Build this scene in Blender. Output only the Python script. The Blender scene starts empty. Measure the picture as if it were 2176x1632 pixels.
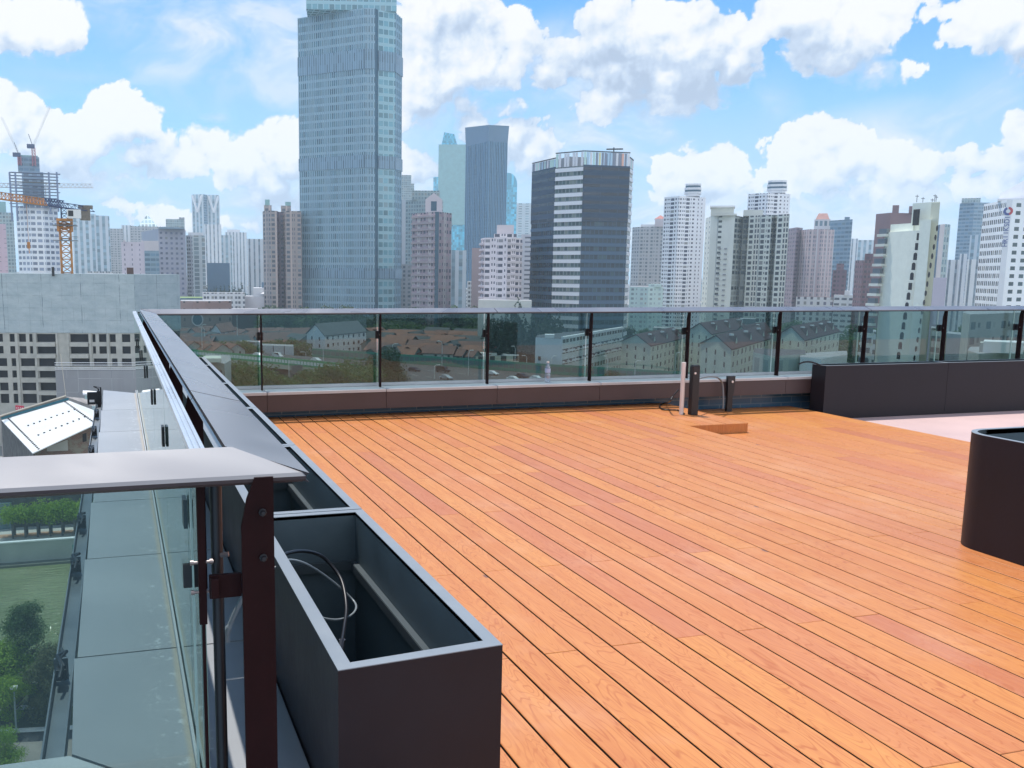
import bpy, bmesh, math, random
from mathutils import Vector, Matrix, noise as mnoise
random.seed(7)
S = bpy.context.scene
COL = S.collection
# ---------------------------------------------------------------- camera
PPX, PPY, F = 883.94, 897.66, 2031.86          # principal point and focal length (2176 px wide frame)
RX = Vector((0.955, 0.039, -0.293)); RY = Vector((-0.296, 0.148, -0.944))
def _norm():
    V1 = (247.0, 578.0); V2 = (7500.0, 630.0)
    d = lambda v: Vector((v[0]-PPX, -(v[1]-PPY), -F)).normalized()
    y = d(V1); x = d(V2); x = (x - y*x.dot(y)).normalized(); z = x.cross(y)
    return Matrix((x, y, z))
ROT = _norm()                                    # rows: world axes seen from the camera
CAMZ = 1.5                                       # eye above the deck, deck is z = 0
cam = bpy.data.cameras.new("camera"); camo = bpy.data.objects.new("camera", cam); COL.objects.link(camo)
camo.matrix_world = Matrix.Translation((0, 0, CAMZ)) @ ROT.to_4x4()
cam.sensor_fit = 'HORIZONTAL'; cam.sensor_width = 36.0
cam.lens = 36.0*F/2176
cam.shift_x = (1088-PPX)/2176; cam.shift_y = -(816-PPY)/2176
cam.clip_start = 0.05; cam.clip_end = 20000
S.camera = camo
def ray(px, py): return ROT @ Vector((px-PPX, -(py-PPY), -F)).normalized()
def onz(px, py, z):                              # point at height z (deck = 0) seen at that pixel
    r = ray(px, py); return Vector((0, 0, CAMZ)) + r*((z-CAMZ)/r.z)
def ony(px, py, y):
    r = ray(px, py); return Vector((0, 0, CAMZ)) + r*(y/r.y)
def atd(px, py, D):                              # at horizontal distance D
    r = ray(px, py); return Vector((0, 0, CAMZ)) + r*(D/math.hypot(r.x, r.y))
# ---------------------------------------------------------------- sun, sky, exposure
SUNV = Vector((-0.07, 0.34, 1.0)).normalized()
sl = bpy.data.lights.new("sun", 'SUN'); so = bpy.data.objects.new("sun", sl); COL.objects.link(so)
sl.energy = 4.2; sl.angle = math.radians(0.6); sl.color = (1.0, 0.95, 0.88)
so.rotation_euler = SUNV.to_track_quat('Z', 'Y').to_euler(); so.location = (0, 0, 60)
S.view_settings.view_transform = 'Standard'; S.view_settings.look = 'None'
S.view_settings.exposure = 0.30; S.view_settings.gamma = 1.0; S.view_settings.use_curve_mapping = False
S.cycles.use_denoising = True
S.cycles.max_bounces = 8; S.cycles.transparent_max_bounces = 24; S.cycles.volume_bounces = 1
S.cycles.caustics_reflective = False; S.cycles.caustics_refractive = False
SKYK = 0.10

class NT:                                        # tiny node helper
    def __init__(s, tree): s.t = tree; s.n = tree.nodes; s.l = tree.links
    def new(s, typ, **kw):
        n = s.n.new(typ)
        for k, v in kw.items(): setattr(n, k, v)
        return n
    def put(s, inp, v):
        if isinstance(v, bpy.types.NodeSocket): s.l.new(v, inp)
        else:
            try: inp.default_value = v
            except Exception: inp.default_value = (*v, 1.0) if len(v) == 3 else v
    def m(s, op, a, b=0.0, c=0.0, clamp=False):
        n = s.new('ShaderNodeMath', operation=op, use_clamp=clamp)
        s.put(n.inputs[0], a); s.put(n.inputs[1], b); s.put(n.inputs[2], c); return n.outputs[0]
    def vm(s, op, a, b=(0, 0, 0), scale=None):
        n = s.new('ShaderNodeVectorMath', operation=op); s.put(n.inputs[0], a); s.put(n.inputs[1], b)
        if scale is not None: s.put(n.inputs[3], scale)
        return n.outputs[1] if op in ('LENGTH', 'DOT_PRODUCT') else n.outputs[0]
    def mix(s, f, a, b, blend='MIX'):
        n = s.new('ShaderNodeMix', data_type='RGBA', blend_type=blend); s.put(n.inputs[0], f)
        s.put(n.inputs[6], a if isinstance(a, bpy.types.NodeSocket) else (*a[:3], 1)); s.put(n.inputs[7], b if isinstance(b, bpy.types.NodeSocket) else (*b[:3], 1)); return n.outputs[2]
    def rng(s, v, a, b, c=0.0, d=1.0, smooth=False):
        n = s.new('ShaderNodeMapRange'); n.interpolation_type = 'SMOOTHSTEP' if smooth else 'LINEAR'
        s.put(n.inputs[0], v)
        for i, q in enumerate((a, b, c, d)): s.put(n.inputs[i+1], q)
        return n.outputs[0]
    def noise(s, vec, scale, detail=4.0, rough=0.55, dist=0.0, dim='3D'):
        n = s.new('ShaderNodeTexNoise', noise_dimensions=dim); s.put(n.inputs['Vector'], vec); s.put(n.inputs['Scale'], scale)
        s.put(n.inputs['Detail'], detail); s.put(n.inputs['Roughness'], rough); s.put(n.inputs['Distortion'], dist); return n.outputs[0]
    def comb(s, x, y, z=0.0):
        n = s.new('ShaderNodeCombineXYZ'); s.put(n.inputs[0], x); s.put(n.inputs[1], y); s.put(n.inputs[2], z); return n.outputs[0]
    def sep(s, v):
        n = s.new('ShaderNodeSeparateXYZ'); s.put(n.inputs[0], v); return n.outputs
    def ramp(s, f, stops):
        n = s.new('ShaderNodeValToRGB'); s.put(n.inputs[0], f); cr = n.color_ramp
        while len(cr.elements) < len(stops): cr.elements.new(0.5)
        for e, (p, c) in zip(cr.elements, stops): e.position = p; e.color = (*c, 1)
        return n.outputs[0]

# clouds: fields of (azimuth, elevation) fixed to the sky
def azel(px, py):
    r = ray(px, py); return math.atan2(r.x, r.y), math.asin(r.z)
CUM = [  # cumulus puffs: px, py, rx, ry (px of the frame)
 (30,60,110,70),(130,70,60,60),(0,200,40,45),(35,215,30,40),
 (20,260,60,60),(75,300,75,70),(120,330,80,60),(230,232,52,46),(255,265,75,70),(195,300,75,60),(300,340,60,50),(350,310,30,30),(395,345,60,45),
 (460,315,45,38),(500,350,70,60),(575,300,42,38),(610,340,60,70),(560,400,70,60),(640,300,60,50),(240,445,70,16),(350,455,90,14),(430,470,120,14),
 (880,330,44,26),(872,350,48,30),
 (950,40,110,120),(1000,120,90,90),(1080,70,60,40),(1060,150,50,60),(900,170,80,110),(1100,120,45,55),(1200,110,36,30),(1150,150,50,35),(1130,185,24,14),
 (1010,225,60,32),(1070,235,50,28),(1010,260,60,40),(1110,262,35,14),(1130,330,60,60),(1080,300,60,60),
 (1290,40,50,42),(1330,90,90,60),(1340,160,110,70),(1300,210,80,50),(1420,170,90,70),(980,90,110,110),(930,160,90,80),(1400,60,70,45),(1460,45,45,42),(1440,110,110,60),(1560,60,38,34),(1590,90,42,40),(1570,140,50,50),(1520,110,60,60),(1480,190,90,50),(1430,230,80,40),
 (1700,30,110,60),(1800,80,110,80),(1760,110,90,60),(1850,155,50,30),(1830,60,60,60),(1880,10,70,20),(1930,150,22,16),
 (2120,50,75,60),(2176,90,70,60),(2060,20,60,20),(2020,75,20,12),
 (1470,320,40,22),(1500,350,70,35),(1430,345,32,25),(1500,390,100,40),
 (1740,260,40,24),(1770,290,50,36),(1700,290,38,26),(1690,320,50,30),(1800,330,60,45),(1840,345,40,30),(1900,350,55,45),(1960,350,40,36),(1750,370,120,40),(1830,420,90,20),
 (2060,345,30,30),(2110,350,50,28),(2160,345,40,30),(2040,395,22,26),(2100,400,60,30),(2176,300,40,60),(640,440,90,40),(150,370,120,30),
]
SOFT = [ # veils: px, py, rx, ry, weight
 (450,60,330,130,.95),(250,95,60,20,.25),(150,163,150,18,.85),(520,200,200,60,.5),(460,250,35,10,.8),(330,150,200,26,.35),(760,140,280,260,.9),(1250,280,200,230,.9),(1180,160,90,120,.8),
 (1400,290,260,90,.8),(2000,250,300,50,.6),(2140,230,130,100,1.0),(1980,310,300,60,.9),(1750,350,420,90,.9),(1500,430,460,80,.9),(2000,420,300,90,.9),(300,430,460,90,.85),(100,400,200,80,.8),(900,430,260,90,.8),(1080,430,260,130,.9),(1700,480,760,110,1.0),(500,490,640,110,1.0),(1150,470,500,90,.9),(60,185,140,22,.7),(60,130,140,60,.5),(480,400,260,90,.8),(1640,250,60,90,.5),
]
w = bpy.data.worlds.new("World"); S.world = w; w.use_nodes = True
n = NT(w.node_tree); n.n.clear()
tc = n.new('ShaderNodeTexCoord'); D_ = n.vm('NORMALIZE', tc.outputs['Generated']); dx, dy, dz = n.sep(D_)
K = 1.0/F
sky = n.new('ShaderNodeTexSky', sky_type='NISHITA', sun_disc=False)
sky.sun_elevation = math.asin(SUNV.z); sky.sun_rotation = math.atan2(SUNV.x, SUNV.y) % (2*math.pi)
sky.air_density = 1.0; sky.dust_density = 0.5; sky.ozone_density = 2.0; sky.altitude = 50
c = 1.0/SKYK
base = n.mix(1.0, sky.outputs[0], (0.42, 0.98, 1.36), 'MULTIPLY')
low = n.rng(dz, 0.03, 0.26, 1, 0, True)
base = n.mix(n.m('MULTIPLY', low, 0.80), base, (0.38*c, 0.60*c, 0.84*c))
gen = n.noise(D_, 3.2, 4.0, 0.6)
genA = n.m('MULTIPLY', n.rng(gen, 0.46, 0.60, 0, 1, True), n.rng(dz, .50, .64, 0, 1, True))
back = n.m('MULTIPLY', n.m('MULTIPLY', n.rng(gen, 0.40, 0.56, 0, 1, True), n.rng(dy, -.05, -.3, 0, 1, True)), n.rng(dz, -.02, .06))
r3 = n.mix(n.m('MULTIPLY', genA, .8), base, (0.70*c, 0.73*c, 0.78*c))
r3 = n.mix(n.m('MULTIPLY', back, .95), r3, (1.25*c, 1.28*c, 1.32*c))      # unseen bright clouds behind the camera, added to fill camera-facing sides
bg = n.new('ShaderNodeBackground'); n.l.new(r3, bg.inputs[0]); bg.inputs[1].default_value = SKYK
wo = n.new('ShaderNodeOutputWorld'); n.l.new(bg.outputs[0], wo.inputs[0])
w.cycles.sampling_method = 'MANUAL'; w.cycles.sample_map_resolution = 256

# ---------------------------------------------------------------- mesh helpers
class MB:
    def __init__(s): s.v = []; s.f = []; s.uv = []; s.mi = []
    def quad(s, a, b, c, d, m=0, uv=None):
        i = len(s.v); s.v += [tuple(a), tuple(b), tuple(c), tuple(d)]; s.f.append((i, i+1, i+2, i+3)); s.mi.append(m)
        if uv is None:
            a, b, c, d = map(Vector, (a, b, c, d)); L = (b-a).length; H = (d-a).length; uv = [(0, 0), (L, 0), (L, H), (0, H)]
        s.uv += uv
    def poly(s, pts, m=0, uv=None):
        i = len(s.v); s.v += [tuple(p) for p in pts]; s.f.append(tuple(range(i, i+len(pts)))); s.mi.append(m)
        s.uv += uv if uv else [(p[0], p[1]) for p in pts]
    def box(s, x0, x1, y0, y1, z0, z1, m=0, M=None):
        P = [Vector(p) for p in ((x0,y0,z0),(x1,y0,z0),(x1,y1,z0),(x0,y1,z0),(x0,y0,z1),(x1,y0,z1),(x1,y1,z1),(x0,y1,z1))]
        if M is not None: P = [M @ p for p in P]
        for q in ((0,1,5,4),(1,2,6,5),(2,3,7,6),(3,0,4,7),(4,5,6,7),(3,2,1,0)): s.quad(*[P[k] for k in q], m=m)
    def prism(s, pts, z0, z1, m=0, seg=None, top=True, mt=None):   # pts counter-clockwise seen from above
        nn = len(pts)
        for i in range(nn):
            a = pts[i]; b = pts[(i+1) % nn]
            s.quad((a[0], a[1], z0), (b[0], b[1], z0), (b[0], b[1], z1), (a[0], a[1], z1), m=(seg[i] if seg else m))
        if top:
            s.poly([(p[0], p[1], z1) for p in pts], m=m if mt is None else mt)
            s.poly([(p[0], p[1], z0) for p in reversed(pts)], m=m if mt is None else mt)
    def tube(s, path, r, k=8, m=0, cap=True):
        path = [Vector(p) for p in path]; rings = []; u = None
        for i, p in enumerate(path):
            t = (path[min(i+1, len(path)-1)]-path[max(i-1, 0)]).normalized()
            if u is None: u = t.orthogonal().normalized()
            else: u = (u - t*u.dot(t)).normalized()
            v = t.cross(u); rr = r[i] if isinstance(r, (list, tuple)) else r
            rings.append([p + (u*math.cos(2*math.pi*j/k)+v*math.sin(2*math.pi*j/k))*rr for j in range(k)])
        b = len(s.v)
        for R_ in rings: s.v += [tuple(p) for p in R_]
        for i in range(len(rings)-1):
            for j in range(k):
                a = b+i*k+j; c_ = b+i*k+(j+1) % k
                s.f.append((a, c_, c_+k, a+k)); s.mi.append(m); s.uv += [(0, 0)]*4
        if cap:
            for R_, o in ((rings[0], 0), (rings[-1], 1)):
                s.poly(R_ if o else list(reversed(R_)), m)
    def build(s, name, mats, parent=None, smooth=False, bevel=0.0, weld=False):
        me = bpy.data.meshes.new(name); me.from_pydata(s.v, [], s.f)
        ul = me.uv_layers.new(name="UVMap")
        flat = [c for t in s.uv for c in t]; ul.data.foreach_set('uv', flat)
        me.polygons.foreach_set('material_index', s.mi)
        if not isinstance(mats, (list, tuple)): mats = [mats]
        for m_ in mats: me.materials.append(m_)
        o = bpy.data.objects.new(name, me); COL.objects.link(o)
        if weld or bevel:
            bm = bmesh.new(); bm.from_mesh(me); bmesh.ops.remove_doubles(bm, verts=bm.verts, dist=1e-5)
            if bevel:
                bmesh.ops.bevel(bm, geom=[e for e in bm.edges if len(e.link_faces) == 2 and e.calc_face_angle(0) > 0.5], offset=bevel, segments=2, affect='EDGES', profile=0.7)
            bm.to_mesh(me); bm.free()
        if smooth: me.polygons.foreach_set('use_smooth', [True]*len(me.polygons))
        me.update()
        if parent is not None: o.parent = parent
        return o
def thing(name, label, cat, loc=(0, 0, 0), rz=0.0, group=None):
    o = bpy.data.objects.new(name, None); COL.objects.link(o); o.location = loc; o.rotation_euler = (0, 0, rz)
    o.empty_display_size = 0.3
    return tag(o, label, cat, group)
def tag(o, label, cat, group=None, kind=None):
    o["label"] = label; o["category"] = cat
    if group: o["group"] = group
    if kind: o["kind"] = kind
    return o
def struct(o, kind='structure'): o["kind"] = kind; return o
def dup(root, loc=None, rz=None, label=None, scale=None):
    r = root.copy(); COL.objects.link(r)
    if loc is not None: r.location = loc
    if rz is not None: r.rotation_euler = (0, 0, rz)
    if scale is not None: r.scale = scale
    if label: r["label"] = label
    for ch in list(root.children):
        c_ = ch.copy(); COL.objects.link(c_); c_.parent = r
        for g_ in ch.children:
            d_ = g_.copy(); COL.objects.link(d_); d_.parent = c_
    return r
def catmull(pts, n_=8):
    pts = [Vector(p) for p in pts]; P = [pts[0]*2-pts[1]] + pts + [pts[-1]*2-pts[-2]]; out = []
    for i in range(1, len(P)-2):
        for j in range(n_):
            t = j/n_; a, b, c_, d_ = P[i-1], P[i], P[i+1], P[i+2]
            out.append(0.5*((2*b)+(c_-a)*t+(2*a-5*b+4*c_-d_)*t*t+(-a+3*b-3*c_+d_)*t**3))
    out.append(pts[-1]); return out

# ---------------------------------------------------------------- sky with clouds: a shell beyond everything, in front of the plain sky
def cloud_fields(aa, ee):
    import numpy as np
    def hsh(ix, iy, k):
        h = (ix.astype(np.int64)*374761393+iy.astype(np.int64)*668265263+k*1442695041) & 0x7fffffff
        h = ((h ^ (h >> 13))*1274126177) & 0x7fffffff
        return ((h ^ (h >> 16)) & 0xffffff)/float(0xffffff)
    def vnoise(x, y, k=0):
        ix = np.floor(x); iy = np.floor(y); fx = x-ix; fy = y-iy; fx = fx*fx*(3-2*fx); fy = fy*fy*(3-2*fy)
        a = hsh(ix, iy, k); b = hsh(ix+1, iy, k); c_ = hsh(ix, iy+1, k); d = hsh(ix+1, iy+1, k)
        return (a*(1-fx)+b*fx)*(1-fy)+(c_*(1-fx)+d*fx)*fy
    def fbm(x, y, oct=6, k=0, g=.55):
        s_, a, t = 0, 1.0, 0
        for o in range(oct): s_ = s_+a*vnoise(x, y, k+o*17); t += a; a *= g; x = x*2.03+3.1; y = y*2.03+1.7
        return s_/t
    def worley(x, y, k):
        ix = np.floor(x); iy = np.floor(y); best = np.full(x.shape, 9.0)
        for i in (-1, 0, 1):
            for j in (-1, 0, 1):
                px_ = ix+i+.15+.7*hsh(ix+i, iy+j, k); py_ = iy+j+.15+.7*hsh(ix+i, iy+j, k+5)
                best = np.minimum(best, (px_-x)**2+(py_-y)**2)
        return np.sqrt(best)
    def billow(x, y):
        s_, a, t = 0, 1.0, 0; sc = 1.0
        for o in range(4):
            s_ = s_+a*(1-1.35*worley(x*sc+o*7.3, y*sc+o*3.9, 31+o)); t += a; a *= .58; sc *= 2.15
        return s_/t
    def field(a_, e_):
        cur = np.full(a_.shape, -3.0)
        for (px, py, rx, ry) in CUM:
            a, e = azel(px, py); a2, _ = azel(px+rx, py); _, e2 = azel(px, py-ry)
            d = np.sqrt(((a_-a)/abs(a2-a))**2+((e_-e)/abs(e2-e))**2)
            v = (1-d)*min(rx, ry)/36.0+.22
            h = np.clip(.5+.5*(v-cur)/.3, 0, 1); cur = cur*(1-h)+v*h+.15*h*(1-h)
        return np.clip(cur, -3, 1.5)
    def dens(a_, e_):
        w1 = fbm(a_*38, e_*38, 4, 3)-.5; w2 = fbm(a_*38, e_*38, 4, 77)-.5
        x = a_+w1*.020; y = e_+w2*.020
        b = billow(x*34, y*34)
        return field(x, y)+1.15*(b-.30)+.35*(fbm(a_*110, e_*110, 4, 9)-.5), b
    D0, b0 = dens(aa, ee)
    D1, b1 = dens(aa-.005, ee+.011); D2, b2 = dens(aa-.014, ee+.034)
    edge = .14+.5*np.clip((fbm(aa*9, ee*9, 3, 21)-.50)*5, 0, 1)+2.2*np.clip(np.clip(D2, -.5, 3)-np.clip(D0, -.5, 3)-.1, 0, .6)
    cumA = np.clip((D0+.02)/edge, 0, 1); cumA = cumA*cumA*(3-2*cumA)
    lf = fbm(aa*11, ee*15, 4, 55)-.5
    sh = .58+.36*(D0-D1)+.40*(np.clip(D0, -.3, 2)-np.clip(D2, -.3, 2))-.24*np.clip(D0-.45, 0, 1)+1.5*lf
    sh = np.clip(sh, 0, 1)
    soft = np.zeros(aa.shape)
    for (px, py, rx, ry, wt) in SOFT:
        a, e = azel(px, py); a2, _ = azel(px+rx, py); _, e2 = azel(px, py-ry)
        d = np.sqrt(((aa-a)/abs(a2-a))**2+((ee-e)/abs(e2-e))**2)
        soft = 1-(1-soft)*(1-wt*np.clip((1.3-d)/1.2, 0, 1)**1.2)
    ws = fbm(aa*9+1.1*fbm(aa*6, ee*12, 3, 5), ee*17+1.1*fbm(aa*9, ee*9, 3, 8), 6, 91, .6)
    softA = np.clip(soft*np.clip((ws-.26)/.28, .48, 1.15), 0, 1)
    return cumA, sh, softA, ws
def build_clouds():
    import numpy as np
    rad = math.radians
    A = np.concatenate([np.arange(-60, -10, 1.0), np.arange(-10, 49.5, .062), np.arange(50, 76, 1.0)])*math.pi/180
    E_ = np.concatenate([np.arange(-3, 0, .5), np.arange(0, 17.6, .062), np.arange(18, 36, 1.0)])*math.pi/180
    aa, ee = np.meshgrid(A, E_); NE, NA = aa.shape
    cA, sh, sA, ws = cloud_fields(aa, ee)
    R_ = 9000.0
    co = np.stack([R_*np.cos(ee)*np.sin(aa), R_*np.cos(ee)*np.cos(aa), R_*np.sin(ee)+CAMZ], -1).reshape(-1, 3)
    me = bpy.data.meshes.new('sky'); idx = np.arange(NA*NE).reshape(NE, NA)
    q_ = np.stack([idx[:-1, :-1], idx[:-1, 1:], idx[1:, 1:], idx[1:, :-1]], -1).reshape(-1).astype('i')
    nf = len(q_)//4
    me.vertices.add(NA*NE); me.vertices.foreach_set('co', co.reshape(-1).astype('f'))
    me.loops.add(len(q_)); me.loops.foreach_set('vertex_index', q_)
    me.polygons.add(nf); me.polygons.foreach_set('loop_start', (np.arange(nf)*4).astype('i')); me.update(calc_edges=True)
    for nm, ar in (('cum', cA), ('shade', sh), ('veil', sA), ('wisp', ws)):
        at = me.attributes.new(nm, 'FLOAT', 'POINT'); at.data.foreach_set('value', ar.reshape(-1).astype('f'))
    o = bpy.data.objects.new('sky', me); COL.objects.link(o); struct(o)
    m_ = bpy.data.materials.new('cloudy_sky'); m_.use_nodes = True; q = NT(m_.node_tree); q.n.clear(); me.materials.append(m_)
    at = lambda nm: (lambda k: (setattr(k, 'attribute_name', nm), k.outputs['Fac'])[1])(q.new('ShaderNodeAttribute'))
    cumA = at('cum')
    col = q.ramp(at('shade'), [(0, (.48, .58, .75)), (.3, (.62, .73, .90)), (.6, (.86, .92, .99)), (.85, (1.0, 1.0, 1.02)), (1, (1.06, 1.05, 1.04))])
    veil = q.mix(q.rng(at('wisp'), .35, .7), (.50, .72, .96), (.92, .95, 1.0))
    c_ = q.mix(cumA, veil, col)
    em = q.new('ShaderNodeEmission'); q.l.new(c_, em.inputs[0]); em.inputs[1].default_value = .78
    tr = q.new('ShaderNodeBsdfTransparent'); mx = q.new('ShaderNodeMixShader'); q.l.new(q.m('MAXIMUM', cumA, at('veil')), mx.inputs[0]); q.l.new(tr.outputs[0], mx.inputs[1]); q.l.new(em.outputs[0], mx.inputs[2])
    o2 = q.new('ShaderNodeOutputMaterial'); q.l.new(mx.outputs[0], o2.inputs[0]); m_.cycles.emission_sampling = 'NONE'
build_clouds()

# ---------------------------------------------------------------- materials
MATS = {}
def mat(name):
    m_ = bpy.data.materials.new(name); m_.use_nodes = True; q = NT(m_.node_tree); q.n.clear()
    o = q.new('ShaderNodeOutputMaterial'); b = q.new('ShaderNodeBsdfPrincipled'); q.l.new(b.outputs[0], o.inputs[0])
    MATS[name] = m_; return m_, q, b, o
def plain(name, col, rough=0.6, metal=0.0, ior=1.5, var=0.08, scale=4.0, bump=0.0, coord='Object'):
    m_, q, b, o = mat(name)
    t = q.new('ShaderNodeTexCoord').outputs[coord]
    f = q.noise(t, scale, 5.0, 0.6)
    hi = tuple(min(1, c_*(1+var)) for c_ in col); lo = tuple(c_*(1-var) for c_ in col)
    q.put(b.inputs['Base Color'], q.mix(q.rng(f, .3, .7), lo, hi)); b.inputs['Roughness'].default_value = rough
    q.put(b.inputs['Roughness'], q.rng(f, .3, .7, max(0, rough-.05), min(1, rough+.05)))
    b.inputs['Metallic'].default_value = metal; b.inputs['IOR'].default_value = ior
    if bump:
        bn = q.new('ShaderNodeBump'); bn.inputs['Strength'].default_value = bump; bn.inputs['Distance'].default_value = 0.02
        q.put(bn.inputs['Height'], q.noise(t, scale*6, 4, .6)); q.l.new(bn.outputs[0], b.inputs['Normal'])
    return m_
M_PLANT = plain('painted_steel_dark', (0.0185, 0.0155, 0.0205), 0.46, ior=1.33, var=.12, scale=3, bump=.05)
M_PLANTIN = plain('painted_steel_inside', (0.075, 0.110, 0.130), 0.5, var=.15, scale=5)
M_RIM = plain('painted_steel_rim', (0.20, 0.225, 0.25), 0.42, ior=1.6, var=.06, scale=6)
M_POST = plain('bronze_post', (0.0175, 0.0045, 0.0050), 0.55, ior=1.22, var=.2, scale=9, bump=.04)
M_BLACK = plain('black_plastic', (0.012, 0.012, 0.015), 0.4, var=.2)
M_ALU = plain('aluminium_channel', (0.62, 0.64, 0.67), 0.3, metal=.7, var=.05)
M_WHITEP = plain('white_pipe', (0.72, 0.68, 0.66), 0.4, var=.05)
M_GREYCABLE = plain('grey_cable', (0.20, 0.23, 0.25), 0.4, var=.1)
M_GALV = plain('galvanised_channel', (0.17, 0.195, 0.22), 0.45, metal=.4, var=.15)
M_STEEL = plain('bolt_steel', (0.22, 0.19, 0.19), 0.35, metal=.8, var=.1)
def rail_mat():
    m_, q, b, o = mat('bronze_handrail')
    t = q.new('ShaderNodeTexCoord').outputs['Object']
    f = q.noise(t, 2.2, 5, .6, 1.5); f2 = q.noise(t, 40, 3, .6)
    q.put(b.inputs['Base Color'], q.mix(q.rng(f, .35, .7), (0.030, 0.017, 0.018), (0.042, 0.026, 0.027)))
    q.put(b.inputs['Roughness'], q.m('ADD', q.rng(f, .3, .7, 0.26, 0.42), q.m('MULTIPLY', f2, .06)))
    b.inputs['IOR'].default_value = 1.5
    return m_
M_RAIL = rail_mat()
def skylit_top_mat():  # upward rail faces: sky reflection painted in as a paler base colour
    m_, q, b, o = mat('skylit_handrail_top'); t = q.new('ShaderNodeTexCoord').outputs['Object']; f = q.noise(t, 2.0, 2.5, .5, .8)
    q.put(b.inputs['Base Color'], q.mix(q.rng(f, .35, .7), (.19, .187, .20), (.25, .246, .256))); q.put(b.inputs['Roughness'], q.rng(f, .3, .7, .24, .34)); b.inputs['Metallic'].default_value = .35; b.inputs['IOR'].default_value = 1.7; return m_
M_RAILT = skylit_top_mat()
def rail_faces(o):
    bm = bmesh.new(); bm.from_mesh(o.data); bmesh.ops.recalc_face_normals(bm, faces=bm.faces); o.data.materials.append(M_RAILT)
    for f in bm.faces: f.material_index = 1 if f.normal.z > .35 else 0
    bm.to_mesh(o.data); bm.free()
def coping_mat():
    m_, q, b, o = mat('zinc_coping')
    t = q.new('ShaderNodeTexCoord').outputs['Object']
    x, y, z = q.sep(t)
    f = q.noise(t, 1.3, 4, .6); sp = q.noise(t, 26, 3, .7); st = q.noise(q.comb(q.m('MULTIPLY', x, 18), q.m('MULTIPLY', y, .8), 0), 1, 4, .6)
    c_ = q.mix(q.rng(f, .3, .7), (0.27, 0.285, 0.305), (0.34, 0.355, 0.375))
    near = q.rng(q.m('ABSOLUTE', q.m('SUBTRACT', x, 0.13)), .02, .12, 1, 0, True)
    c_ = q.mix(q.m('MULTIPLY', q.rng(sp, .58, .66), q.m('MULTIPLY', near, .8)), c_, (0.52, 0.55, 0.57))
    c_ = q.mix(q.rng(st, .58, .75, 0, .3), c_, (0.24, 0.25, 0.26))
    # sealant smear that runs along the joint under the glass
    band = q.m('ADD', q.m('MULTIPLY', q.m('SUBTRACT', q.noise(q.comb(0.0, y, 0.0), 2.0, 4), .5), .02), q.m('ABSOLUTE', q.m('SUBTRACT', x, .148)))
    bm_ = q.rng(band, .014, .030, 1, 0, True)
    c_ = q.mix(q.m('MULTIPLY', bm_, .75), c_, q.mix(q.noise(t, 60, 4, .7), (0.36, 0.29, 0.21), (0.50, 0.44, 0.34)))
    q.put(b.inputs['Base Color'], c_); b.inputs['Roughness'].default_value = .42; b.inputs['Metallic'].default_value = .1
    return m_
M_COPING = coping_mat()
M_COPPLAIN = plain('zinc_coping_plain', (0.46, 0.48, 0.50), .42, metal=.1, var=.12, scale=2)
def glass_mat(name, tint, gloss=1.0):
    m_, q, b, o = mat(name); q.n.remove(b)
    tr = q.new('ShaderNodeBsdfTransparent'); tr.inputs[0].default_value = (*tint, 1)
    gl = q.new('ShaderNodeBsdfGlossy'); gl.inputs['Roughness'].default_value = 0.015; gl.inputs[0].default_value = (.95, 1, .98, 1)
    fr = q.new('ShaderNodeFresnel'); geo = q.new('ShaderNodeNewGeometry'); q.put(fr.inputs[0], q.m('SUBTRACT', 1.5, q.m('MULTIPLY', geo.outputs['Backfacing'], 1.5-1/1.5)))
    mx = q.new('ShaderNodeMixShader'); q.put(mx.inputs[0], q.m('MULTIPLY', fr.outputs[0], gloss)); q.l.new(tr.outputs[0], mx.inputs[1]); q.l.new(gl.outputs[0], mx.inputs[2])
    q.l.new(mx.outputs[0], o.inputs[0]); return m_
M_GLASS = glass_mat('railing_glass', (0.565, 0.655, 0.65))
M_GLASSE = plain('glass_edge', (0.35, 0.50, 0.45), .15, ior=1.5, var=.05)
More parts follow.
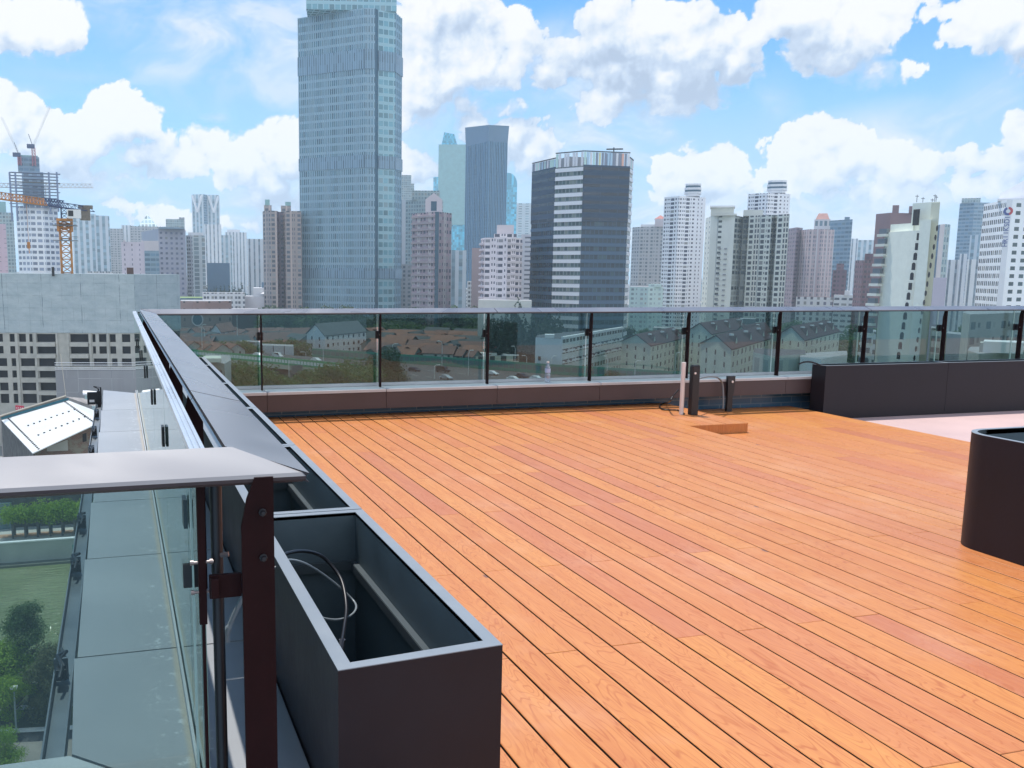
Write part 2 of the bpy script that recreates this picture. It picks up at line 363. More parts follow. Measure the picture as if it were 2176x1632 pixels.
def wood_mat():
    m_, q, b, o = mat('stained_deck_boards')
    uvn = q.new('ShaderNodeUVMap'); uvn.uv_map = 'UVMap'; u, v, _ = q.sep(uvn.outputs[0])
    at = q.new('ShaderNodeAttribute'); at.attribute_name = 'rnd'; r = at.outputs['Fac']
    r2 = q.m('FRACT', q.m('MULTIPLY', r, 7.31)); r3 = q.m('FRACT', q.m('MULTIPLY', r, 13.7))
    off = q.m('MULTIPLY', r, 90.0)
    base = q.ramp(r2, [(0, (0.50, 0.188, 0.056)), (0.25, (0.55, 0.222, 0.062)), (.5, (0.51, 0.192, 0.070)), (.75, (0.57, 0.238, 0.060)), (.92, (0.49, 0.178, 0.070)), (1, (0.45, 0.160, 0.072))])
    P = q.comb(q.m('MULTIPLY', u, 1.0), q.m('MULTIPLY', v, 0.16), off)
    # cathedral grain: iso-lines of a stretched noise field
    fld = q.noise(P, 9.0, 2.0, .45, 0.6)
    rings = q.m('ABSOLUTE', q.m('SUBTRACT', q.m('FRACT', q.m('MULTIPLY', fld, 20.0)), 0.5))
    line = q.rng(rings, 0.0, 0.20, 1, 0, True)
    fine = q.noise(q.comb(q.m('MULTIPLY', u, 70), q.m('MULTIPLY', v, 2.5), off), 1.0, 4, .6)
    blot = q.noise(q.comb(q.m('MULTIPLY', u, 9), q.m('MULTIPLY', v, 2.2), off), 1.0, 4, .6)
    sc = q.noise(q.comb(q.m('MULTIPLY', u, 4), q.m('MULTIPLY', v, 1.2), off), 1.0, 2, .5)
    c_ = q.mix(q.m('MULTIPLY', line, q.rng(sc, .35, .65, .25, .72)), base, (0.35, 0.088, 0.018))
    c_ = q.mix(q.rng(blot, .48, .78, 0, .45), c_, (0.42, 0.135, 0.055))
    c_ = q.mix(q.rng(blot, .22, .42, .35, 0), c_, (0.66, 0.28, 0.07))
    c_ = q.mix(q.rng(fine, .42, .72, 0, .45), c_, (0.38, 0.105, 0.03))
    lt = q.noise(q.comb(q.m('MULTIPLY', u, 34), q.m('MULTIPLY', v, 1.6), off), 1.0, 4, .65)
    c_ = q.mix(q.rng(lt, .5, .8, 0, .35), c_, (0.66, 0.29, 0.085))
    kn = q.new('ShaderNodeTexVoronoi', feature='F1'); q.put(kn.inputs['Vector'], q.comb(q.m('MULTIPLY', u, 7), q.m('MULTIPLY', v, 2.4), off)); kn.inputs['Scale'].default_value = 1
    kr = q.sep(kn.outputs['Color'])[0]
    km = q.m('MULTIPLY', q.rng(kn.outputs['Distance'], .05, .09, 1, 0, True), q.m('GREATER_THAN', kr, .90))
    c_ = q.mix(q.m('MULTIPLY', km, .8), c_, (0.12, 0.055, 0.05))
    g = q.noise(q.new('ShaderNodeTexCoord').outputs['Object'], 1.1, 5, .65)
    c_ = q.mix(q.rng(g, .55, .8, 0, .22), c_, (0.74, 0.50, 0.36))
    q.put(b.inputs['Base Color'], c_)
    q.put(b.inputs['Roughness'], q.rng(blot, .3, .7, .34, .5)); b.inputs['IOR'].default_value = 1.45
    bn = q.new('ShaderNodeBump'); bn.inputs['Strength'].default_value = .25; bn.inputs['Distance'].default_value = .002
    q.put(bn.inputs['Height'], q.m('ADD', fine, q.m('MULTIPLY', line, -.5))); q.l.new(bn.outputs[0], b.inputs['Normal'])
    return m_
M_WOOD = wood_mat()
M_GAP = plain('board_edge_shade', (0.012, 0.007, 0.005), .9)  # board sides: shade of the seams painted in as near-black colour
M_UNDER = plain('deck_underside', (0.02, 0.015, 0.012), .9)
M_PINK = plain('pink_paving', (0.50, 0.355, 0.34), .7, var=.07, scale=1.2)
def tile_mat():
    m_, q, b, o = mat('blue_wall_tiles')
    uvn = q.new('ShaderNodeUVMap'); uvn.uv_map = 'UVMap'; br = q.new('ShaderNodeTexBrick')
    q.put(br.inputs['Vector'], uvn.outputs[0]); br.inputs['Scale'].default_value = 1
    for k, v_ in (('Color1', (0.045, 0.12, 0.20, 1)), ('Color2', (0.06, 0.15, 0.25, 1)), ('Mortar', (0.17, 0.24, 0.29, 1)), ('Mortar Size', .0055), ('Brick Width', .30), ('Row Height', .075)): br.inputs[k].default_value = v_
    q.l.new(br.outputs[0], b.inputs['Base Color']); b.inputs['Roughness'].default_value = .25; return m_
M_TILE = tile_mat()
M_FASCIA = plain('bronze_fascia', (0.062, 0.042, 0.044), .45, var=.12, scale=3)

# ---------------------------------------------------------------- the roof terrace
GZ = -41.5                                       # city ground
def boards(name, xs, y0, y1, z, joints, extra_end=None, gap=0.0085, th=0.022):
    mb = MB(); rnd = []
    for i in range(len(xs)-1):
        a, b_ = xs[i], xs[i+1]; js = [y0]+[j for j in joints(i) if y0 < j < y1]+[y1]
        for k in range(len(js)-1):
            r = random.random(); x0, x1, ya, yb = a+gap/2, b_-gap/2, js[k]+.0015, js[k+1]-.0015
            n0 = len(mb.f); c_ = .0022
            # top with tiny chamfers
            zt = z+random.uniform(-.0006, .0006)
            P = [(x0, ya, zt-c_), (x1, ya, zt-c_), (x1, yb, zt-c_), (x0, yb, zt-c_)]
            Q = [(x0+c_, ya+c_, zt), (x1-c_, ya+c_, zt), (x1-c_, yb-c_, zt), (x0+c_, yb-c_, zt)]
            uv = lambda p: (p[0]-a, p[1])
            mb.poly(Q, 0, [uv(p) for p in Q])
            for e in range(4):
                f_ = [P[e], P[(e+1) % 4], Q[(e+1) % 4], Q[e]]; mb.poly(f_, 0, [uv(p) for p in f_])
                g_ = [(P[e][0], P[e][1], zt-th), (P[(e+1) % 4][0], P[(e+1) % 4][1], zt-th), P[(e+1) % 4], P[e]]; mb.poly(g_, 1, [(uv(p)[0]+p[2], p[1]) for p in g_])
            rnd += [r]*(len(mb.f)-n0)
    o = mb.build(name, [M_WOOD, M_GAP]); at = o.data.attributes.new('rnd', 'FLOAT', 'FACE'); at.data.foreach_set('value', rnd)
    return struct(o)
PW = .1505
jo = lambda i: [2.17+2.225*k for k in range(-3, 5)] if i % 2 else [1.10+2.225*k for k in range(-2, 5)]
X0 = 1.578-5*PW
nA = 31                                          # up to the boundary at about x = 5.5
xsA = [X0+PW*i for i in range(nA+1)]
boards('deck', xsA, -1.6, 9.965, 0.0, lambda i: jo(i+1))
XB = xsA[-1]
xsB = [XB+PW*i for i in range(5)]; xsB[-1] = 6.185
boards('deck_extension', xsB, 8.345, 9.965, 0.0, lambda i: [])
xsL = [XB-.05+.0+.2133*i for i in range(13)]
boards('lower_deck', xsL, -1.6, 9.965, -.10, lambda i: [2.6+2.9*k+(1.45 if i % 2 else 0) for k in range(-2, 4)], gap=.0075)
mb = MB(); mb.box(XB-.02, XB+.0, -1.6, 8.34, -.098, -.024); mb.box(XB+.002, 6.185, 8.325, 8.343, -.098, -.001)
mb.box(6.187, 6.203, 8.345, 9.965, -.098, -.001)
o = mb.build('deck_step_board', M_WOOD); at = o.data.attributes.new('rnd', 'FLOAT', 'FACE'); at.data.foreach_set('value', [.085]*len(mb.f)); struct(o)
mb = MB(); mb.box(.44, xsL[-1]+.01, -1.6, 9.99, -.2, -.125); struct(mb.build('deck_underlay', M_UNDER))
mb = MB(); mb.box(xsL[-1]-.2, 26, -1.6, 10.02, -.36, -.21); struct(mb.build('terrace_floor', M_PINK))

# parapets: tiled wall, bronze fascia, zinc coping
ZC = 0.29
def coping_run(mb, a0, a1, lo, hi, joints, along='y', m=0):
    js = [a0]+joints+[a1]
    for i in range(len(js)-1):
        u0, u1 = js[i]+.004, js[i+1]-.004
        if along == 'y': mb.box(lo, hi, u0, u1, ZC-.03, ZC, m)
        else: mb.box(u0, u1, lo, hi, ZC-.03, ZC, m)
p = thing('parapet_wall', 'tiled parapet under the far glass railing with dark bronze fascia', 'parapet', (0, 10, 0))
p.location = (0, 0, 0)
mb = MB(); mb.box(-.16, 26, 10.02, 10.30, GZ+30, ZC-.035); mb.build('core_wall', M_COPPLAIN, p)
mb = MB(); mb.quad((.42, 10.012, -.21), (26, 10.012, -.21), (26, 10.012, .085), (.42, 10.012, .085), uv=[(0, 0), (25.6, 0), (25.6, .295), (0, .295)]); mb.build('tile_facing', M_TILE, p)
mb = MB()
xs_ = [.42, 1.43, 2.70, 3.97, 5.23, 6.49, 7.76, 9.03, 10.3, 11.6, 12.9, 14.2, 26]
for i in range(len(xs_)-1): mb.box(xs_[i]+.002, xs_[i+1]-.002, 9.755, 10.005, .085, ZC-.034)
mb.build('fascia', M_FASCIA, p)
mb = MB(); coping_run(mb, .44, 26, 9.745, 10.36, [1.43+1.27*k for k in range(0, 16)], 'x'); mb.build('coping', M_COPPLAIN, p, bevel=.002)
p = thing('parapet_wall', 'side parapet with wide grey zinc coping running away beside the planters', 'parapet')
mb = MB(); mb.box(-.13, .37, 2.43, 10.0, GZ+30, ZC-.035); mb.build('core_wall', M_COPPLAIN, p)
mb = MB()
js = [2.42, 3.07, 4.175, 5.24, 6.40, 7.60, 8.82, 10.36]
for i in range(len(js)-1):                       # outer edge slightly turned down, mitred at both ends
    y0, y1 = js[i]+.004, js[i+1]-.004
    a = (-.165, y0) if i else (-.155, 2.425); pts = [a, (.411, y0 if i else 1.85), (.411, y1 if i < 6 else 9.74), (-.175, y1)]
    mb.prism(pts, ZC-.045, ZC)
mb.build('coping', M_COPING, p, bevel=.003)
p = thing('parapet_wall', 'near parapet with zinc coping under the closest handrail', 'parapet')
mb = MB(); mb.box(-6, -.14, 1.8, 2.38, GZ+30, ZC-.035); mb.build('core_wall', M_COPPLAIN, p)
mb = MB(); mb.prism([(-6, 1.78), (.405, 1.78), (.409, 1.843), (-.160, 2.418), (-6, 2.418)], ZC-.045, ZC-.0); mb.build('coping', M_COPPLAIN, p, bevel=.004)
# galvanised cable channel with fixtures outside the side coping
p = thing('cable_channel', 'grey galvanised cable channel along the outer edge of the side coping', 'channel')
mb = MB(); mb.box(-.235, -.185, 2.44, 10.3, ZC-.10, ZC-.085); mb.box(-.24, -.235, 2.44, 10.3, ZC-.10, ZC-.05); mb.box(-.185, -.180, 2.44, 10.3, ZC-.10, ZC-.05)
mb.build('trough', M_GALV, p, bevel=.001)
def fixture(y, lab):
    t = thing('clamp_light', lab, 'light fixture', (-.215, y, ZC-.055), group='small fixtures clipped to the outer cable channel')
    mb = MB(); mb.box(-.014, .018, -.07, -.03, 0, .035); mb.build('housing', M_BLACK, t, bevel=.004); mb = MB(); mb.box(-.02, .012, .02, .065, .0, .03); mb.build('housing', M_BLACK, t, bevel=.004)
    mb = MB(); mb.tube([(0, -.12, .03), (.006, -.07, .045), (-.006, -.02, .05), (.01, .03, .05), (0, .09, .03), (-.008, .15, .02)], .0055, 6)
    mb.tube([(.012, -.06, .04), (-.012, 0, .055), (.012, .07, .04)], .007, 6); mb.build('cable', M_BLACK, t, smooth=True)
    mb = MB(); mb.box(-.022, .02, -.012, .0, -.02, .05); mb.build('bracket', M_GALV, t)
    return t
for i, (y, lab) in enumerate([(3.10, 'cluster of black clips and cable nearest the camera on the outer channel'), (4.25, 'second black clamp fixture on the channel, just below the near handrail'), (5.0, 'black clamp fixture on the channel level with the vine pergola'), (7.0, 'black clip fixture on the channel above the near handrail'), (7.9, 'black clamp fixture on the channel beside the white shed roof'), (8.9, 'smaller black clip fixture on the channel below the floodlight')]): fixture(y, lab)
t = thing('floodlight', 'small square black floodlight standing at the far end of the outer channel', 'floodlight', (-.24, 9.7, ZC))
mb = MB(); mb.box(-.075, .02, -.02, .03, -.06, .06); mb.build('lamp_body', M_BLACK, t, bevel=.006)
mb = MB(); mb.box(-.055, -.01, -.023, -.02, -.035, -.012); mb.build('rating_label', M_WHITEP, t)
mb = MB(); mb.tube([(.03, 0, -.08), (.03, .01, .09), (-.01, .02, .11), (.05, .03, .10), (.05, .0, -.10)], .008, 6); mb.box(.015, .05, -.015, .015, -.12, .07); mb.build('bracket', M_BLACK, t)

# handrails, posts, glass
def rail_profile(w0, w1, zlo, zhi, th=.030):     # cross-section: inner low edge w0, outer high edge w1
    s_ = (zhi-zlo)/(w1-w0); c_ = .006
    return [(w0, zlo-c_), (w0, zlo-th*.62+c_), (w0+c_, zlo-th*.62), (w1-c_, zhi-th), (w1, zhi-th+c_), (w1, zhi-c_), (w1-c_, zhi), (w0+c_, zlo+.001)]
ZIN, ZOUT = 1.5-.405, 1.5-.365
def post_mesh(sw=1, w=.066, t=.012):             # plate in the local XZ plane, inner edge at x = +, height from coping
    pts = [(w, 0), (w, .80), (.028, .80), (.012, .755), (0, .70), (0, 0)]
    mb = MB()
    a = [(p_[0]*sw, -t/2, p_[1]) for p_ in pts]; b_ = [(p_[0]*sw, t/2, p_[1]) for p_ in pts]
    if sw > 0: mb.poly(a); mb.poly(list(reversed(b_)))
    else: mb.poly(list(reversed(a))); mb.poly(b_)
    for i in range(len(pts)):
        j = (i+1) % len(pts); mb.quad(*( (a[i], b_[i], b_[j], a[j]) if sw > 0 else (a[j], b_[j], b_[i], a[i]))) 
    return mb
_post = post_mesh().build('post', M_POST); _post.hide_render = False
_mb = MB(); _mb.box(-.050, .0, -.006, .006, .52, .60); _mb.box(-.058, -.035, -.032, .032, .515, .60); _mb.box(-.062, -.058, -.028, .028, .52, .595)
_clamp = _mb.build('glass_clamp', M_BLACK, bevel=.002)
_mb = MB(); _mb.tube([(.03, -.012, .56), (.03, .012, .56)], .006, 8)
_bolt = _mb.build('bolt', M_STEEL)
def add_post(run, x, y, rz):
    o_ = _post if _post.parent is None else _post.copy(); c_ = _clamp if _clamp.parent is None else _clamp.copy(); b_ = _bolt if _bolt.parent is None else _bolt.copy()
    for q_ in (o_, c_, b_):
        if q_.name not in COL.objects: COL.objects.link(q_)
    o_.parent = run; o_.location = (x, y, ZC+.002); o_.rotation_euler = (0, 0, rz); c_.parent = o_; b_.parent = o_
    return o_
def glass_panel(run, x0, x1, y0, y1, z0=ZC+.022, z1=1.09):
    mb = MB(); mb.box(x0, x1, y0, y1, z0, z1)
    o_ = mb.build('glass_panel', [M_GLASS, M_GLASSE], run)
    dx_, dy_ = x1-x0, y1-y0
    for p_ in o_.data.polygons:
        nn = p_.normal
        edge = abs(nn.z) > .5 or (abs(nn.y) > .5 if dy_ > dx_ else abs(nn.x) > .5)
        p_.material_index = 1 if edge else 0
    return o_
# side run
run = thing('glass_railing', 'side glass railing with broad bronze handrail receding towards the far corner', 'railing')
prof = rail_profile(.356, .213, ZIN, ZOUT)
def extr(mb, prof, path):                        # profile points (w,z); path gives functions w -> xy at both ends
    A = [path[0](w_)+(z_,) for w_, z_ in prof]; B = [path[1](w_)+(z_,) for w_, z_ in prof]
    for i in range(len(prof)):
        j = (i+1) % len(prof); mb.quad(A[i], A[j], B[j], B[i])
    mb.poly(A); mb.poly(list(reversed(B)))
def mit_near(w_): return (w_, 1.903+(.356-w_)*(.127/.143))
def mit_far(w_): return (w_, 9.865+(.356-w_)*(.125/.143))
for a, b_ in ((mit_near, lambda w_: (w_, 3.043)), (lambda w_: (w_, 3.055), lambda w_: (w_, 8.10)), (lambda w_: (w_, 8.114), mit_far)):
    mb = MB(); extr(mb, prof, (a, b_)); o = mb.build('handrail', M_RAIL, run, weld=True)
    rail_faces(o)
ysp = [2.44, 3.64, 4.83, 6.07, 7.30, 8.55, 9.75]
for y in ysp[1:]: add_post(run, .225, y, 0)
yp = [2.085]+ysp[:-1]+[10.03]
for i in range(len(yp)-1): glass_panel(run, .150, .162, yp[i]+.006, yp[i+1]-.006)
mb = MB()
for a, b_ in ((2.10, 3.05), (3.056, 5.6), (5.606, 7.9), (7.906, 10.02)):
    mb.box(.140, .172, a, b_, 1.094, 1.112); mb.box(.150, .156, a, b_, 1.112, 1.116); mb.box(.163, .172, a, b_, 1.112, 1.117)
mb.build('glass_top_channel', M_ALU, run, bevel=.0015)
mb = MB(); mb.box(.140, .147, 2.09, 10.02, ZC+.003, ZC+.03); mb.box(.165, .172, 2.09, 10.02, ZC+.003, ZC+.03); mb.build('glass_shoe', M_COPPLAIN, run)
for y in ysp[:-1]:
    mb = MB(); mb.box(.138, .148, y-.030, y+.030, .86, .935); mb.build('glass_clip', M_BLACK, run, bevel=.002)
# far run
run = thing('glass_railing', 'far glass railing with long bronze handrail across the whole terrace', 'railing')
proff = rail_profile(9.865, 9.99, ZIN, ZOUT)
segs = [None, 4.00, 9.06, 14.2, 26]
for i in range(4):
    mb = MB()
    A = (lambda w_: (.356-(w_-9.865)*(.143/.125), w_)) if i == 0 else (lambda w_, k=segs[i]: (k+.004, w_))
    B = (lambda w_, k=segs[i+1]: (k-.004, w_))
    extr(mb, proff, (A, B)); o = mb.build('handrail', M_RAIL, run, weld=True)
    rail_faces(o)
xf = [1.405, 2.68, 3.92, 5.19, 6.474, 7.758, 9.05, 10.318, 11.616, 12.9, 14.2]
for x in xf: add_post(run, x, 9.975, -math.pi/2)
xg = [.18]+xf+[15.5]
for i in range(len(xg)-1): glass_panel(run, xg[i]+.008, xg[i+1]-.008, 10.055, 10.067)
mb = MB(); mb.box(.19, 15.5, 10.04, 10.05, ZC+.003, ZC+.035); mb.box(.19, 15.5, 10.072, 10.082, ZC+.003, ZC+.035); mb.build('glass_shoe', M_COPPLAIN, run)
mb = MB(); mb.box(.19, 15.5, 10.05, 10.072, 1.092, 1.104); mb.build('glass_top_channel', M_BLACK, run)
# near run
run = thing('glass_railing', 'closest glass railing whose wide bronze handrail crosses the lower left', 'railing')
profn = rail_profile(1.903, 2.03, ZIN, ZOUT)
mb = MB(); extr(mb, profn, (lambda w_: (-6.0, w_), lambda w_: (.356-(w_-1.903)*(.143/.127), w_))); o = mb.build('handrail', M_RAIL, run, weld=True)
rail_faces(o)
glass_panel(run, -2.2, .150, 2.060, 2.072, ZC+.01, 1.088)
mb = MB(); mb.box(-6, .172, 2.048, 2.056, ZC+.003, ZC+.03); mb.build('glass_shoe', M_COPPLAIN, run)
# corner post plate, arm and clamp
mb = post_mesh(); o = mb.build('post', M_POST, run); o.location = (.222, 1.905, ZC+.002); 
for zz in (1.020, .925):
    mb = MB(); mb.tube([(.265, 1.885, zz), (.265, 1.892, zz), (.265, 1.8925, zz), (.265, 1.8995, zz)], [.0045, .0065, .0082, .0082], 8)
    mb.build('bolt', M_BLACK, o).location = (-.222, -1.905, -ZC-.002)
mb = MB(); mb.box(.158, .224, 1.93, 1.942, .835, .885); mb.box(.160, .176, 1.915, 1.95, .84, .882); mb.build('arm', M_POST, run, bevel=.002)
mb = MB(); mb.box(.112, .146, 2.036, 2.046, .828, .882); mb.build('glass_clamp', M_BLACK, run, bevel=.003)
for zz in (.900, .836):
    mb = MB(); mb.tube([(.126, 1.98, zz), (.172, 1.98, zz)], .0035, 8); mb.tube([(.124, 1.98, zz), (.131, 1.98, zz)], .0055, 8); mb.tube([(.164, 1.98, zz), (.170, 1.98, zz)], .006, 8)
    mb.build('bolt', M_STEEL, run)
mb = MB(); mb.box(.140, .156, 1.975, 1.99, .765, 1.09); mb.box(.1445, .1515, 1.975, 1.99, ZC+.002, .765); mb.build('corner_bar', M_POST, run, bevel=.001)
mb = MB(); mb.box(.130, .134, 2.02, 2.05, ZC+.02, 1.085); mb.build('glass_edge_strip', M_GLASSE, run)
t = thing('corner_pipe', 'black vertical conduit beside the closest rail post', 'pipe')
mb = MB(); mb.tube([(.181, 1.995, ZC+.002), (.181, 1.995, 1.085)], .0125, 14); mb.build('pipe', M_BLACK, t, smooth=True)
mb = MB(); mb.tube([(.186, 1.97, .915), (.202, 1.965, .918)], .006, 6); mb.build('pipe_clip', M_STEEL, t)

M_LEDGE = plain('ledge_steel', (.045, .062, .072), .5)
# planters -------------------------------------------------------------
def planter(label, x0, x1, y0, y1, zb, zt, rim=.034, group=None, y0r=None):
    t = thing('planter', label, 'planter', ((x0+x1)/2, (y0+y1)/2, zb), group=group)
    cx, cy = (x0+x1)/2, (y0+y1)/2
    a, b_, c_, d_ = x0-cx, x1-cx, y0-cy, y1-cy; H = zt-zb
    k = y0r or 0.0
    P = [(a, c_, 0), (b_, c_+k, 0), (b_, d_, 0), (a, d_, 0)]
    mb = MB()
    for i in range(4):
        p_, q_ = P[i], P[(i+1) % 4]; mb.quad((p_[0], p_[1], 0), (q_[0], q_[1], 0), (q_[0], q_[1], H-.002), (p_[0], p_[1], H-.002))
    mb.build('outer_wall', M_PLANT, t)
    r = rim; Q = [(a+r, c_+r, 0), (b_-r, c_+k+r, 0), (b_-r, d_-r, 0), (a+r, d_-r, 0)]
    mb = MB()
    for i in range(4):
        p_, q_ = Q[i], Q[(i+1) % 4]; mb.quad((q_[0], q_[1], .05), (p_[0], p_[1], .05), (p_[0], p_[1], H-.002), (q_[0], q_[1], H-.002))
    mb.poly([(p_[0], p_[1], .05) for p_ in Q]); mb.build('inner_wall', M_PLANTIN, t)
    mb = MB()
    for i in range(4):
        p_, q_ = P[i], P[(i+1) % 4]; u_, v_ = Q[i], Q[(i+1) % 4]
        mb.quad((p_[0], p_[1], H), (q_[0], q_[1], H), (v_[0], v_[1], H), (u_[0], u_[1], H))
        mb.quad((p_[0], p_[1], H-.002), (q_[0], q_[1], H-.002), (q_[0], q_[1], H), (p_[0], p_[1], H))
        mb.quad((v_[0], v_[1], H-.012), (u_[0], u_[1], H-.012), (u_[0], u_[1], H), (v_[0], v_[1], H))
    mb.build('rim', M_RIM, t)
    L = .022; zz = H-.175; mb = MB()
    for (e0, e1, f0, f1) in ((a+r, b_-r, d_-r-L, d_-r), (b_-r-L, b_-r, c_+k+r, d_-r-L-.001), (a+r, a+r+L, c_+r, d_-r-L-.001)):
        mb.box(e0+.001, e1-.001, f0+.001, f1-.001, zz, zz+.003); 
    mb.box(b_-r-L, b_-r-L+.003, c_+k+r, d_-r-L, zz-.03, zz); mb.box(a+r, b_-r, d_-r-L, d_-r-L+.003, zz-.03, zz)
    mb.build('inner_ledge', M_LEDGE, t)
    return t
pl = [1.877, 3.235, 4.575, 5.94, 7.34, 8.83, 9.70]
labs = ['dark steel planter box nearest the camera with a cable loop inside', 'second dark steel planter, behind the one with the cable loop', 'third dark planter from the camera in the side row', 'fourth dark planter from the camera in the side row', 'fifth dark planter from the camera, in the side row near the far wall', 'last short planter of the side row at the far corner']
for i in range(6):
    planter(labs[i], .416, .806, pl[i]+.004, pl[i+1]-.004, 0.001, .67, group='planters along the side railing', y0r=.036 if i == 0 else 0)
PZ = -.21
for i, (a, b_, lb) in enumerate([(8.12, 9.98, 'left end dark planter of the row against the far railing'), (9.985, 11.9, 'middle dark planter of the row against the far railing'), (11.905, 14.0, 'right dark planter of the far row, running out of frame')]):
    planter(lb, a, b_, 9.50, 9.742, PZ+.001, PZ+.655, rim=.03, group='planters along the far railing')
# rounded planter on the right
def rounded(x0, y0, x1, y1, r, seg=12, ins=0.0):
    x0 += ins; y0 += ins; x1 -= ins; y1 -= ins; r = max(.01, r-ins); out = []
    for cx, cy, a0 in ((x1-r, y0+r, -90), (x1-r, y1-r, 0), (x0+r, y1-r, 90), (x0+r, y0+r, 180)):
        for k in range(seg+1):
            a = math.radians(a0+90*k/seg); out.append((cx+r*math.cos(a), cy+r*math.sin(a)))
    return out

t = thing('rounded_planter', 'dark steel planter with rounded corner at the right edge of the deck', 'planter', (4.51, 2.2, 0.001))
RPH = .647
out = rounded(0, 0, 2.4, 2.01, .20); inn = rounded(0, 0, 2.4, 2.01, .20, ins=.03)
mb = MB(); mb.prism(out, 0, RPH-.002, top=False); o = mb.build('outer_wall', M_PLANT, t, smooth=True, weld=True)
mb = MB(); mb.prism(list(reversed(inn)), .05, RPH-.002, top=False); mb.poly([(p_[0], p_[1], .05) for p_ in inn]); mb.build('inner_wall', M_PLANTIN, t)
mb = MB()
for i in range(len(out)):
    j = (i+1) % len(out); a, b_, c_, d_ = out[i], out[j], inn[j], inn[i]
    mb.quad((a[0], a[1], RPH), (b_[0], b_[1], RPH), (c_[0], c_[1], RPH), (d_[0], d_[1], RPH))
    mb.quad((a[0], a[1], RPH-.002), (b_[0], b_[1], RPH-.002), (b_[0], b_[1], RPH), (a[0], a[1], RPH))
    mb.quad((c_[0], c_[1], RPH-.03), (d_[0], d_[1], RPH-.03), (d_[0], d_[1], RPH), (c_[0], c_[1], RPH))
mb.build('rim', M_RIM, t)
mb = MB(); mb.box(.2, 2.36, 1.95, 1.978, RPH-.16, RPH-.13); mb.box(.032, .06, .25, 1.75, RPH-.16, RPH-.13); mb.build('inner_ledge', M_ALU, t)

# cables and odds and ends on the deck
def atY(px, py, y): return ony(px, py, y)
t = thing('cable', 'black hose arching over the rim into the nearest planter', 'cable', (.5, 2.6, .4))
t.location = (0, 0, 0)
pts = [atY(583, 1200, 2.75), atY(600, 1180, 2.78), atY(640, 1171, 2.85), atY(680, 1180, 2.9), atY(710, 1208, 2.9), atY(728, 1240, 2.85), atY(736, 1290, 2.75), atY(732, 1330, 2.65), atY(727, 1362, 2.55)]
mb = MB(); mb.tube(catmull(pts, 8), .0058, 8); mb.build('hose', M_BLACK, t, smooth=True)
mb = MB(); q_ = atY(727, 1362, 2.55); r_ = atY(724, 1384, 2.5); mb.tube([q_, r_], .009, 8); mb.tube([q_+Vector((0, 0, .004)), q_], .0095, 8, m=1); mb.build('coupling', [M_BLACK, M_STEEL], t)
t = thing('cable', 'thin grey cable looping inside the nearest planter', 'cable')
pts = [atY(583, 1207, 2.72), atY(610, 1190, 2.75), atY(650, 1198, 2.8), atY(700, 1230, 2.85), atY(745, 1270, 2.85), atY(757, 1290, 2.8), atY(745, 1308, 2.75), atY(715, 1317, 2.7), atY(680, 1311, 2.65), atY(668, 1295, 2.62)]
mb = MB(); mb.tube(catmull(pts, 8), .0036, 8); mb.build('loop', M_GREYCABLE, t, smooth=True)
t = thing('cable', 'grey conduit sloping down behind the closest rail post', 'cable')
pts = [atY(520, 1262, 2.15), atY(505, 1290, 2.15), atY(490, 1325, 2.15), atY(482, 1345, 2.15), atY(481, 1364, 2.15)]
mb = MB(); mb.tube(catmull(pts, 6), [.006]*14+[.008]*11, 8); mb.build('conduit', M_GREYCABLE, t, smooth=True)
t = thing('white_pipe', 'upright white plastic pipe beside the black box on the deck', 'pipe', (5.86, 9.05, 0.001))
mb = MB(); mb.tube([(.0, .0, 0), (.0, 0, .572)], .024, 20); mb.build('pipe', M_WHITEP, t, smooth=False)
t = thing('power_post', 'narrow upright black power post standing on the deck', 'post', (5.965, 8.99, 0.001))
mb = MB(); mb.box(-.042, .042, -.035, .035, 0, .535); mb.box(-.036, .040, -.03, .03, .535, .545); mb.build('housing', M_BLACK, t, bevel=.006)
mb = MB(); mb.tube([(-.02, -.036, .46), (-.02, -.046, .46)], .012, 10); mb.build('button', M_WHITEP, t)
t = thing('power_post', 'black wall bracket post with white screw leaning on the far parapet', 'post', (atY(1551, 868, 9.70).x, 9.725, -.10)); t.scale = (.80, 1, .87)
mb = MB(); pts = [(-.045, 0, 0), (.045, 0, 0), (.040, 0, .20), (.062, 0, .28), (.072, 0, .49), (-.055, 0, .49), (-.045, 0, .30)]
A = [(x_, -.02, z_) for x_, y_, z_ in pts]; B = [(x_, .02, z_) for x_, y_, z_ in pts]; mb.poly(A); mb.poly(list(reversed(B)))
for i in range(len(pts)): j = (i+1) % len(pts); mb.quad(B[i], B[j], A[j], A[i])
mb.build('housing', M_BLACK, t); mb = MB(); mb.tube([(.02, -.021, .415), (.02, -.03, .415)], .017, 10); mb.build('screw_cap', M_WHITEP, t)
t = thing('cable', 'grey cable arching between the black posts by the far wall', 'cable')
pts = [atY(1471, 812, 9.0), atY(1490, 803, 9.2), atY(1510, 800, 9.4), atY(1526, 803, 9.6), atY(1535, 815, 9.68), atY(1537, 840, 9.68), atY(1536.5, 868, 9.68)]
mb = MB(); mb.tube(catmull(pts, 8), .0105, 8); mb.build('cord', M_GREYCABLE, t, smooth=True)
t = thing('cable', 'black cable lying in a loop on the deck at the foot of the pipe', 'cable')
g = lambda px, py: onz(px, py, .012)
pts = [atY(1442, 828, 9.05), atY(1430, 842, 9.06), atY(1423, 853, 9.1), g(1412, 856), g(1402, 862), g(1404, 867), g(1412, 870.5), g(1428, 871), g(1440, 871.5), g(1448, 875), g(1454, 879)]
mb = MB(); mb.tube(catmull(pts, 8), .0085, 8); mb.build('cord', M_BLACK, t, smooth=True)
t = thing('cable', 'black cable end curling over the left end of the far planter row', 'cable')
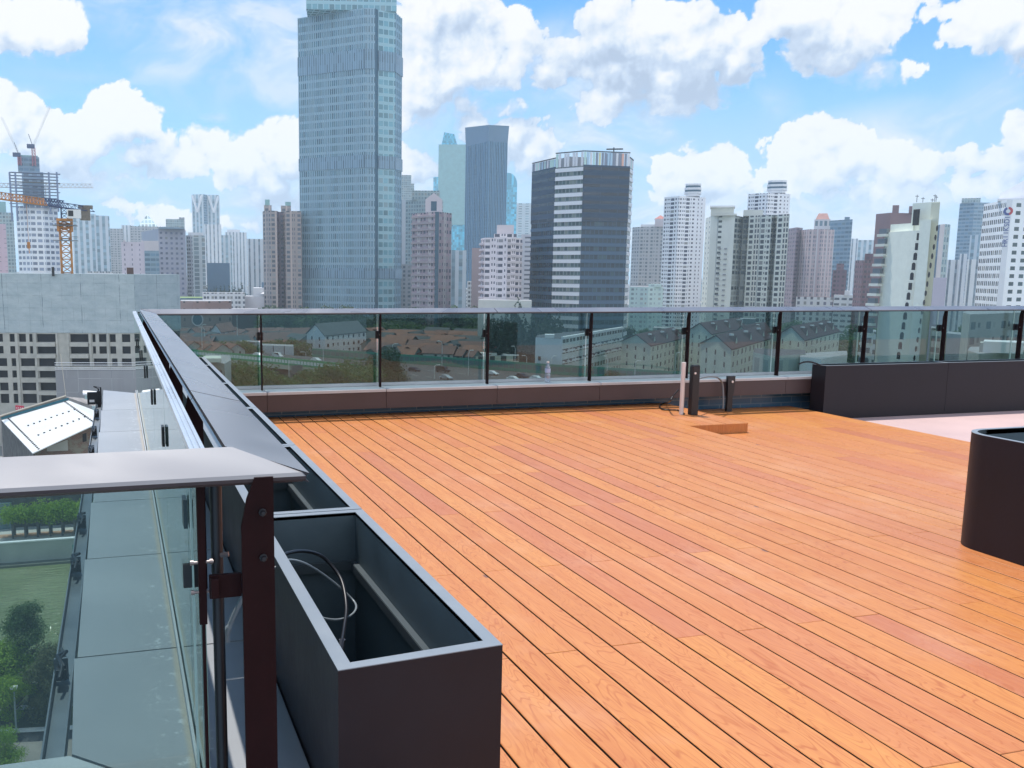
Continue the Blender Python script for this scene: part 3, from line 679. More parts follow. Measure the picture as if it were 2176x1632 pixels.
pts = [atY(1697, 774, 9.72), atY(1708, 769.5, 9.7), atY(1722, 769, 9.66), atY(1736, 773, 9.62), atY(1745, 778, 9.6)]
mb = MB(); mb.tube(catmull(pts, 8), .010, 8); mb.build('cord', M_BLACK, t, smooth=True)
def bottle_mats():
    m_, q, b, o = mat('clear_plastic'); q.n.remove(b)
    tr = q.new('ShaderNodeBsdfTransparent'); tr.inputs[0].default_value = (.86, .90, .96, 1); gl = q.new('ShaderNodeBsdfGlossy'); gl.inputs['Roughness'].default_value = .08
    df = q.new('ShaderNodeBsdfDiffuse'); df.inputs[0].default_value = (.6, .68, .85, 1)
    lw = q.new('ShaderNodeLayerWeight'); lw.inputs[0].default_value = .35
    m1 = q.new('ShaderNodeMixShader'); q.put(m1.inputs[0], q.rng(lw.outputs[1], 0, 1, .12, .9)); q.l.new(tr.outputs[0], m1.inputs[1]); q.l.new(gl.outputs[0], m1.inputs[2])
    m2 = q.new('ShaderNodeMixShader'); m2.inputs[0].default_value = .12; q.l.new(m1.outputs[0], m2.inputs[1]); q.l.new(df.outputs[0], m2.inputs[2]); q.l.new(m2.outputs[0], o.inputs[0]); return m_
t = thing('bottle', 'clear plastic water bottle standing on the far coping', 'bottle', (4.655, 9.93, ZC+.001))
prof_ = [(.0, 0), (.030, 0), (.032, .006), (.032, .10), (.030, .108), (.032, .116), (.032, .155), (.029, .178), (.016, .205), (.013, .212), (.013, .222), (0, .222)]
mb = MB(); k = 20
R_ = [[(r_*math.cos(2*math.pi*j/k), r_*math.sin(2*math.pi*j/k), z_) for j in range(k)] for r_, z_ in prof_]
for i in range(len(R_)-1):
    for j in range(k): mb.quad(R_[i][j], R_[i][(j+1) % k], R_[i+1][(j+1) % k], R_[i+1][j])
mb.build('body', bottle_mats(), t, smooth=True, weld=True)
mb = MB(); mb.tube([(0, 0, .2225), (0, 0, .240)], .0155, 16); mb.build('cap', M_WHITEP, t)
mb = MB(); mb.tube([(0, 0, .112), (0, 0, .158)], .0327, 20, cap=False); mb.build('paper_label', plain('bottle_label', (.42, .48, .66), .5), t)

# ================================================================ the city
def facade(name, wall, rects, P, FH, glass=(.03, .045, .06), light=.12, rough=.35, stripes=(), wv=.06, curtain=(.45, .45, .42), grime=.10, spec=1.5):
    m_, q, b, o = mat(name)
    uvn = q.new('ShaderNodeUVMap'); uvn.uv_map = 'UVMap'; u, v, _ = q.sep(uvn.outputs[0])
    cu = q.m('DIVIDE', u, P); cv = q.m('DIVIDE', v, FH); fu = q.m('FRACT', cu); fv = q.m('FRACT', cv)
    iu = q.m('FLOOR', cu); iv = q.m('FLOOR', cv)
    t = q.new('ShaderNodeTexCoord').outputs['Object']
    col = q.mix(q.rng(q.noise(t, .06, 4, .6), .3, .7), tuple(c_*(1-wv) for c_ in wall), tuple(min(1, c_*(1+wv)) for c_ in wall))
    col = q.mix(q.rng(q.noise(q.comb(q.m('MULTIPLY', u, .5), q.m('MULTIPLY', v, .04), 3.3), 1, 4, .6), .5, .8, 0, grime*2), col, tuple(c_*.62 for c_ in wall))
    for (a, b_, c_) in stripes: col = q.mix(q.m('MULTIPLY', q.m('GREATER_THAN', fu, a), q.m('LESS_THAN', fu, b_)), col, c_)
    msk = None; rid = 0.0
    for k, (a, b_, c_, d_) in enumerate(rects):
        r_ = q.m('MULTIPLY', q.m('MULTIPLY', q.m('GREATER_THAN', fu, a), q.m('LESS_THAN', fu, b_)), q.m('MULTIPLY', q.m('GREATER_THAN', fv, c_), q.m('LESS_THAN', fv, d_)))
        rid = q.m('ADD', rid, q.m('MULTIPLY', r_, k+1.0)); msk = r_ if msk is None else q.m('MAXIMUM', msk, r_)
    wn = q.new('ShaderNodeTexWhiteNoise', noise_dimensions='3D'); q.put(wn.inputs[0], q.comb(iu, iv, rid)); rr = wn.outputs[0]
    g = q.mix(rr, tuple(c_*.55 for c_ in glass), tuple(c_*1.5 for c_ in glass))
    g = q.mix(q.m('MULTIPLY', q.m('LESS_THAN', rr, light), .6), g, curtain)
    q.put(b.inputs['Base Color'], q.mix(msk, col, g)); q.put(b.inputs['Roughness'], q.m('MULTIPLY_ADD', msk, -(rough+.3-.12) if False else -.42, .60)); b.inputs['IOR'].default_value = spec
    return m_
def out_n(a, b): d = Vector((b[0]-a[0], b[1]-a[1], 0)).normalized(); return d, Vector((d.y, -d.x, 0))
def plan(pts, ytop, depth):
    P = []
    for (px, D) in pts: q_ = atd(px, ytop, D); P.append(Vector((q_.x, q_.y, 0)))
    n0 = P[0].normalized(); n1 = P[-1].normalized(); nm = (n0+n1).normalized()
    P.append(P[-1]+nm*depth); P.append(P[0]+nm*depth); return P
def ztop(px, y, D): return atd(px, y, D).z
M_ROOFG = plain('flat_roof_grey', (.30, .31, .33), .8, var=.2, scale=.3)
M_ROOFD = plain('flat_roof_dark', (.08, .085, .10), .8, var=.2, scale=.3)
def bld(label, pts, ytop, mats, depth=25, name='apartment_tower', cat='tower', tops=(), slabs=(), fins=(), group=None, z0=None, roofmat=None, ref=None, cz=None):
    """pts: front outline left to right as (pixel column, distance); tops: (px0, px1, y, mat, distance offset, depth, part name)"""
    P = plan(pts, ytop, depth); r_ = ref or pts[len(pts)//2]; zt = cz if cz is not None else ztop(r_[0], ytop, r_[1]); zb = GZ if z0 is None else z0
    c0 = sum(P, Vector())/len(P); t = thing(name, label, cat, (c0.x, c0.y, zb), group=group)
    L = [Vector((p.x-c0.x, p.y-c0.y, 0)) for p in P]; H = zt-zb
    ns = len(pts)-1
    if not isinstance(mats, (list, tuple)): mats = [mats]*ns
    mats = list(mats); ml = []
    for m_ in mats:
        if m_ not in ml: ml.append(m_)
    rm = roofmat or M_ROOFG; ml.append(rm)
    seg = [ml.index(m_) for m_ in mats]+[ml.index(mats[-1]), ml.index(mats[0]), ml.index(mats[0])]
    mb = MB(); mb.prism([(p.x, p.y) for p in L], 0, H, seg=seg, mt=len(ml)-1)
    # low roof parapet
    ctr = sum(L, Vector())/len(L)
    mb.build('wall', ml, t)
    for k, (a, b_, y, m_, do, dp, pn) in enumerate(tops):
        D = r_[1]+do; z1 = ztop((a+b_)/2, y, D)-zb
        Q = plan([(a, D), (b_, D)], y, dp); mb = MB(); mb.prism([(p.x-c0.x, p.y-c0.y) for p in Q], H+.01 if z1 > H else H*.5, max(z1, H+1), mt=0); mb.build(pn, m_, t)
    for (si, sp, th, pr, m_, off, pn) in slabs:   # one band part per storey, all alike
        a, b_ = L[si], L[si+1]; d, nn = out_n(a, b_); z = off
        src = None
        cnt = 0
        while z+th < H and cnt < 60:
            if src is None:
                mb = MB(); q0, q1 = a-d*.0, b_; mb.prism([tuple((q0+nn*pr).xy), tuple((q1+nn*pr).xy), tuple((q1-nn*.05).xy), tuple((q0-nn*.05).xy)], 0, th); src = mb.build(pn, m_, t); o_ = src
            else: o_ = src.copy(); COL.objects.link(o_); o_.parent = t
            o_.location = (0, 0, z); z += sp; cnt += 1
    for (si, cnt, wd, pr, m_, pn) in fins:
        a, b_ = L[si], L[si+1]; d, nn = out_n(a, b_); Ln = (b_-a).length; mb = MB()
        for k in range(cnt):
            c_ = a+d*(Ln*(k+.5)/cnt); q0, q1 = c_-d*wd/2, c_+d*wd/2
            mb.prism([tuple((q0+nn*pr).xy), tuple((q1+nn*pr).xy), tuple((q1-nn*.02).xy), tuple((q0-nn*.02).xy)], .1, H+.3)
        mb.build(pn, m_, t)
    t['_h'] = H
    return t, L, H, c0
def frame_on(L, si):
    a, b_ = L[si], L[si+1]; d, nn = out_n(a, b_); return a, d, nn, (b_-a).length
W = (.86, .86, .88); CR = (.66, .65, .58)
F_CURTAIN = facade('teal_curtain_wall', (.33, .48, .56), [(.14, .86, .02, .70)], 1.72, 5.0, glass=(.085, .19, .25), light=.10, curtain=(.22, .36, .40), spec=1.7, wv=.03, grime=0)
F_CURTAIN2 = facade('teal_curtain_wall_side', (.34, .55, .60), [(.10, .94, .02, .62)], 3.5, 5.0, glass=(.12, .29, .34), light=.14, curtain=(.30, .45, .48), spec=1.7, wv=.03, grime=0)
F_GROOVE = plain('tower_dark_groove', (.04, .10, .15), .3)
F_MECH = facade('tower_plant_floor', (.24, .37, .46), [(.3, .7, .0, 1.0)], 1.72, 5.0, glass=(.14, .22, .29), light=0, grime=0)
F_DARK = facade('dark_panel_facade', (.030, .060, .105), [(.02, .98, .10, .48)], 9, 3.9, glass=(.022, .032, .050), light=.0, curtain=(.05, .07, .09), wv=.1, grime=.1, spec=1.5)
F_DARK2 = facade('dark_window_facade', (.045, .088, .145), [(.02, .24, .0, .52), (.27, .49, .0, .52), (.52, .74, .0, .52), (.77, .98, .0, .52)], 9, 3.9, glass=(.018, .035, .050), light=.12, curtain=(.06, .12, .14), wv=.1, grime=.1)
F_WINB = facade('window_band_facade', (.20, .23, .24), [(.04, .30, .05, .95), (.36, .62, .05, .95), (.68, .96, .05, .95)], 6, 3.9, glass=(.05, .085, .085), light=.25, curtain=(.28, .33, .28), grime=0)
M_WHITEB = plain('white_band', (.80, .80, .82), .5, var=.05)
F_WHITE = facade('white_apartment_facade', W, [(.05, .13, .22, .70), (.20, .26, .30, .66), (.30, .35, .30, .66), (.40, .60, .12, .72), (.66, .74, .25, .72), (.84, .94, .28, .72)], 15, 2.85, glass=(.035, .04, .075), light=.10, grime=.06)
F_WHITE2 = facade('white_tower_plain_face', W, [(.12, .26, .30, .72), (.50, .58, .30, .72), (.78, .84, .30, .72)], 13, 2.85, glass=(.05, .05, .08), light=.15, grime=.05)
F_CREAM = facade('cream_apartment_facade', (.76, .78, .71), [(.06, .22, .15, .75), (.30, .37, .15, .85), (.42, .49, .15, .85), (.58, .74, .10, .80), (.80, .84, .3, .7), (.88, .98, .15, .72)], 14, 2.9, glass=(.07, .085, .10), light=.15, grime=.10, stripes=[(.27, .52, (.76, .75, .67)), (.52, .56, (.40, .43, .42))])
F_CREAMP = facade('cream_plain_facade', (.80, .82, .75), [(.42, .60, .18, .62)], 11, 2.9, glass=(.08, .10, .10), light=.2, grime=.12, stripes=[(.36, .41, (.44, .47, .46))])
F_CREAMB = facade('cream_balcony_column', (.40, .43, .40), [(.1, .9, .25, .9)], 4, 2.9, glass=(.06, .08, .09), light=.3, curtain=(.6, .62, .56), grime=.3)
F_BROWN = facade('brown_pink_apartment_facade', (.42, .31, .33), [(.06, .24, .2, .75), (.34, .44, .3, .75), (.60, .68, .3, .7), (.78, .92, .2, .75)], 11, 3.6, glass=(.06, .06, .08), light=.30, curtain=(.60, .56, .54), grime=.4, wv=.15, stripes=[(.48, .74, (.52, .46, .44))])
F_PINKW = facade('pale_pink_apartment_facade', (.78, .71, .73), [(.04, .30, .12, .62), (.40, .47, .3, .72), (.54, .61, .3, .72), (.70, .95, .12, .62)], 9, 2.9, glass=(.08, .08, .11), light=.2, curtain=(.45, .42, .42), grime=.15)
F_TAUPE = facade('taupe_apartment_facade', (.36, .30, .28), [(.10, .40, .15, .75), (.62, .70, .2, .8), (.80, .88, .2, .8)], 7, 2.9, glass=(.09, .10, .12), light=.25, curtain=(.45, .44, .43), grime=.2, stripes=[(.44, .58, (.52, .42, .38))])
F_GREY = facade('grey_apartment_facade', (.47, .47, .48), [(.10, .34, .2, .75), (.45, .55, .3, .75), (.68, .88, .2, .75)], 8, 2.9, glass=(.14, .17, .19), light=.2, curtain=(.5, .5, .5), grime=.1)
F_GREYG = facade('grey_green_tower_facade', (.38, .46, .46), [(.08, .42, .15, .8), (.58, .92, .15, .8)], 5, 3.0, glass=(.16, .22, .24), light=.2, grime=.1)
F_STRIPE = facade('striped_tower_facade', (.58, .64, .68), [(.25, .75, .0, 1.0)], 6, 3.1, glass=(.22, .32, .38), light=.1, curtain=(.3, .4, .45), grime=.0)
F_STRIPE2 = facade('fine_striped_facade', (.74, .76, .78), [(.30, .62, .0, 1.0)], 4.4, 3.1, glass=(.20, .25, .30), light=.1, curtain=(.28, .34, .4), grime=.0)
F_BLUEG = facade('blue_grey_facade', (.22, .32, .40), [(.05, .95, .2, .75)], 4, 3.6, glass=(.10, .18, .26), light=.1, curtain=(.2, .3, .36), grime=.0)
F_BLUEDK = facade('dark_blue_fin_facade', (.10, .24, .38), [(.35, .95, .05, .95)], 3.0, 4.0, glass=(.045, .085, .14), light=.06, curtain=(.2, .26, .3), grime=.0, spec=1.6)
F_CYAN = facade('cyan_glass_facade', (.07, .42, .58), [(.02, .98, .04, .96)], 3.0, 4.0, glass=(.07, .44, .60), light=.0, grime=.0, spec=1.7, wv=.02)
F_WGRID = facade('white_grid_facade', (.84, .86, .88), [(.14, .86, .14, .66)], 4.4, 4.3, glass=(.20, .24, .32), light=.06, curtain=(.35, .38, .42), grime=.0)
F_LOGO = facade('white_office_facade', (.86, .88, .90), [(.10, .40, .14, .72), (.56, .86, .14, .72)], 4.6, 3.55, glass=(.06, .085, .10), light=.08, grime=.03)
F_LOGO2 = facade('white_office_wide_face', (.86, .88, .90), [(.22, .46, .16, .66), (.70, .94, .16, .66)], 11.0, 3.55, glass=(.05, .08, .085), light=.1, grime=.02)
F_PURPLE = facade('purple_grey_slab_facade', (.26, .20, .24), [(.2, .5, .2, .7), (.6, .8, .3, .7)], 6, 2.9, glass=(.10, .09, .12), light=.1, grime=.1)
F_PINKS = facade('pink_striped_tower_facade', (.46, .36, .38), [(.06, .20, .2, .8), (.42, .56, .2, .8), (.62, .70, .2, .8)], 7, 2.9, glass=(.16, .16, .19), light=.25, curtain=(.55, .52, .54), grime=.1, stripes=[(.24, .38, (.58, .48, .48)), (.74, .86, (.56, .54, .56))])
F_MAROON = facade('maroon_facade', (.20, .11, .13), [(.15, .45, .2, .7), (.6, .85, .2, .7)], 6, 3.0, glass=(.11, .08, .10), light=.1, curtain=(.25, .18, .2), grime=.1)
F_MAROONP = plain('maroon_plain', (.24, .145, .155), .6, var=.08, scale=.1)
F_MINT = facade('mint_lowrise_facade', (.52, .68, .66), [(.2, .5, .2, .7), (.7, .85, .3, .7)], 8, 3.2, glass=(.30, .40, .42), light=.1, grime=.1)
F_PURPG = facade('lilac_grid_facade', (.44, .43, .50), [(.28, .74, .30, .74)], 4.6, 4.0, glass=(.13, .14, .22), light=.03, grime=.0)
F_LOWW = facade('white_lowrise_facade', (.72, .73, .74), [(.15, .45, .2, .7), (.55, .85, .2, .7)], 5, 3.2, glass=(.10, .12, .14), light=.2, grime=.1)
F_DKPLAIN = plain('dark_blue_plain', (.10, .19, .29), .5, var=.1, scale=.05)
M_TEALM = plain('teal_metal', (.26, .46, .46), .4, var=.1, scale=.2)
M_CREAMP = plain('cream_render', (.66, .67, .61), .8, var=.08, scale=.15)
M_WHITER = plain('white_render', (.82, .82, .84), .7, var=.06, scale=.15)
M_PALEP = plain('pale_pink_render', (.62, .56, .58), .7, var=.06, scale=.1)

# --- the tall glass tower
t, L, H, c0 = bld('tallest glass skyscraper, teal curtain wall running out of the top of the frame', [(632, 648), (775, 619), (797, 619), (804, 623), (840, 628), (855, 643)], 17, [F_CURTAIN, F_CURTAIN, F_GROOVE, F_CURTAIN2, F_CURTAIN], 60, 'glass_skyscraper', 'skyscraper', ref=(775, 619),
    tops=[(650, 843, -40, F_CURTAIN2, 6, 40, 'crown')])
M_FIN = plain('tower_fin', (.38, .54, .62), .35, var=.05, scale=.2)
for si, cnt in ((0, 34), (1, 4), (4, 4)):
    a, d, nn, Ln = frame_on(L, si); mb = MB()
    for k in range(cnt):
        c_ = a+d*(Ln*(k+.5)/cnt); q0, q1 = c_-d*.14, c_+d*.14; mb.prism([tuple((q0+nn*.5).xy), tuple((q1+nn*.5).xy), tuple((q1-nn*.02).xy), tuple((q0-nn*.02).xy)], .1, H)
    mb.build('fins', M_FIN, t)
for (ya, yb) in ((104, 146), (329, 356), (570, 592)):
    za = ztop(775, yb, 619)-GZ; zb_ = ztop(775, ya, 619)-GZ
    for si in (0, 1, 3, 4):
        a, d, nn, Ln = frame_on(L, si); mb = MB(); b_ = a+d*Ln
        mb.prism([tuple((a+nn*.62).xy), tuple((b_+nn*.62).xy), tuple((b_-nn*.0).xy), tuple((a-nn*.0).xy)], za, zb_); mb.build('plant_floor', F_MECH, t)
# --- dark office tower with white banded corners
t, L, H, c0 = bld('dark blue-grey octagonal office tower with white banded corners', [(1132, 500), (1181, 478), (1240, 470), (1338, 480), (1345, 492)], 352, [F_DARK2, F_WINB, F_DARK2, F_WINB], 45, 'office_tower', 'office tower', ref=(1240, 470), roofmat=M_ROOFD,
    slabs=[(1, 3.9, 1.75, .35, M_WHITEB, 2.0, 'white_band'), (3, 3.9, 1.75, .35, M_WHITEB, 2.0, 'white_band'), (0, 3.9, 1.3, .3, plain('dark_band', (.060, .115, .185), .4, var=.1), 2.2, 'dark_band'), (2, 3.9, 1.3, .3, MATS['dark_band'], 2.2, 'dark_band')])
def strip_part(si, za, zb_, m_, pn, pr=.35):
    a, d, nn, Ln = frame_on(L, si); b_ = a+d*Ln; mb = MB(); mb.prism([tuple((a+nn*pr).xy), tuple((b_+nn*pr).xy), tuple((b_-nn*.1).xy), tuple((a-nn*.1).xy)], za, zb_); return mb.build(pn, m_, t)
hz = lambda y: ztop(1240, y, 470)-GZ
strip_part(0, hz(470), hz(350), F_DARK, 'louvre_wall'); strip_part(2, hz(470), hz(350), F_DARK, 'louvre_wall', .4)
CR_COL = [(.75, .75, .78), (.45, .62, .75), (.80, .45, .35), (.25, .28, .35), (.72, .70, .45), (.55, .75, .70)]
for i, c_ in enumerate(CR_COL): plain('crown_panel_%d' % i, c_, .5)
for si in (0, 1, 2, 3):
    a, d, nn, Ln = frame_on(L, si); cnt = max(2, int(Ln/1.4)); mb = MB()
    for k in range(cnt):
        if si in (1, 3) and k % 3 == 2: continue
        q0 = a+d*(Ln*(k+.15)/cnt); q1 = a+d*(Ln*(k+.85)/cnt)
        zt_ = hz(323 if si in (1, 2) else 333)
        mb.prism([tuple((q0+nn*.3).xy), tuple((q1+nn*.3).xy), tuple((q1-nn*.1).xy), tuple((q0-nn*.1).xy)], H+.05, zt_, m=random.choice([0, 1, 3, 3, 3, 2, 4, 5, 0]) if si in (0, 2) else random.choice([0, 0, 5]))
    mb.build('crown_screen', [MATS['crown_panel_%d' % i] for i in range(6)], t)
    mb = MB(); b_ = a+d*Ln; zt_ = hz(322 if si in (1, 2) else 332)
    mb.prism([tuple((a+nn*.35).xy), tuple((b_+nn*.35).xy), tuple((b_-nn*.1).xy), tuple((a-nn*.1).xy)], zt_, zt_+.5); mb.build('crown_rail', M_ROOFD, t)
mb = MB(); mb.box(10, 16, -8, -2, H+.1, H+9); mb.box(-12, -2, -6, 6, H+.1, H+6.5); mb.build('roof_plant', M_ROOFG, t)
mb = MB(); mb.tube([(13, -5, H+9), (13, -5, H+12)], .3, 6); mb.tube([(9, -5, H+11), (18, -5, H+11.5)], .35, 6); mb.build('antenna', M_BLACK, t)
E_ = None
# --- skyline, left to right
bld('pink slab tower cut off by the left edge', [(-40, 700), (12, 700)], 476, F_PURPLE and facade('pink_slab_facade', (.60, .44, .50), [(.2, .8, .35, .5)], 6, 3, glass=(.4, .3, .36), light=0), 20, tops=[])
bld('teal grey tower with rounded top behind the pink slab', [(-30, 900), (28, 900)], 452, F_GREYG, 30, tops=[(-30, 12, 428, M_TEALM, 3, 15, 'roof_crown')])
bld('pale tower striped blue and white just right of the crane mast', [(152, 1100), (203, 1100)], 455, F_STRIPE, 30)
bld('bluish slab with white edges right of the crane', [(200, 1000), (232, 1005)], 459, F_STRIPE, 30)
bld('narrow grey tower behind the lilac office', [(233, 1250), (262, 1250)], 486, F_GREY, 30)
bld('slim grey tower with flat top left of the pyramid roof', [(258, 1300), (283, 1300)], 479, F_STRIPE2, 30)
bld('long low-rise block on the far left skyline', [(185, 900), (240, 900)], 577, F_LOWW, 20, 'building', 'building')
t_, L_, H_, c_ = bld('wide pale block carrying the glass pyramid roof', [(276, 1150), (352, 1150)], 482, F_GREY, 40, 'office_block', 'office block')
z0_ = H_; q0 = plan([(293, 1155), (335, 1155)], 482, 24); ap = sum(q0, Vector())/4; mb = MB()
for i in range(4):
    a, b_ = q0[i]-c_, q0[(i+1) % 4]-c_; zt_ = ztop(314, 455, 1165)-GZ; mb.poly([(a.x, a.y, z0_), (b_.x, b_.y, z0_), ((ap-c_).x, (ap-c_).y, zt_)])
mb.build('pyramid_roof', facade('pyramid_glass', (.62, .72, .74), [(.15, .85, .15, .85)], 4, 4, glass=(.3, .42, .45)), t_)
bld('pale lilac hotel block with square punched windows', [(257, 760), (308, 752)], 514, facade('pink_white_dots', (.62, .55, .60), [(.35, .5, .3, .75)], 6.0, 3.6, glass=(.25, .22, .28), light=0), 25, 'office_block', 'office block', tops=[(262, 266, 511, M_PALEP, 2, 5, 'roof_box'), (300, 305, 511, M_PALEP, 2, 5, 'roof_box')])
t_, L_, H_, c_ = bld('block with dark blue glass front and lilac top beside the dotted pink block', [(306, 745), (337, 745)], 512, F_PURPG and M_PALEP, 25, 'office_block', 'office block')
mb = MB(); a, d, nn, Ln = frame_on(L_, 0); b_ = a+d*Ln; mb.prism([tuple((a+nn*.3).xy), tuple((b_+nn*.3).xy), tuple((b_-nn*.1).xy), tuple((a-nn*.1).xy)], .1, ztop(320, 533, 745)-GZ); mb.build('glass_front', F_BLUEG, t_)
bld('grey and lilac office block with a grid of small square windows', [(300, 870), (336, 800), (394, 812)], 486, [plain('lilac_plain', (.40, .43, .50), .7, scale=.05), F_PURPG], 30, 'office_block', 'office block', tops=[(337, 392, 483, F_BLUEG, -2, 30, 'glass_top')])
bld('cylindrical grey block with a flat roof behind the lilac office', [(352, 1200), (392, 1200)], 466, F_GREYG, 30, 'office_block', 'office block', tops=[(380, 392, 462, F_GREY, -2, 12, 'stair_tower')])
t_, L_, H_, c_ = bld('pair of joined towers with V-shaped crowns on the left skyline', [(407, 1500), (432, 1490), (440, 1500), (466, 1500)], 414, [F_STRIPE, F_BLUEG, F_STRIPE], 40)
for si in (0, 2):
    a, d, nn, Ln = frame_on(L_, si); mb = MB()
    for s0, s1 in ((.1, .5), (.9, .5)):
        p0 = a+d*(Ln*s0)+nn*1.2; p1 = a+d*(Ln*s1)+nn*1.2
        mb.tube([(p0.x, p0.y, H_-2), (p1.x, p1.y, H_-26)], 1.8, 6)
    mb.build('v_crown', M_WHITER, t_)
bld('cream office block with tall dark window strip beside the lilac one', [(395, 840), (408, 836), (435, 840)], 500, [F_LOWW, facade('tan_strip', (.62, .66, .66), [(.2, .8, .1, .9)], 7, 3.6, glass=(.26, .32, .34))], 25, 'office_block', 'office block', tops=[(400, 432, 494, M_WHITER, 2, 20, 'cornice')])
bld('blue striped apartment tower in front of the joined pair', [(434, 1150), (470, 1150)], 477, F_STRIPE2, 30)
bld('pale blue apartment tower between the pair and the white cluster', [(466, 1250), (492, 1250)], 500, F_STRIPE, 30)
bld('white tower with an arched blue glass strip and open roof frame', [(478, 1300), (524, 1300)], 494, F_STRIPE2, 35, tops=[(482, 510, 488, M_WHITER, 3, 10, 'roof_frame')])
bld('white slab with fine dark vertical stripes left of the brown twin tower', [(525, 900), (560, 900)], 508, F_STRIPE2, 25)
t_, L_, H_, c_ = bld('brown twin apartment tower with teal rooftop frames beside the glass skyscraper', [(558, 640), (574, 632), (588, 632), (592, 642), (601, 642), (606, 632), (640, 632)], 450, [F_TAUPE, F_TAUPE, F_PURPLE, F_PURPLE, F_TAUPE, F_TAUPE], 30, tops=[(561, 577, 436, F_TAUPE, 2, 12, 'upper_floor'), (597, 618, 437, F_TAUPE, 2, 12, 'upper_floor'), (563, 573, 424, M_TEALM, 3, 8, 'roof_frame'), (606, 618, 429, M_TEALM, 3, 8, 'roof_frame')])
# right of the skyscraper
bld('round-topped teal tower peeping out right of the skyscraper', [(845, 1300), (880, 1300)], 390, F_GREYG, 30, tops=[(845, 874, 372, F_GREYG, 3, 20, 'round_top')])
bld('stepped grey-green tower block behind the pink gabled one', [(862, 800), (905, 790), (942, 800)], 424, [F_GREYG, F_GREYG], 35, tops=[(875, 935, 405, F_GREYG, 4, 20, 'upper_floor')])
bld('slim white tower squeezed beside the skyscraper', [(846, 700), (862, 700)], 425, F_STRIPE2, 20)
bld('low grey apartment block at the foot of the skyscraper', [(840, 680), (878, 680)], 562, F_GREY, 25)
t_, L_, H_, c_ = bld('pinkish brown apartment tower with a gabled cupola and dark stair strip', [(876, 560), (925, 541), (933, 541), (960, 553)], 450, [F_BROWN, F_GROOVE, F_BROWN], 28, ref=(925, 541), tops=[(904, 940, 424, M_PALEP, 8, 17, 'cupola')],
    slabs=[(0, 3.6, 1.1, .8, plain('brown_balcony', (.42, .34, .34), .6, var=.2, scale=.5), 2.4, 'balcony_band')])
q0 = plan([(904, 549), (940, 549)], 424, 17); zc = ztop(922, 424, 549)-GZ; za = ztop(922, 410, 549)-GZ
Q = [p-c_ for p in q0]; mb = MB(); m1 = (Q[0]+Q[1])/2; m2 = (Q[2]+Q[3])/2
mb.poly([(Q[0].x, Q[0].y, zc), (Q[1].x, Q[1].y, zc), (m1.x, m1.y, za)]); mb.poly([(Q[1].x, Q[1].y, zc), (Q[2].x, Q[2].y, zc), (m2.x, m2.y, za), (m1.x, m1.y, za)]); mb.poly([(Q[3].x, Q[3].y, zc), (Q[0].x, Q[0].y, zc), (m1.x, m1.y, za), (m2.x, m2.y, za)])
mb.build('gable_roof', M_PALEP, t_)
mb = MB(); d, nn = out_n(Q[0], Q[1]); e0, e1 = m1-d*1.6+nn*.1, m1+d*1.6+nn*.1; mb.quad((e0.x, e0.y, H_+1), (e1.x, e1.y, H_+1), (e1.x, e1.y, zc-1), (e0.x, e0.y, zc-1)); mb.build('arched_opening', F_GROOVE, t_)
t_, L_, H_, c_ = bld('cyan glass skyscraper with a slanted wing on its roof', [(935, 1500), (994, 1500)], 309, F_CYAN, 45, 'glass_skyscraper', 'skyscraper', tops=[(932, 994, 314, M_TEALM, -3, 50, 'cornice')])
q0 = plan([(938, 1500), (972, 1500)], 309, 20); Q = [p-c_ for p in q0]; zl = ztop(940, 281, 1500)-GZ; zr = ztop(966, 285, 1500)-GZ
mb = MB(); d = (Q[1]-Q[0]).normalized(); f0, f1 = Q[0]+d*4, Q[1]-d*5; k0, k1 = Q[3]+d*4, Q[2]-d*5
mb.quad((Q[0].x, Q[0].y, H_), (Q[1].x, Q[1].y, H_), (f1.x, f1.y, zr), (f0.x, f0.y, zl)); mb.quad((Q[1].x, Q[1].y, H_), (Q[2].x, Q[2].y, H_), (k1.x, k1.y, zr), (f1.x, f1.y, zr)); mb.quad((Q[3].x, Q[3].y, H_), (Q[0].x, Q[0].y, H_), (f0.x, f0.y, zl), (k0.x, k0.y, zl)); mb.quad((f0.x, f0.y, zl), (f1.x, f1.y, zr), (k1.x, k1.y, zr), (k0.x, k0.y, zl)); mb.quad((Q[2].x, Q[2].y, H_), (Q[3].x, Q[3].y, H_), (k0.x, k0.y, zl), (k1.x, k1.y, zr))
mb.build('roof_wing', F_CYAN, t_)
bld('small cyan tower behind the left edge of the winged skyscraper', [(921, 1900), (936, 1900)], 376, F_CYAN, 40, 'glass_skyscraper', 'skyscraper')
t_, L_, H_, c_ = bld('dark blue skyscraper with vertical fins and a flared top', [(990, 1120), (1038, 1075), (1079, 1090)], 300, [F_BLUEDK, F_BLUEDK], 45, 'glass_skyscraper', 'skyscraper', ref=(1038, 1075))
M_DFIN = plain('dark_fin', (.12, .27, .40), .4, var=.05)
for si, cnt in ((0, 13), (1, 12)):
    a, d, nn, Ln = frame_on(L_, si); mb = MB()
    for k in range(cnt):
        q_ = a+d*(Ln*(k+.5)/cnt); q0, q1 = q_-d*.4, q_+d*.4; mb.prism([tuple((q0+nn*1).xy), tuple((q1+nn*1).xy), tuple((q1-nn*.02).xy), tuple((q0-nn*.02).xy)], .1, H_)
    mb.build('fins', M_DFIN, t_)
mb = MB(); zc = [ztop(988, 271, 1120)-GZ, ztop(1038, 266, 1075)-GZ, ztop(1084, 268, 1090)-GZ, ztop(1060, 268, 1120)-GZ, ztop(1000, 270, 1120)-GZ]
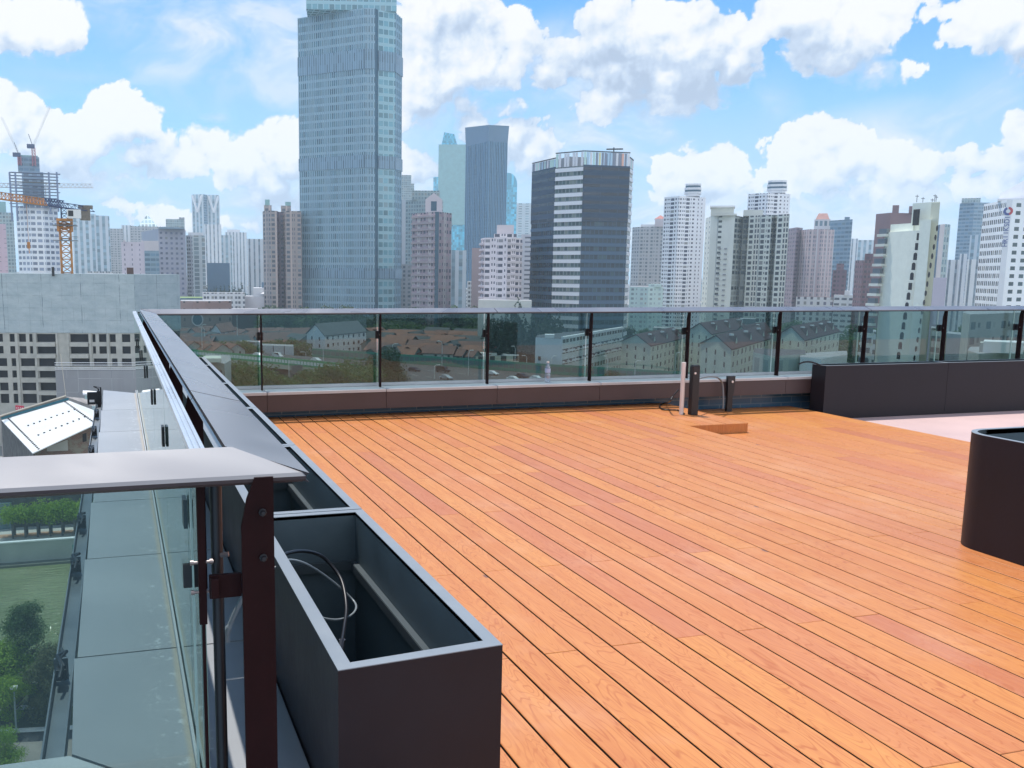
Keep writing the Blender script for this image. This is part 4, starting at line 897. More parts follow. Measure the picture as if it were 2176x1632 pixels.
for i in range(5):
    j = (i+1) % 5; a, b_ = L_[i], L_[j]; a2, b2 = a*1.05, b_*1.05; mb.quad((a.x, a.y, H_), (b_.x, b_.y, H_), (b2.x, b2.y, zc[j]), (a2.x, a2.y, zc[i]))
mb.poly([(L_[i].x*1.05, L_[i].y*1.05, zc[i]-1) for i in range(5)]); mb.build('flared_top', F_DKPLAIN, t_)
# round topped tower
t_, L_, H_, c_ = bld('tower with a domed vault top half hidden by the dark blue skyscraper', [(1060, 1650), (1099, 1650)], 392, F_CYAN, 30, 'glass_skyscraper', 'skyscraper')
mb = MB(); a, d, nn, Ln = frame_on(L_, 0); R0 = Ln/2; pts = []
for k in range(13): an = math.pi*k/12; p = a+d*(R0-R0*math.cos(an)); pts.append((p.x, p.y, H_+R0*1.25*math.sin(an)))
bk = (L_[3]-L_[0]) ; mb.poly(list(reversed(pts))); 
for k in range(12):
    p, q_ = pts[k], pts[k+1]; mb.quad((p[0], p[1], p[2]), (p[0]+bk.x, p[1]+bk.y, p[2]), (q_[0]+bk.x, q_[1]+bk.y, q_[2]), (q_[0], q_[1], q_[2]))
mb.build('vault_top', F_CYAN, t_)
bld('white tower between the dark blue skyscraper and the octagonal one', [(1098, 1300), (1134, 1300)], 432, facade('white_blocks', (.62, .70, .74), [(.3, .8, .2, .6)], 9, 3.2, glass=(.28, .38, .42)), 30)
bld('pale apartment block with horizontal slots behind the pink stepped tower', [(1108, 640), (1136, 640)], 498, facade('pale_slots', (.62, .62, .67), [(.3, .8, .2, .55)], 8, 3.0, glass=(.15, .16, .2)), 25)
bld('pink and white slab seen behind the pink stepped tower', [(1003, 620), (1026, 620)], 527, plain('salmon_render', (.50, .38, .38), .7, scale=.1), 15)
bld('slim cream and blue tower left of the pink stepped tower', [(956, 800), (992, 800)], 532, F_STRIPE, 25)
bld('small low house block behind the trees below the skyline centre', [(993, 700), (1024, 700)], 598, F_LOWW, 20, 'building', 'building')
t_, L_, H_, c_ = bld('pink-white stepped apartment tower with balconies left of the octagonal tower', [(1022, 482), (1030, 470), (1058, 468), (1078, 466), (1110, 474)], 505, [F_PINKW]*4, 26, ref=(1058, 468), tops=[(1050, 1098, 497, F_PINKW, 2, 18, 'upper_floor'), (1056, 1092, 478, M_PALEP, 5, 12, 'roof_house')],
    slabs=[(0, 2.9, .95, .9, M_PALEP, 2.2, 'balcony'), (3, 2.9, .9, .5, M_PALEP, 2.2, 'balcony')])
bld('long pale low block in front of the pink stepped tower', [(1016, 450), (1130, 445)], 639, M_CREAMP, 14, 'building', 'building')
# right part of the skyline
t_, L_, H_, c_ = bld('grey-beige apartment slab with a red-roofed stair turret', [(1344, 830), (1360, 820), (1418, 820)], 482, [F_GREY, F_GREY], 28, tops=[(1392, 1415, 465, M_PALEP, -2, 14, 'turret'), (1362, 1392, 477, M_WHITER, 0, 10, 'roof_rail')])
M_RED = plain('red_roof_tiles', (.38, .13, .11), .7, var=.15, scale=.5); M_SALM = plain('salmon_tiles', (.45, .25, .22), .7, var=.15, scale=.5)
def pyr(t_, c_, px0, px1, y0, y1, D, dp, m_, pn='tile_roof', trunc=0.0):
    q0 = plan([(px0, D), (px1, D)], y0, dp); Q = [p-c_ for p in q0]; z0_ = ztop((px0+px1)/2, y0, D)-GZ; z1_ = ztop((px0+px1)/2, y1, D)-GZ; ct = sum(Q, Vector())/4; mb = MB()
    T = [ct+(p-ct)*trunc for p in Q]
    for i in range(4):
        a, b_ = Q[i], Q[(i+1) % 4]; a2, b2 = T[i], T[(i+1) % 4]; mb.poly([(a.x, a.y, z0_), (b_.x, b_.y, z0_), (b2.x, b2.y, z1_), (a2.x, a2.y, z1_)][:4 if trunc else 3] if trunc else [(a.x, a.y, z0_), (b_.x, b_.y, z0_), (ct.x, ct.y, z1_)])
    if trunc: mb.poly([(p.x, p.y, z1_) for p in T])
    mb.build(pn, m_, t_)
pyr(t_, c_, 1391, 1416, 465, 456, 818, 15, M_RED)
bld('low mint-coloured building with stepped roofs at the foot of the white towers', [(1338, 700), (1378, 690), (1410, 700)], 610, [F_MINT, F_MINT], 25, 'building', 'building', tops=[(1378, 1406, 604, F_MINT, 4, 15, 'upper_floor')])
def white_tower(label, x0, xa, xb, x1, yt, D, cap, capx):
    t_, L_, H_, c_ = bld(label, [(x0, D+8), (xa, D), (xb, D+6), (x1, D+16)], yt, [F_WHITE, F_WHITE, F_WHITE2], 28, ref=(xa, D), tops=[])
    for k, (y0, y1, e, m_) in enumerate([(yt, yt-5, 0, M_WHITER), (yt-5.5, yt-10, 3, M_WHITEB), (yt-10, yt-14, 2, F_GROOVE), (yt-14, yt-19, 3, M_WHITEB), (yt-19, yt-23, 1, F_GROOVE), (yt-23, yt-27, 1.5, M_WHITEB)]):
        if y1 < cap: y1 = cap
        if y0 <= cap: break
        q0 = [Vector((p.x, p.y, 0)) for p in plan([(capx[0]-e, D+8), (capx[1]+e, D+8)], yt, 12+e*.3)]
        q1 = []
        for i_ in range(4):                       # clipped corners, so the lookout reads round
            a_, b2_ = q0[i_], q0[(i_+1) % 4]; q1 += [a_+(b2_-a_)*.2, a_+(b2_-a_)*.8]
        z0_ = ztop((capx[0]+capx[1])/2, y0, D+8)-GZ; z1_ = ztop((capx[0]+capx[1])/2, y1, D+8)-GZ
        mb = MB(); mb.prism([((p-c_).x, (p-c_).y) for p in q1], z0_+.02, z1_); mb.build('lookout_floor', m_, t_)
    return t_
white_tower('white apartment tower with grey banded lookout, left of the cream complex', 1412, 1444, 1470, 1500, 417, 735, 388, (1457, 1487))
white_tower('white apartment tower with dark banded round lookout behind the cream complex', 1590, 1632, 1655, 1680, 410, 800, 382, (1632, 1669))
t_, L_, H_, c_ = bld('large cream apartment complex with green balcony columns in the right middle', [(1500, 600), (1511, 580), (1562, 575), (1570, 580), (1580, 590), (1588, 590), (1592, 580), (1640, 572), (1647, 578), (1652, 572), (1678, 568)], 458,
    [F_CREAMP, F_CREAMP, F_CREAMB, F_CREAMB, F_GROOVE and F_CREAMB, F_CREAMB, F_CREAM, F_CREAMB, F_CREAMB, F_CREAM], 30, ref=(1562, 575),
    tops=[(1511, 1560, 441, M_CREAMP, 5, 14, 'roof_house'), (1580, 1622, 446, M_CREAMP, 5, 14, 'roof_house'), (1518, 1566, 455, M_CREAMP, -1, 5, 'roof_ledge')])
mb = MB(); q0 = [p-c_ for p in plan([(1509, 578), (1562, 578)], 441, 18)]; zz = ztop(1535, 441, 580)-GZ; mb.prism([(p.x, p.y) for p in q0], zz, zz+.9); mb.build('roof_canopy', M_WHITER, t_)
a, d, nn, Ln = frame_on(L_, 1); src = None
for k in range(20):
    z = 3+k*2.9
    if z > H_-3: break
    if src is None:
        mb = MB()
        for dx_ in (5.5, 9.0):
            p0 = a+d*dx_; p1 = a+d*(dx_+1.5); mb.prism([tuple((p0+nn*.8).xy), tuple((p1+nn*.8).xy), tuple((p1-nn*.02).xy), tuple((p0-nn*.02).xy)], 0, .7)
        src = mb.build('air_conditioner', M_ROOFG, t_); o_ = src
    else: o_ = src.copy(); COL.objects.link(o_); o_.parent = t_
    o_.location.z = z
bld('purple-grey slab tower right of the cream complex', [(1676, 770), (1693, 750), (1706, 760)], 483, [F_PURPLE, F_PURPLE], 25)
t_, L_, H_, c_ = bld('pink striped apartment tower with an arcaded salmon dome', [(1697, 760), (1720, 745), (1748, 745), (1774, 755)], 487, [F_PINKS, F_PINKS, F_PINKS], 28, tops=[(1731, 1765, 466, facade('arcade', (.62, .60, .62), [(.2, .8, .35, .85)], 3.0, 7.0, glass=(.12, .18, .22)), 4, 16, 'arcade')])
pyr(t_, c_, 1733, 1763, 466, 453, 752, 14, M_SALM, trunc=.62)
bld('blue-grey tower with horizontal window bands behind the pink striped one', [(1765, 920), (1812, 905)], 466, F_BLUEG, 30, tops=[(1795, 1806, 461, F_BLUEG, 3, 10, 'roof_box')])
bld('low dark red tower in front of the blue-grey banded one', [(1770, 720), (1800, 715)], 574, F_MAROON, 18, tops=[(1778, 1794, 560, F_MAROON, 3, 10, 'upper_floor')])
bld('slim white striped tower behind the low dark red one', [(1808, 1200), (1824, 1200)], 507, F_STRIPE2, 25)
bld('pale distant apartment cluster left of the maroon tower', [(1822, 1350), (1862, 1350)], 510, F_STRIPE, 30)
bld('middle maroon block with stepped top left of the tall maroon tower', [(1818, 650), (1835, 640), (1862, 645)], 553, [F_MAROON, F_MAROON], 20, tops=[(1838, 1862, 539, F_MAROON, 3, 12, 'upper_floor')])
bld('tall maroon slab tower with notched chimneys behind the cream block', [(1862, 600), (1893, 590), (1942, 600)], 452, [F_MAROONP, F_MAROONP], 25, tops=[(1897, 1911, 436, F_MAROONP, 3, 8, 'chimney'), (1932, 1946, 438, F_MAROONP, 3, 8, 'chimney')])
bld('pale pink office tower with blue glass strip right of the cream block', [(1984, 460), (2008, 450), (2020, 455)], 476, [facade('pink_blue_strip', (.62, .57, .56), [(.45, .68, .0, 1.)], 9.3, 3.4, glass=(.12, .19, .28), light=0), F_GREYG], 16)
bld('lilac low block at the foot of the pale pink office tower', [(1984, 430), (2012, 430)], 590, plain('lilac_render', (.50, .46, .54), .7), 14, 'building', 'building')
bld('distant blue skyscraper with a recessed ladder-like front on the right', [(2040, 1150), (2072, 1140), (2103, 1150)], 430, [F_BLUEG, F_BLUEG], 35, 'glass_skyscraper', 'skyscraper', tops=[(2044, 2084, 421, F_GREYG, 3, 20, 'crown')])
bld('pale cyan tower in front of the distant blue skyscraper', [(2062, 1000), (2084, 995), (2106, 1000)], 499, [F_STRIPE, F_STRIPE], 25)
bld('white striped apartment block left of the white office tower', [(2012, 820), (2042, 820)], 552, F_STRIPE2, 22)
bld('taller white striped slab in the middle of the far right cluster', [(2040, 810), (2056, 808)], 539, F_STRIPE2, 22)
bld('white striped block touching the white office tower', [(2056, 830), (2096, 830)], 551, F_STRIPE2, 22)
t_, L_, H_, c_ = bld('white office tower with round logo at the right edge of the frame', [(2092, 545), (2139, 520), (2152, 520), (2230, 535)], 425, [F_LOGO, M_WHITER, F_LOGO2], 35, 'office_tower', 'office tower', ref=(2139, 520), tops=[(2120, 2230, 421, M_WHITER, 6, 20, 'roof_rail')])
mb = MB(); q0 = [p-c_ for p in plan([(2124, 530), (2240, 545)], 415, 16)]; za = ztop(2124, 412, 530)-GZ; zb_ = ztop(2176, 382, 540)-GZ+8
Q = q0; mb.quad((Q[0].x, Q[0].y, H_), (Q[1].x, Q[1].y, H_), (Q[1].x, Q[1].y, zb_), (Q[0].x, Q[0].y, za)); mb.quad((Q[3].x, Q[3].y, H_), (Q[0].x, Q[0].y, H_), (Q[0].x, Q[0].y, za), (Q[3].x, Q[3].y, za)); mb.quad((Q[0].x, Q[0].y, za), (Q[1].x, Q[1].y, zb_), (Q[2].x, Q[2].y, zb_), (Q[3].x, Q[3].y, za))
mb.build('wedge_roof', M_WHITER, t_)
M_LOGOR = plain('logo_red', (.55, .05, .06), .5); M_LOGOB = plain('logo_blue', (.07, .10, .30), .5)
a, d, nn, Ln = frame_on(L_, 1); cc_ = a+d*(Ln*.45)+nn*.15; zc = H_-5.0
for m_, rg in ((M_LOGOB, range(0, 9)), (M_LOGOR, range(9, 17))):
    mb = MB()
    for k in rg:
        a0, a1 = 2*math.pi*k/18+1.9, 2*math.pi*(k+1)/18+1.9
        pt = lambda an, r_: tuple(cc_+d*(r_*math.cos(an))+Vector((0, 0, zc+r_*math.sin(an))))
        mb.quad(pt(a0, .9), pt(a0, 1.9), pt(a1, 1.9), pt(a1, .9))
    mb.build('logo_ring', m_, t_)

for k, ch in enumerate('HRIIKSDI'):
    fc = bpy.data.curves.new('glyph', 'FONT'); fc.body = ch; fc.size = 2.9; fc.align_x = 'CENTER'; fc.align_y = 'CENTER'; fc.extrude = .05
    tmp = bpy.data.objects.new('glyph', fc); COL.objects.link(tmp); me = bpy.data.meshes.new_from_object(tmp); bpy.data.objects.remove(tmp); me.materials.clear(); me.materials.append(M_LOGOB)
    o_ = bpy.data.objects.new('sign_letter', me); COL.objects.link(o_); o_.parent = t_
    p = cc_+nn*.05; o_.matrix_local = Matrix.Translation((p.x, p.y, zc-15.0+1.75*k)) @ Matrix(((0, -d.x, nn.x), (0, -d.y, nn.y), (1, 0, 0))).to_4x4()

# --- ground, river, roads
def wp(px, py, z): v = onz(px, py, z); return (v.x, v.y)
M_GROUND = plain('city_ground', (.24, .24, .22), .9, var=.25, scale=.05)
M_ASPH = plain('asphalt', (.060, .062, .068), .85, var=.15, scale=.4)
M_PAVE = plain('river_promenade_paving', (.55, .52, .50), .8, var=.1, scale=.2)
M_CONC = plain('concrete', (.42, .44, .42), .8, var=.12, scale=.3)
M_GRASS = plain('lawn', (.055, .075, .03), .9, var=.3, scale=.5)
def sheet(name, pts, z, m_, thick=.3):
    mb = MB(); n_ = len(pts)
    ar = sum(pts[i][0]*pts[(i+1) % n_][1]-pts[(i+1) % n_][0]*pts[i][1] for i in range(n_))
    if ar < 0: pts = list(reversed(pts))
    mb.prism(pts, z-thick, z); return struct(mb.build(name, m_))
mb = MB(); R_ = 3400
mb.box(-R_, R_, 158, R_, GZ-2, GZ); struct(mb.build('ground', M_GROUND))
mb = MB(); mb.box(-400, 400, -40, 92, GZ-2, GZ); struct(mb.build('near_bank_ground', M_GROUND))
WZ = GZ-2.6
def water_mat():
    m_, q, b, o = mat('river_water'); t = q.new('ShaderNodeTexCoord').outputs['Object']
    f = q.noise(t, .05, 4, .6, 1.0); q.put(b.inputs['Base Color'], q.mix(q.rng(f, .4, .65), (.17, .205, .085), (.25, .285, .15))); b.inputs['Roughness'].default_value = .06; b.inputs['IOR'].default_value = 1.5
    bn = q.new('ShaderNodeBump'); bn.inputs['Strength'].default_value = .9; bn.inputs['Distance'].default_value = .5
    q.put(bn.inputs['Height'], q.noise(q.vm('MULTIPLY', t, (.4, 1.4, 1)), .9, 5, .65, .6)); q.l.new(bn.outputs[0], b.inputs['Normal']); return m_
mb = MB(); mb.box(-500, 500, 60, 170, WZ-.3, WZ); struct(mb.build('river', water_mat()))
A_ = Vector(wp(0, 1166, GZ)); B_ = Vector(wp(190, 1152, GZ)); dv = (B_-A_).normalized()
E0, E1 = A_-dv*150, A_+dv*330; nv = Vector((-dv.y, dv.x))
sheet('promenade', [tuple(E0), tuple(E1), tuple(E1+nv*17), tuple(E0+nv*17)], GZ+.05, M_PAVE, 2.0)
sheet('promenade_band', [tuple(E0+nv*6.2), tuple(E1+nv*6.2), tuple(E1+nv*8.5), tuple(E0+nv*8.5)], GZ+.058, plain('orange_paving', (.52, .30, .20), .8, scale=.4), .004)
t = thing('river_wall', 'pale concrete embankment wall on the far side of the river', 'embankment wall')
mb = MB(); mb.prism([tuple(E0), tuple(E0-nv*.5), tuple(E1-nv*.5), tuple(E1)], WZ-.2, GZ+.9); mb.build('wall', M_CONC, t)
mb = MB(); mb.prism([tuple(E0+nv*.1), tuple(E0-nv*.65), tuple(E1-nv*.65), tuple(E1+nv*.1)], GZ+.9, GZ+1.1); mb.build('cap', M_WHITER, t)
mb = MB(); mb.prism([tuple(E0-nv*.5), tuple(E0-nv*2.2), tuple(E1-nv*2.2), tuple(E1-nv*.5)], WZ-.3, WZ+.35); mb.build('footing', plain('wet_concrete', (.13, .14, .12), .6), t)
t = thing('sign', 'small green stepped sign hanging on the far river wall', 'sign'); p = onz(169, 1166, GZ); p2 = Vector((p.x, p.y))
M_GREENS = plain('green_enamel', (.0, .26, .19), .5)
ax = lambda a_, z_: tuple(Vector((*(p2+dv*a_-nv*.75), z_)))
for a0, a1, z0_, z1_ in ((-1.0, 1.0, GZ-.15, GZ+.85), (-.55, .55, GZ-1.5, GZ-.16)):
    mb = MB(); q0, q1 = p2+dv*a0, p2+dv*a1; mb.prism([tuple(q0-nv*.75), tuple(q1-nv*.75), tuple(q1-nv*.6), tuple(q0-nv*.6)], z0_, z1_); mb.build('panel', M_GREENS, t)
mb = MB()
for k in range(3):
    q0, q1 = p2+dv*(-.7+k*.55), p2+dv*(-.4+k*.55); mb.prism([tuple(q0-nv*.78), tuple(q1-nv*.78), tuple(q1-nv*.7), tuple(q0-nv*.7)], GZ+.25, GZ+.5)
mb.build('lettering', M_WHITER, t)
# near bank
N0 = Vector(wp(0, 1472, GZ)); N1 = Vector(wp(160, 1463, GZ)); dn = (N1-N0).normalized(); nn_ = Vector((-dn.y, dn.x))
t = thing('river_wall', 'low white parapet on the near river bank behind the trees', 'embankment wall')
mb = MB(); mb.prism([tuple(N0-dn*60), tuple(N0+dn*90), tuple(N0+dn*90+nn_*.5), tuple(N0-dn*60+nn_*.5)], WZ, GZ+.8); mb.build('wall', M_WHITER, t)
def band(name, y0, y1, m_, dz, th=.15):
    a, b_ = Vector(wp(0, y0, GZ)), Vector(wp(160, y0-9, GZ)); c_, d_ = Vector(wp(0, y1, GZ)), Vector(wp(160, y1-9, GZ)); e = (b_-a).normalized()
    sheet(name, [tuple(a-e*80), tuple(a+e*80), tuple(c_+e*80), tuple(c_-e*80)], GZ+dz, m_, th)
band('bank_grass', 1474, 1556, M_GRASS, .06); band('path', 1503, 1512, M_PAVE, .075, .01); band('kerb', 1553, 1559, M_WHITER, .16); band('road', 1560, 1582, M_ASPH, .03); band('pavement', 1582, 1640, plain('brown_paving', (.22, .20, .18), .9, var=.15, scale=.6), .10)

# --- vegetation
def leaf_mat(name, ca, cb, cc):
    m_, q, b, o = mat(name); at = q.new('ShaderNodeAttribute'); at.attribute_name = 'rnd'
    q.put(b.inputs['Base Color'], q.ramp(at.outputs['Fac'], [(0, ca), (.5, cb), (1, cc)])); b.inputs['Roughness'].default_value = .65
    tl = q.new('ShaderNodeBsdfTranslucent'); q.put(tl.inputs[0], q.ramp(at.outputs['Fac'], [(0, cb), (1, cc)])); mx = q.new('ShaderNodeMixShader'); mx.inputs[0].default_value = .42
    q.l.new(b.outputs[0], mx.inputs[1]); q.l.new(tl.outputs[0], mx.inputs[2]); q.l.new(mx.outputs[0], o.inputs[0]); return m_
L_GREEN = leaf_mat('leaves_green', (.030, .070, .020), (.060, .13, .032), (.11, .20, .045))
L_LIGHT = leaf_mat('leaves_light', (.10, .20, .02), (.22, .38, .03), (.38, .52, .05))
L_DARK = leaf_mat('leaves_dark', (.018, .042, .020), (.035, .080, .030), (.065, .125, .04))
L_BLUE = leaf_mat('leaves_dark_conifer', (.012, .035, .022), (.022, .058, .036), (.035, .08, .05))
L_OLIVE = leaf_mat('leaves_olive', (.025, .065, .020), (.055, .13, .030), (.11, .21, .045))
L_OLN = leaf_mat('leaves_brown_olive', (.06, .075, .03), (.12, .14, .055), (.20, .22, .09))
M_BARK = plain('bark', (.09, .07, .055), .9, var=.3, scale=3)
def crown(name, kind, R_, Hc, z0_, nl, leaf, m_, seed):
    rg = random.Random(seed); lobes = []
    if kind == 'round':
        for i in range(26):
            a = rg.uniform(0, 6.283); rr = R_*math.sqrt(rg.random())*.72; z = rg.uniform(.08, .92); sh = math.sin(math.pi*min(.97, max(.08, z*.85+.1)))
            lobes.append((rr*math.cos(a)*sh, rr*math.sin(a)*sh, z0_+Hc*z, R_*rg.uniform(.20, .38)))
    elif kind == 'cone':
        for i in range(30):
            z = i/30; w_ = R_*(1-z)**.9*.75+.15; a = rg.uniform(0, 6.283); lobes.append((w_*.6*math.cos(a), w_*.6*math.sin(a), z0_+Hc*z, w_*.62))
    elif kind == 'flat':
        for i in range(34): lobes.append((rg.uniform(-R_, R_), rg.uniform(-R_, R_)*.35, z0_+Hc*rg.uniform(.3, .75), Hc*rg.uniform(.28, .5)))
    elif kind == 'sparse':
        for i in range(60):
            z = rg.random()**.9; a = rg.uniform(0, 6.283); w_ = R_*(.25+.75*math.sin(math.pi*(z*.72+.26)))*rg.uniform(.2, .85); lobes.append((w_*math.cos(a), w_*math.sin(a), z0_+Hc*z, R_*rg.uniform(.12, .30)))
    import numpy as np
    mb = MB(); rnd = []
    sg = sum(l[3]**2 for l in lobes)
    for (x, y, z, r) in lobes:
        tone = rg.uniform(-.22, .22)
        for k in range(int(nl*r*r/sg)):
            v = Vector((rg.gauss(0, 1), rg.gauss(0, 1), rg.gauss(0, 1))).normalized(); rr = r*(.35+.95*rg.random()**.6)
            p = Vector((x, y, z))+Vector((v.x*rr, v.y*rr, v.z*rr*.72))
            n1 = (v*.6+Vector((rg.gauss(0, .6), rg.gauss(0, .6), rg.gauss(.35, .6)))).normalized(); u = n1.orthogonal().normalized(); w_ = n1.cross(u); an = rg.uniform(0, 6.28); u, w_ = u*math.cos(an)+w_*math.sin(an), w_*math.cos(an)-u*math.sin(an); L0 = leaf*rg.uniform(.6, 1.3)
            mb.quad(p-u*L0*.5, p+w_*L0*.28, p+u*L0*.5, p-w_*L0*.28); rnd.append(min(1, max(0, .45+tone+rg.gauss(0, .16))))
    me = bpy.data.meshes.new(name); me.from_pydata(mb.v, [], mb.f); me.materials.append(m_)
    at = me.attributes.new('rnd', 'FLOAT', 'FACE'); at.data.foreach_set('value', rnd); return me
def trunk_mesh(H, r, R_=2.0, seed=1, limbs=7):
    rg = random.Random(seed); mb = MB(); mb.tube([(0, 0, 0), (.1*r, 0, H*.3), (rg.uniform(-.3, .3)*r*2, rg.uniform(-.3, .3)*r*2, H*.7), (0, 0, H)], [r*1.2, r*.9, r*.6, r*.2], 7)
    for k in range(limbs):
        a = rg.uniform(0, 6.283); z = H*rg.uniform(.35, .85); q1 = Vector((math.cos(a)*R_*.4, math.sin(a)*R_*.4, z+R_*.35)); q2 = q1*1.0+Vector((math.cos(a)*R_*.35, math.sin(a)*R_*.35, R_*.3)); mb.tube([(0, 0, z), q1, q2], [r*.45, r*.28, r*.08], 5)
    me = bpy.data.meshes.new('trunk'); me.from_pydata(mb.v, [], mb.f); me.materials.append(M_BARK); return me
TM = {}
def tree_kind(key, kind, R_, H, z0f, nl, leaf, m_, nvar=2, r=.25):
    TM[key] = [(crown('crown', kind, R_, H*(1-z0f), H*z0f, nl, leaf, m_, 100+k+len(TM)*9), trunk_mesh(H*(z0f+.45), r, R_, k+3)) for k in range(nvar)]
tree_kind('far', 'round', 4.5, 10, .18, 1700, .75, L_GREEN, 3); tree_kind('fard', 'round', 4.5, 11, .15, 1700, .75, L_DARK, 2)
tree_kind('cone', 'cone', 3.0, 16, .06, 1700, .7, L_BLUE, 2); tree_kind('near', 'round', 4.6, 9, .2, 9000, .30, L_LIGHT, 2)
tree_kind('darknear', 'sparse', 3.4, 10, .14, 11000, .24, L_GREEN, 2); tree_kind('olivenear', 'sparse', 4.2, 9, .18, 12000, .26, L_OLN, 2); tree_kind('mid', 'round', 6.5, 13, .12, 5200, .55, L_OLIVE, 2); tree_kind('midd', 'round', 6.5, 14, .12, 5200, .55, L_DARK, 2)
rt = random.Random(11)
def tree(key, x, y, sc, label, name='tree', group=None, z=GZ):
    cm, tm = rt.choice(TM[key]); t = thing(name, label, 'tree', (x, y, z), rt.uniform(0, 6.28), group)
    o_ = bpy.data.objects.new('crown', cm); COL.objects.link(o_); o_.parent = t; o_ = bpy.data.objects.new('trunk', tm); COL.objects.link(o_); o_.parent = t
    t.scale = (sc*rt.uniform(.9, 1.1), sc*rt.uniform(.9, 1.1), sc); return t
def tree_px(key, px, D, H, base, label, name='tree', group=None):
    p = atd(px, 600, D); return tree(key, p.x, p.y, H/base, label, name, group)

# --- construction block wrapped in grey netting
def seg_hit(a, b_, px, y=700):                   # distance along a->b_ where the pixel column crosses
    r = ray(px, y); d = Vector((r.x, r.y)).normalized(); e = Vector((b_.x-a.x, b_.y-a.y)); L_ = e.length; e.normalize()
    den = d.x*e.y-d.y*e.x; return (a.y*d.x-a.x*d.y)/(-den) if abs(den) > 1e-9 else 0
def zat(y, px, D): return atd(px, y, D).z
Pn = plan([(-70, 258), (287, 246), (382, 262)], 700, 22); t = thing('construction_building', 'unfinished concrete block with its upper floors wrapped in grey netting', 'building', (0, 0, 0))
M_RAWC = plain('raw_concrete', (.44, .43, .39), .85, var=.14, scale=.5); M_VOID = plain('unlit_interior', (.030, .030, .036), .9, var=.3, scale=.3)
zr = zat(587, 150, 250); zn = zat(708, 150, 249)
def net_mat():
    m_, q, b, o = mat('grey_netting'); uvn = q.new('ShaderNodeUVMap'); uvn.uv_map = 'UVMap'; u, v, _ = q.sep(uvn.outputs[0])
    n1 = q.noise(q.comb(q.m('MULTIPLY', u, .25), q.m('MULTIPLY', v, .6), 0), 1, 6, .65); c_ = q.mix(q.rng(n1, .3, .7), (.33, .40, .43), (.46, .52, .54))
    for P_, w_, src, k in ((2.6, .035, u, .5), (3.0, .05, v, .45), (9.3, .022, u, .9)):
        jit = q.m('MULTIPLY', q.m('SUBTRACT', q.noise(q.comb(q.m('MULTIPLY', u, .2), q.m('MULTIPLY', v, .2), P_), 1, 3), .5), .5)
        f_ = q.m('FRACT', q.m('DIVIDE', q.m('ADD', src, jit), P_)); c_ = q.mix(q.m('MULTIPLY', q.m('LESS_THAN', f_, w_), q.m('MULTIPLY', k, q.rng(q.noise(uvn.outputs[0], .35, 3), .4, .6))), c_, (.17, .21, .24))
    q.put(b.inputs['Base Color'], c_); b.inputs['Roughness'].default_value = .8
    bn = q.new('ShaderNodeBump'); bn.inputs['Strength'].default_value = .6; bn.inputs['Distance'].default_value = .4; q.put(bn.inputs['Height'], q.noise(uvn.outputs[0], .8, 5, .6)); q.l.new(bn.outputs[0], b.inputs['Normal']); return m_
M_NET = net_mat()
mb = MB(); ctr = sum(Pn, Vector())/5; Q = [(ctr+(p-ctr)*1.015) for p in Pn]; mb.prism([(p.x, p.y) for p in Q], zn, zr+.6); mb.build('netting', M_NET, t)
mb = MB(); mb.prism([(p.x, p.y) for p in [ctr+(p-ctr)*.93 for p in Pn]], GZ, zr-.3); mb.build('core', M_VOID, t)
a0, a1 = Pn[0], Pn[1]; e = (a1-a0).normalized(); nn = Vector((e.y, -e.x, 0)); U = lambda px: seg_hit(a0, a1, px)
rows = [(711, 728), (737, 753), (763, 780), (789, 804.5), (815, 832), (839, 859)]
mb = MB(); pt = lambda u, z, o_=0: tuple(a0+e*u-nn*o_+Vector((0, 0, z)))
def opening_row(z0_, z1_, ops):
    prev = 0
    for (p0, p1) in ops:
        u0, u1 = U(p0), U(p1); mb.quad(pt(prev, z0_), pt(u0, z0_), pt(u0, z1_), pt(prev, z1_)); prev = u1
        for (s0, s1, e0, e1) in ((u0, u0, z0_, z1_), (u1, u1, z0_, z1_)): mb.quad(pt(s0, e0), pt(s0, e0, .5), pt(s0, e1, .5), pt(s0, e1))
        mb.quad(pt(u0, z0_), pt(u1, z0_), pt(u1, z0_, .5), pt(u0, z0_, .5)); mb.quad(pt(u0, z1_, .5), pt(u1, z1_, .5), pt(u1, z1_), pt(u0, z1_))
    Lf = (a1-a0).length; mb.quad(pt(prev, z0_), pt(Lf, z0_), pt(Lf, z1_), pt(prev, z1_))
left12 = [(-55, -42), (-30, -18), (-8, 5), (19, 30), (38.5, 54), (61, 68), (77, 117), (148, 187), (195, 202), (209, 225), (232, 245), (258, 276)]
left3 = [(-55, -42), (-30, -18), (-8, 11), (20.5, 31), (40, 71), (79, 115), (149, 188), (196, 225), (235, 247), (256, 277)]
zl = zn
for i, (yt, yb) in enumerate(rows):
    z1_, z0_ = zat(yt, 150, 248), zat(yb, 150, 248); Lf = (a1-a0).length
    mb.quad(pt(0, z1_), pt(Lf, z1_), pt(Lf, zl+.0), pt(0, zl+.0)); opening_row(z0_, z1_, left12 if i < 2 else (left3 if i == 2 else left3[:6])); zl = z0_
mb.quad(pt(0, GZ), pt(Lf, GZ), pt(Lf, zl), pt(0, zl)); mb.build('front_wall', M_RAWC, t)
mb = MB(); b0, b1 = Pn[1], Pn[2]; e2 = (b1-b0).normalized(); mb.quad((b0.x, b0.y, GZ), (b1.x, b1.y, GZ), (b1.x, b1.y, zn), (b0.x, b0.y, zn)); mb.quad((b1.x, b1.y, GZ), (Pn[3].x, Pn[3].y, GZ), (Pn[3].x, Pn[3].y, zn), (b1.x, b1.y, zn))
mb.build('side_wall', facade('raw_concrete_side', (.42, .42, .40), [(.15, .75, .25, .8)], 5.2, 3.15, glass=(.05, .055, .065), light=.1), t)
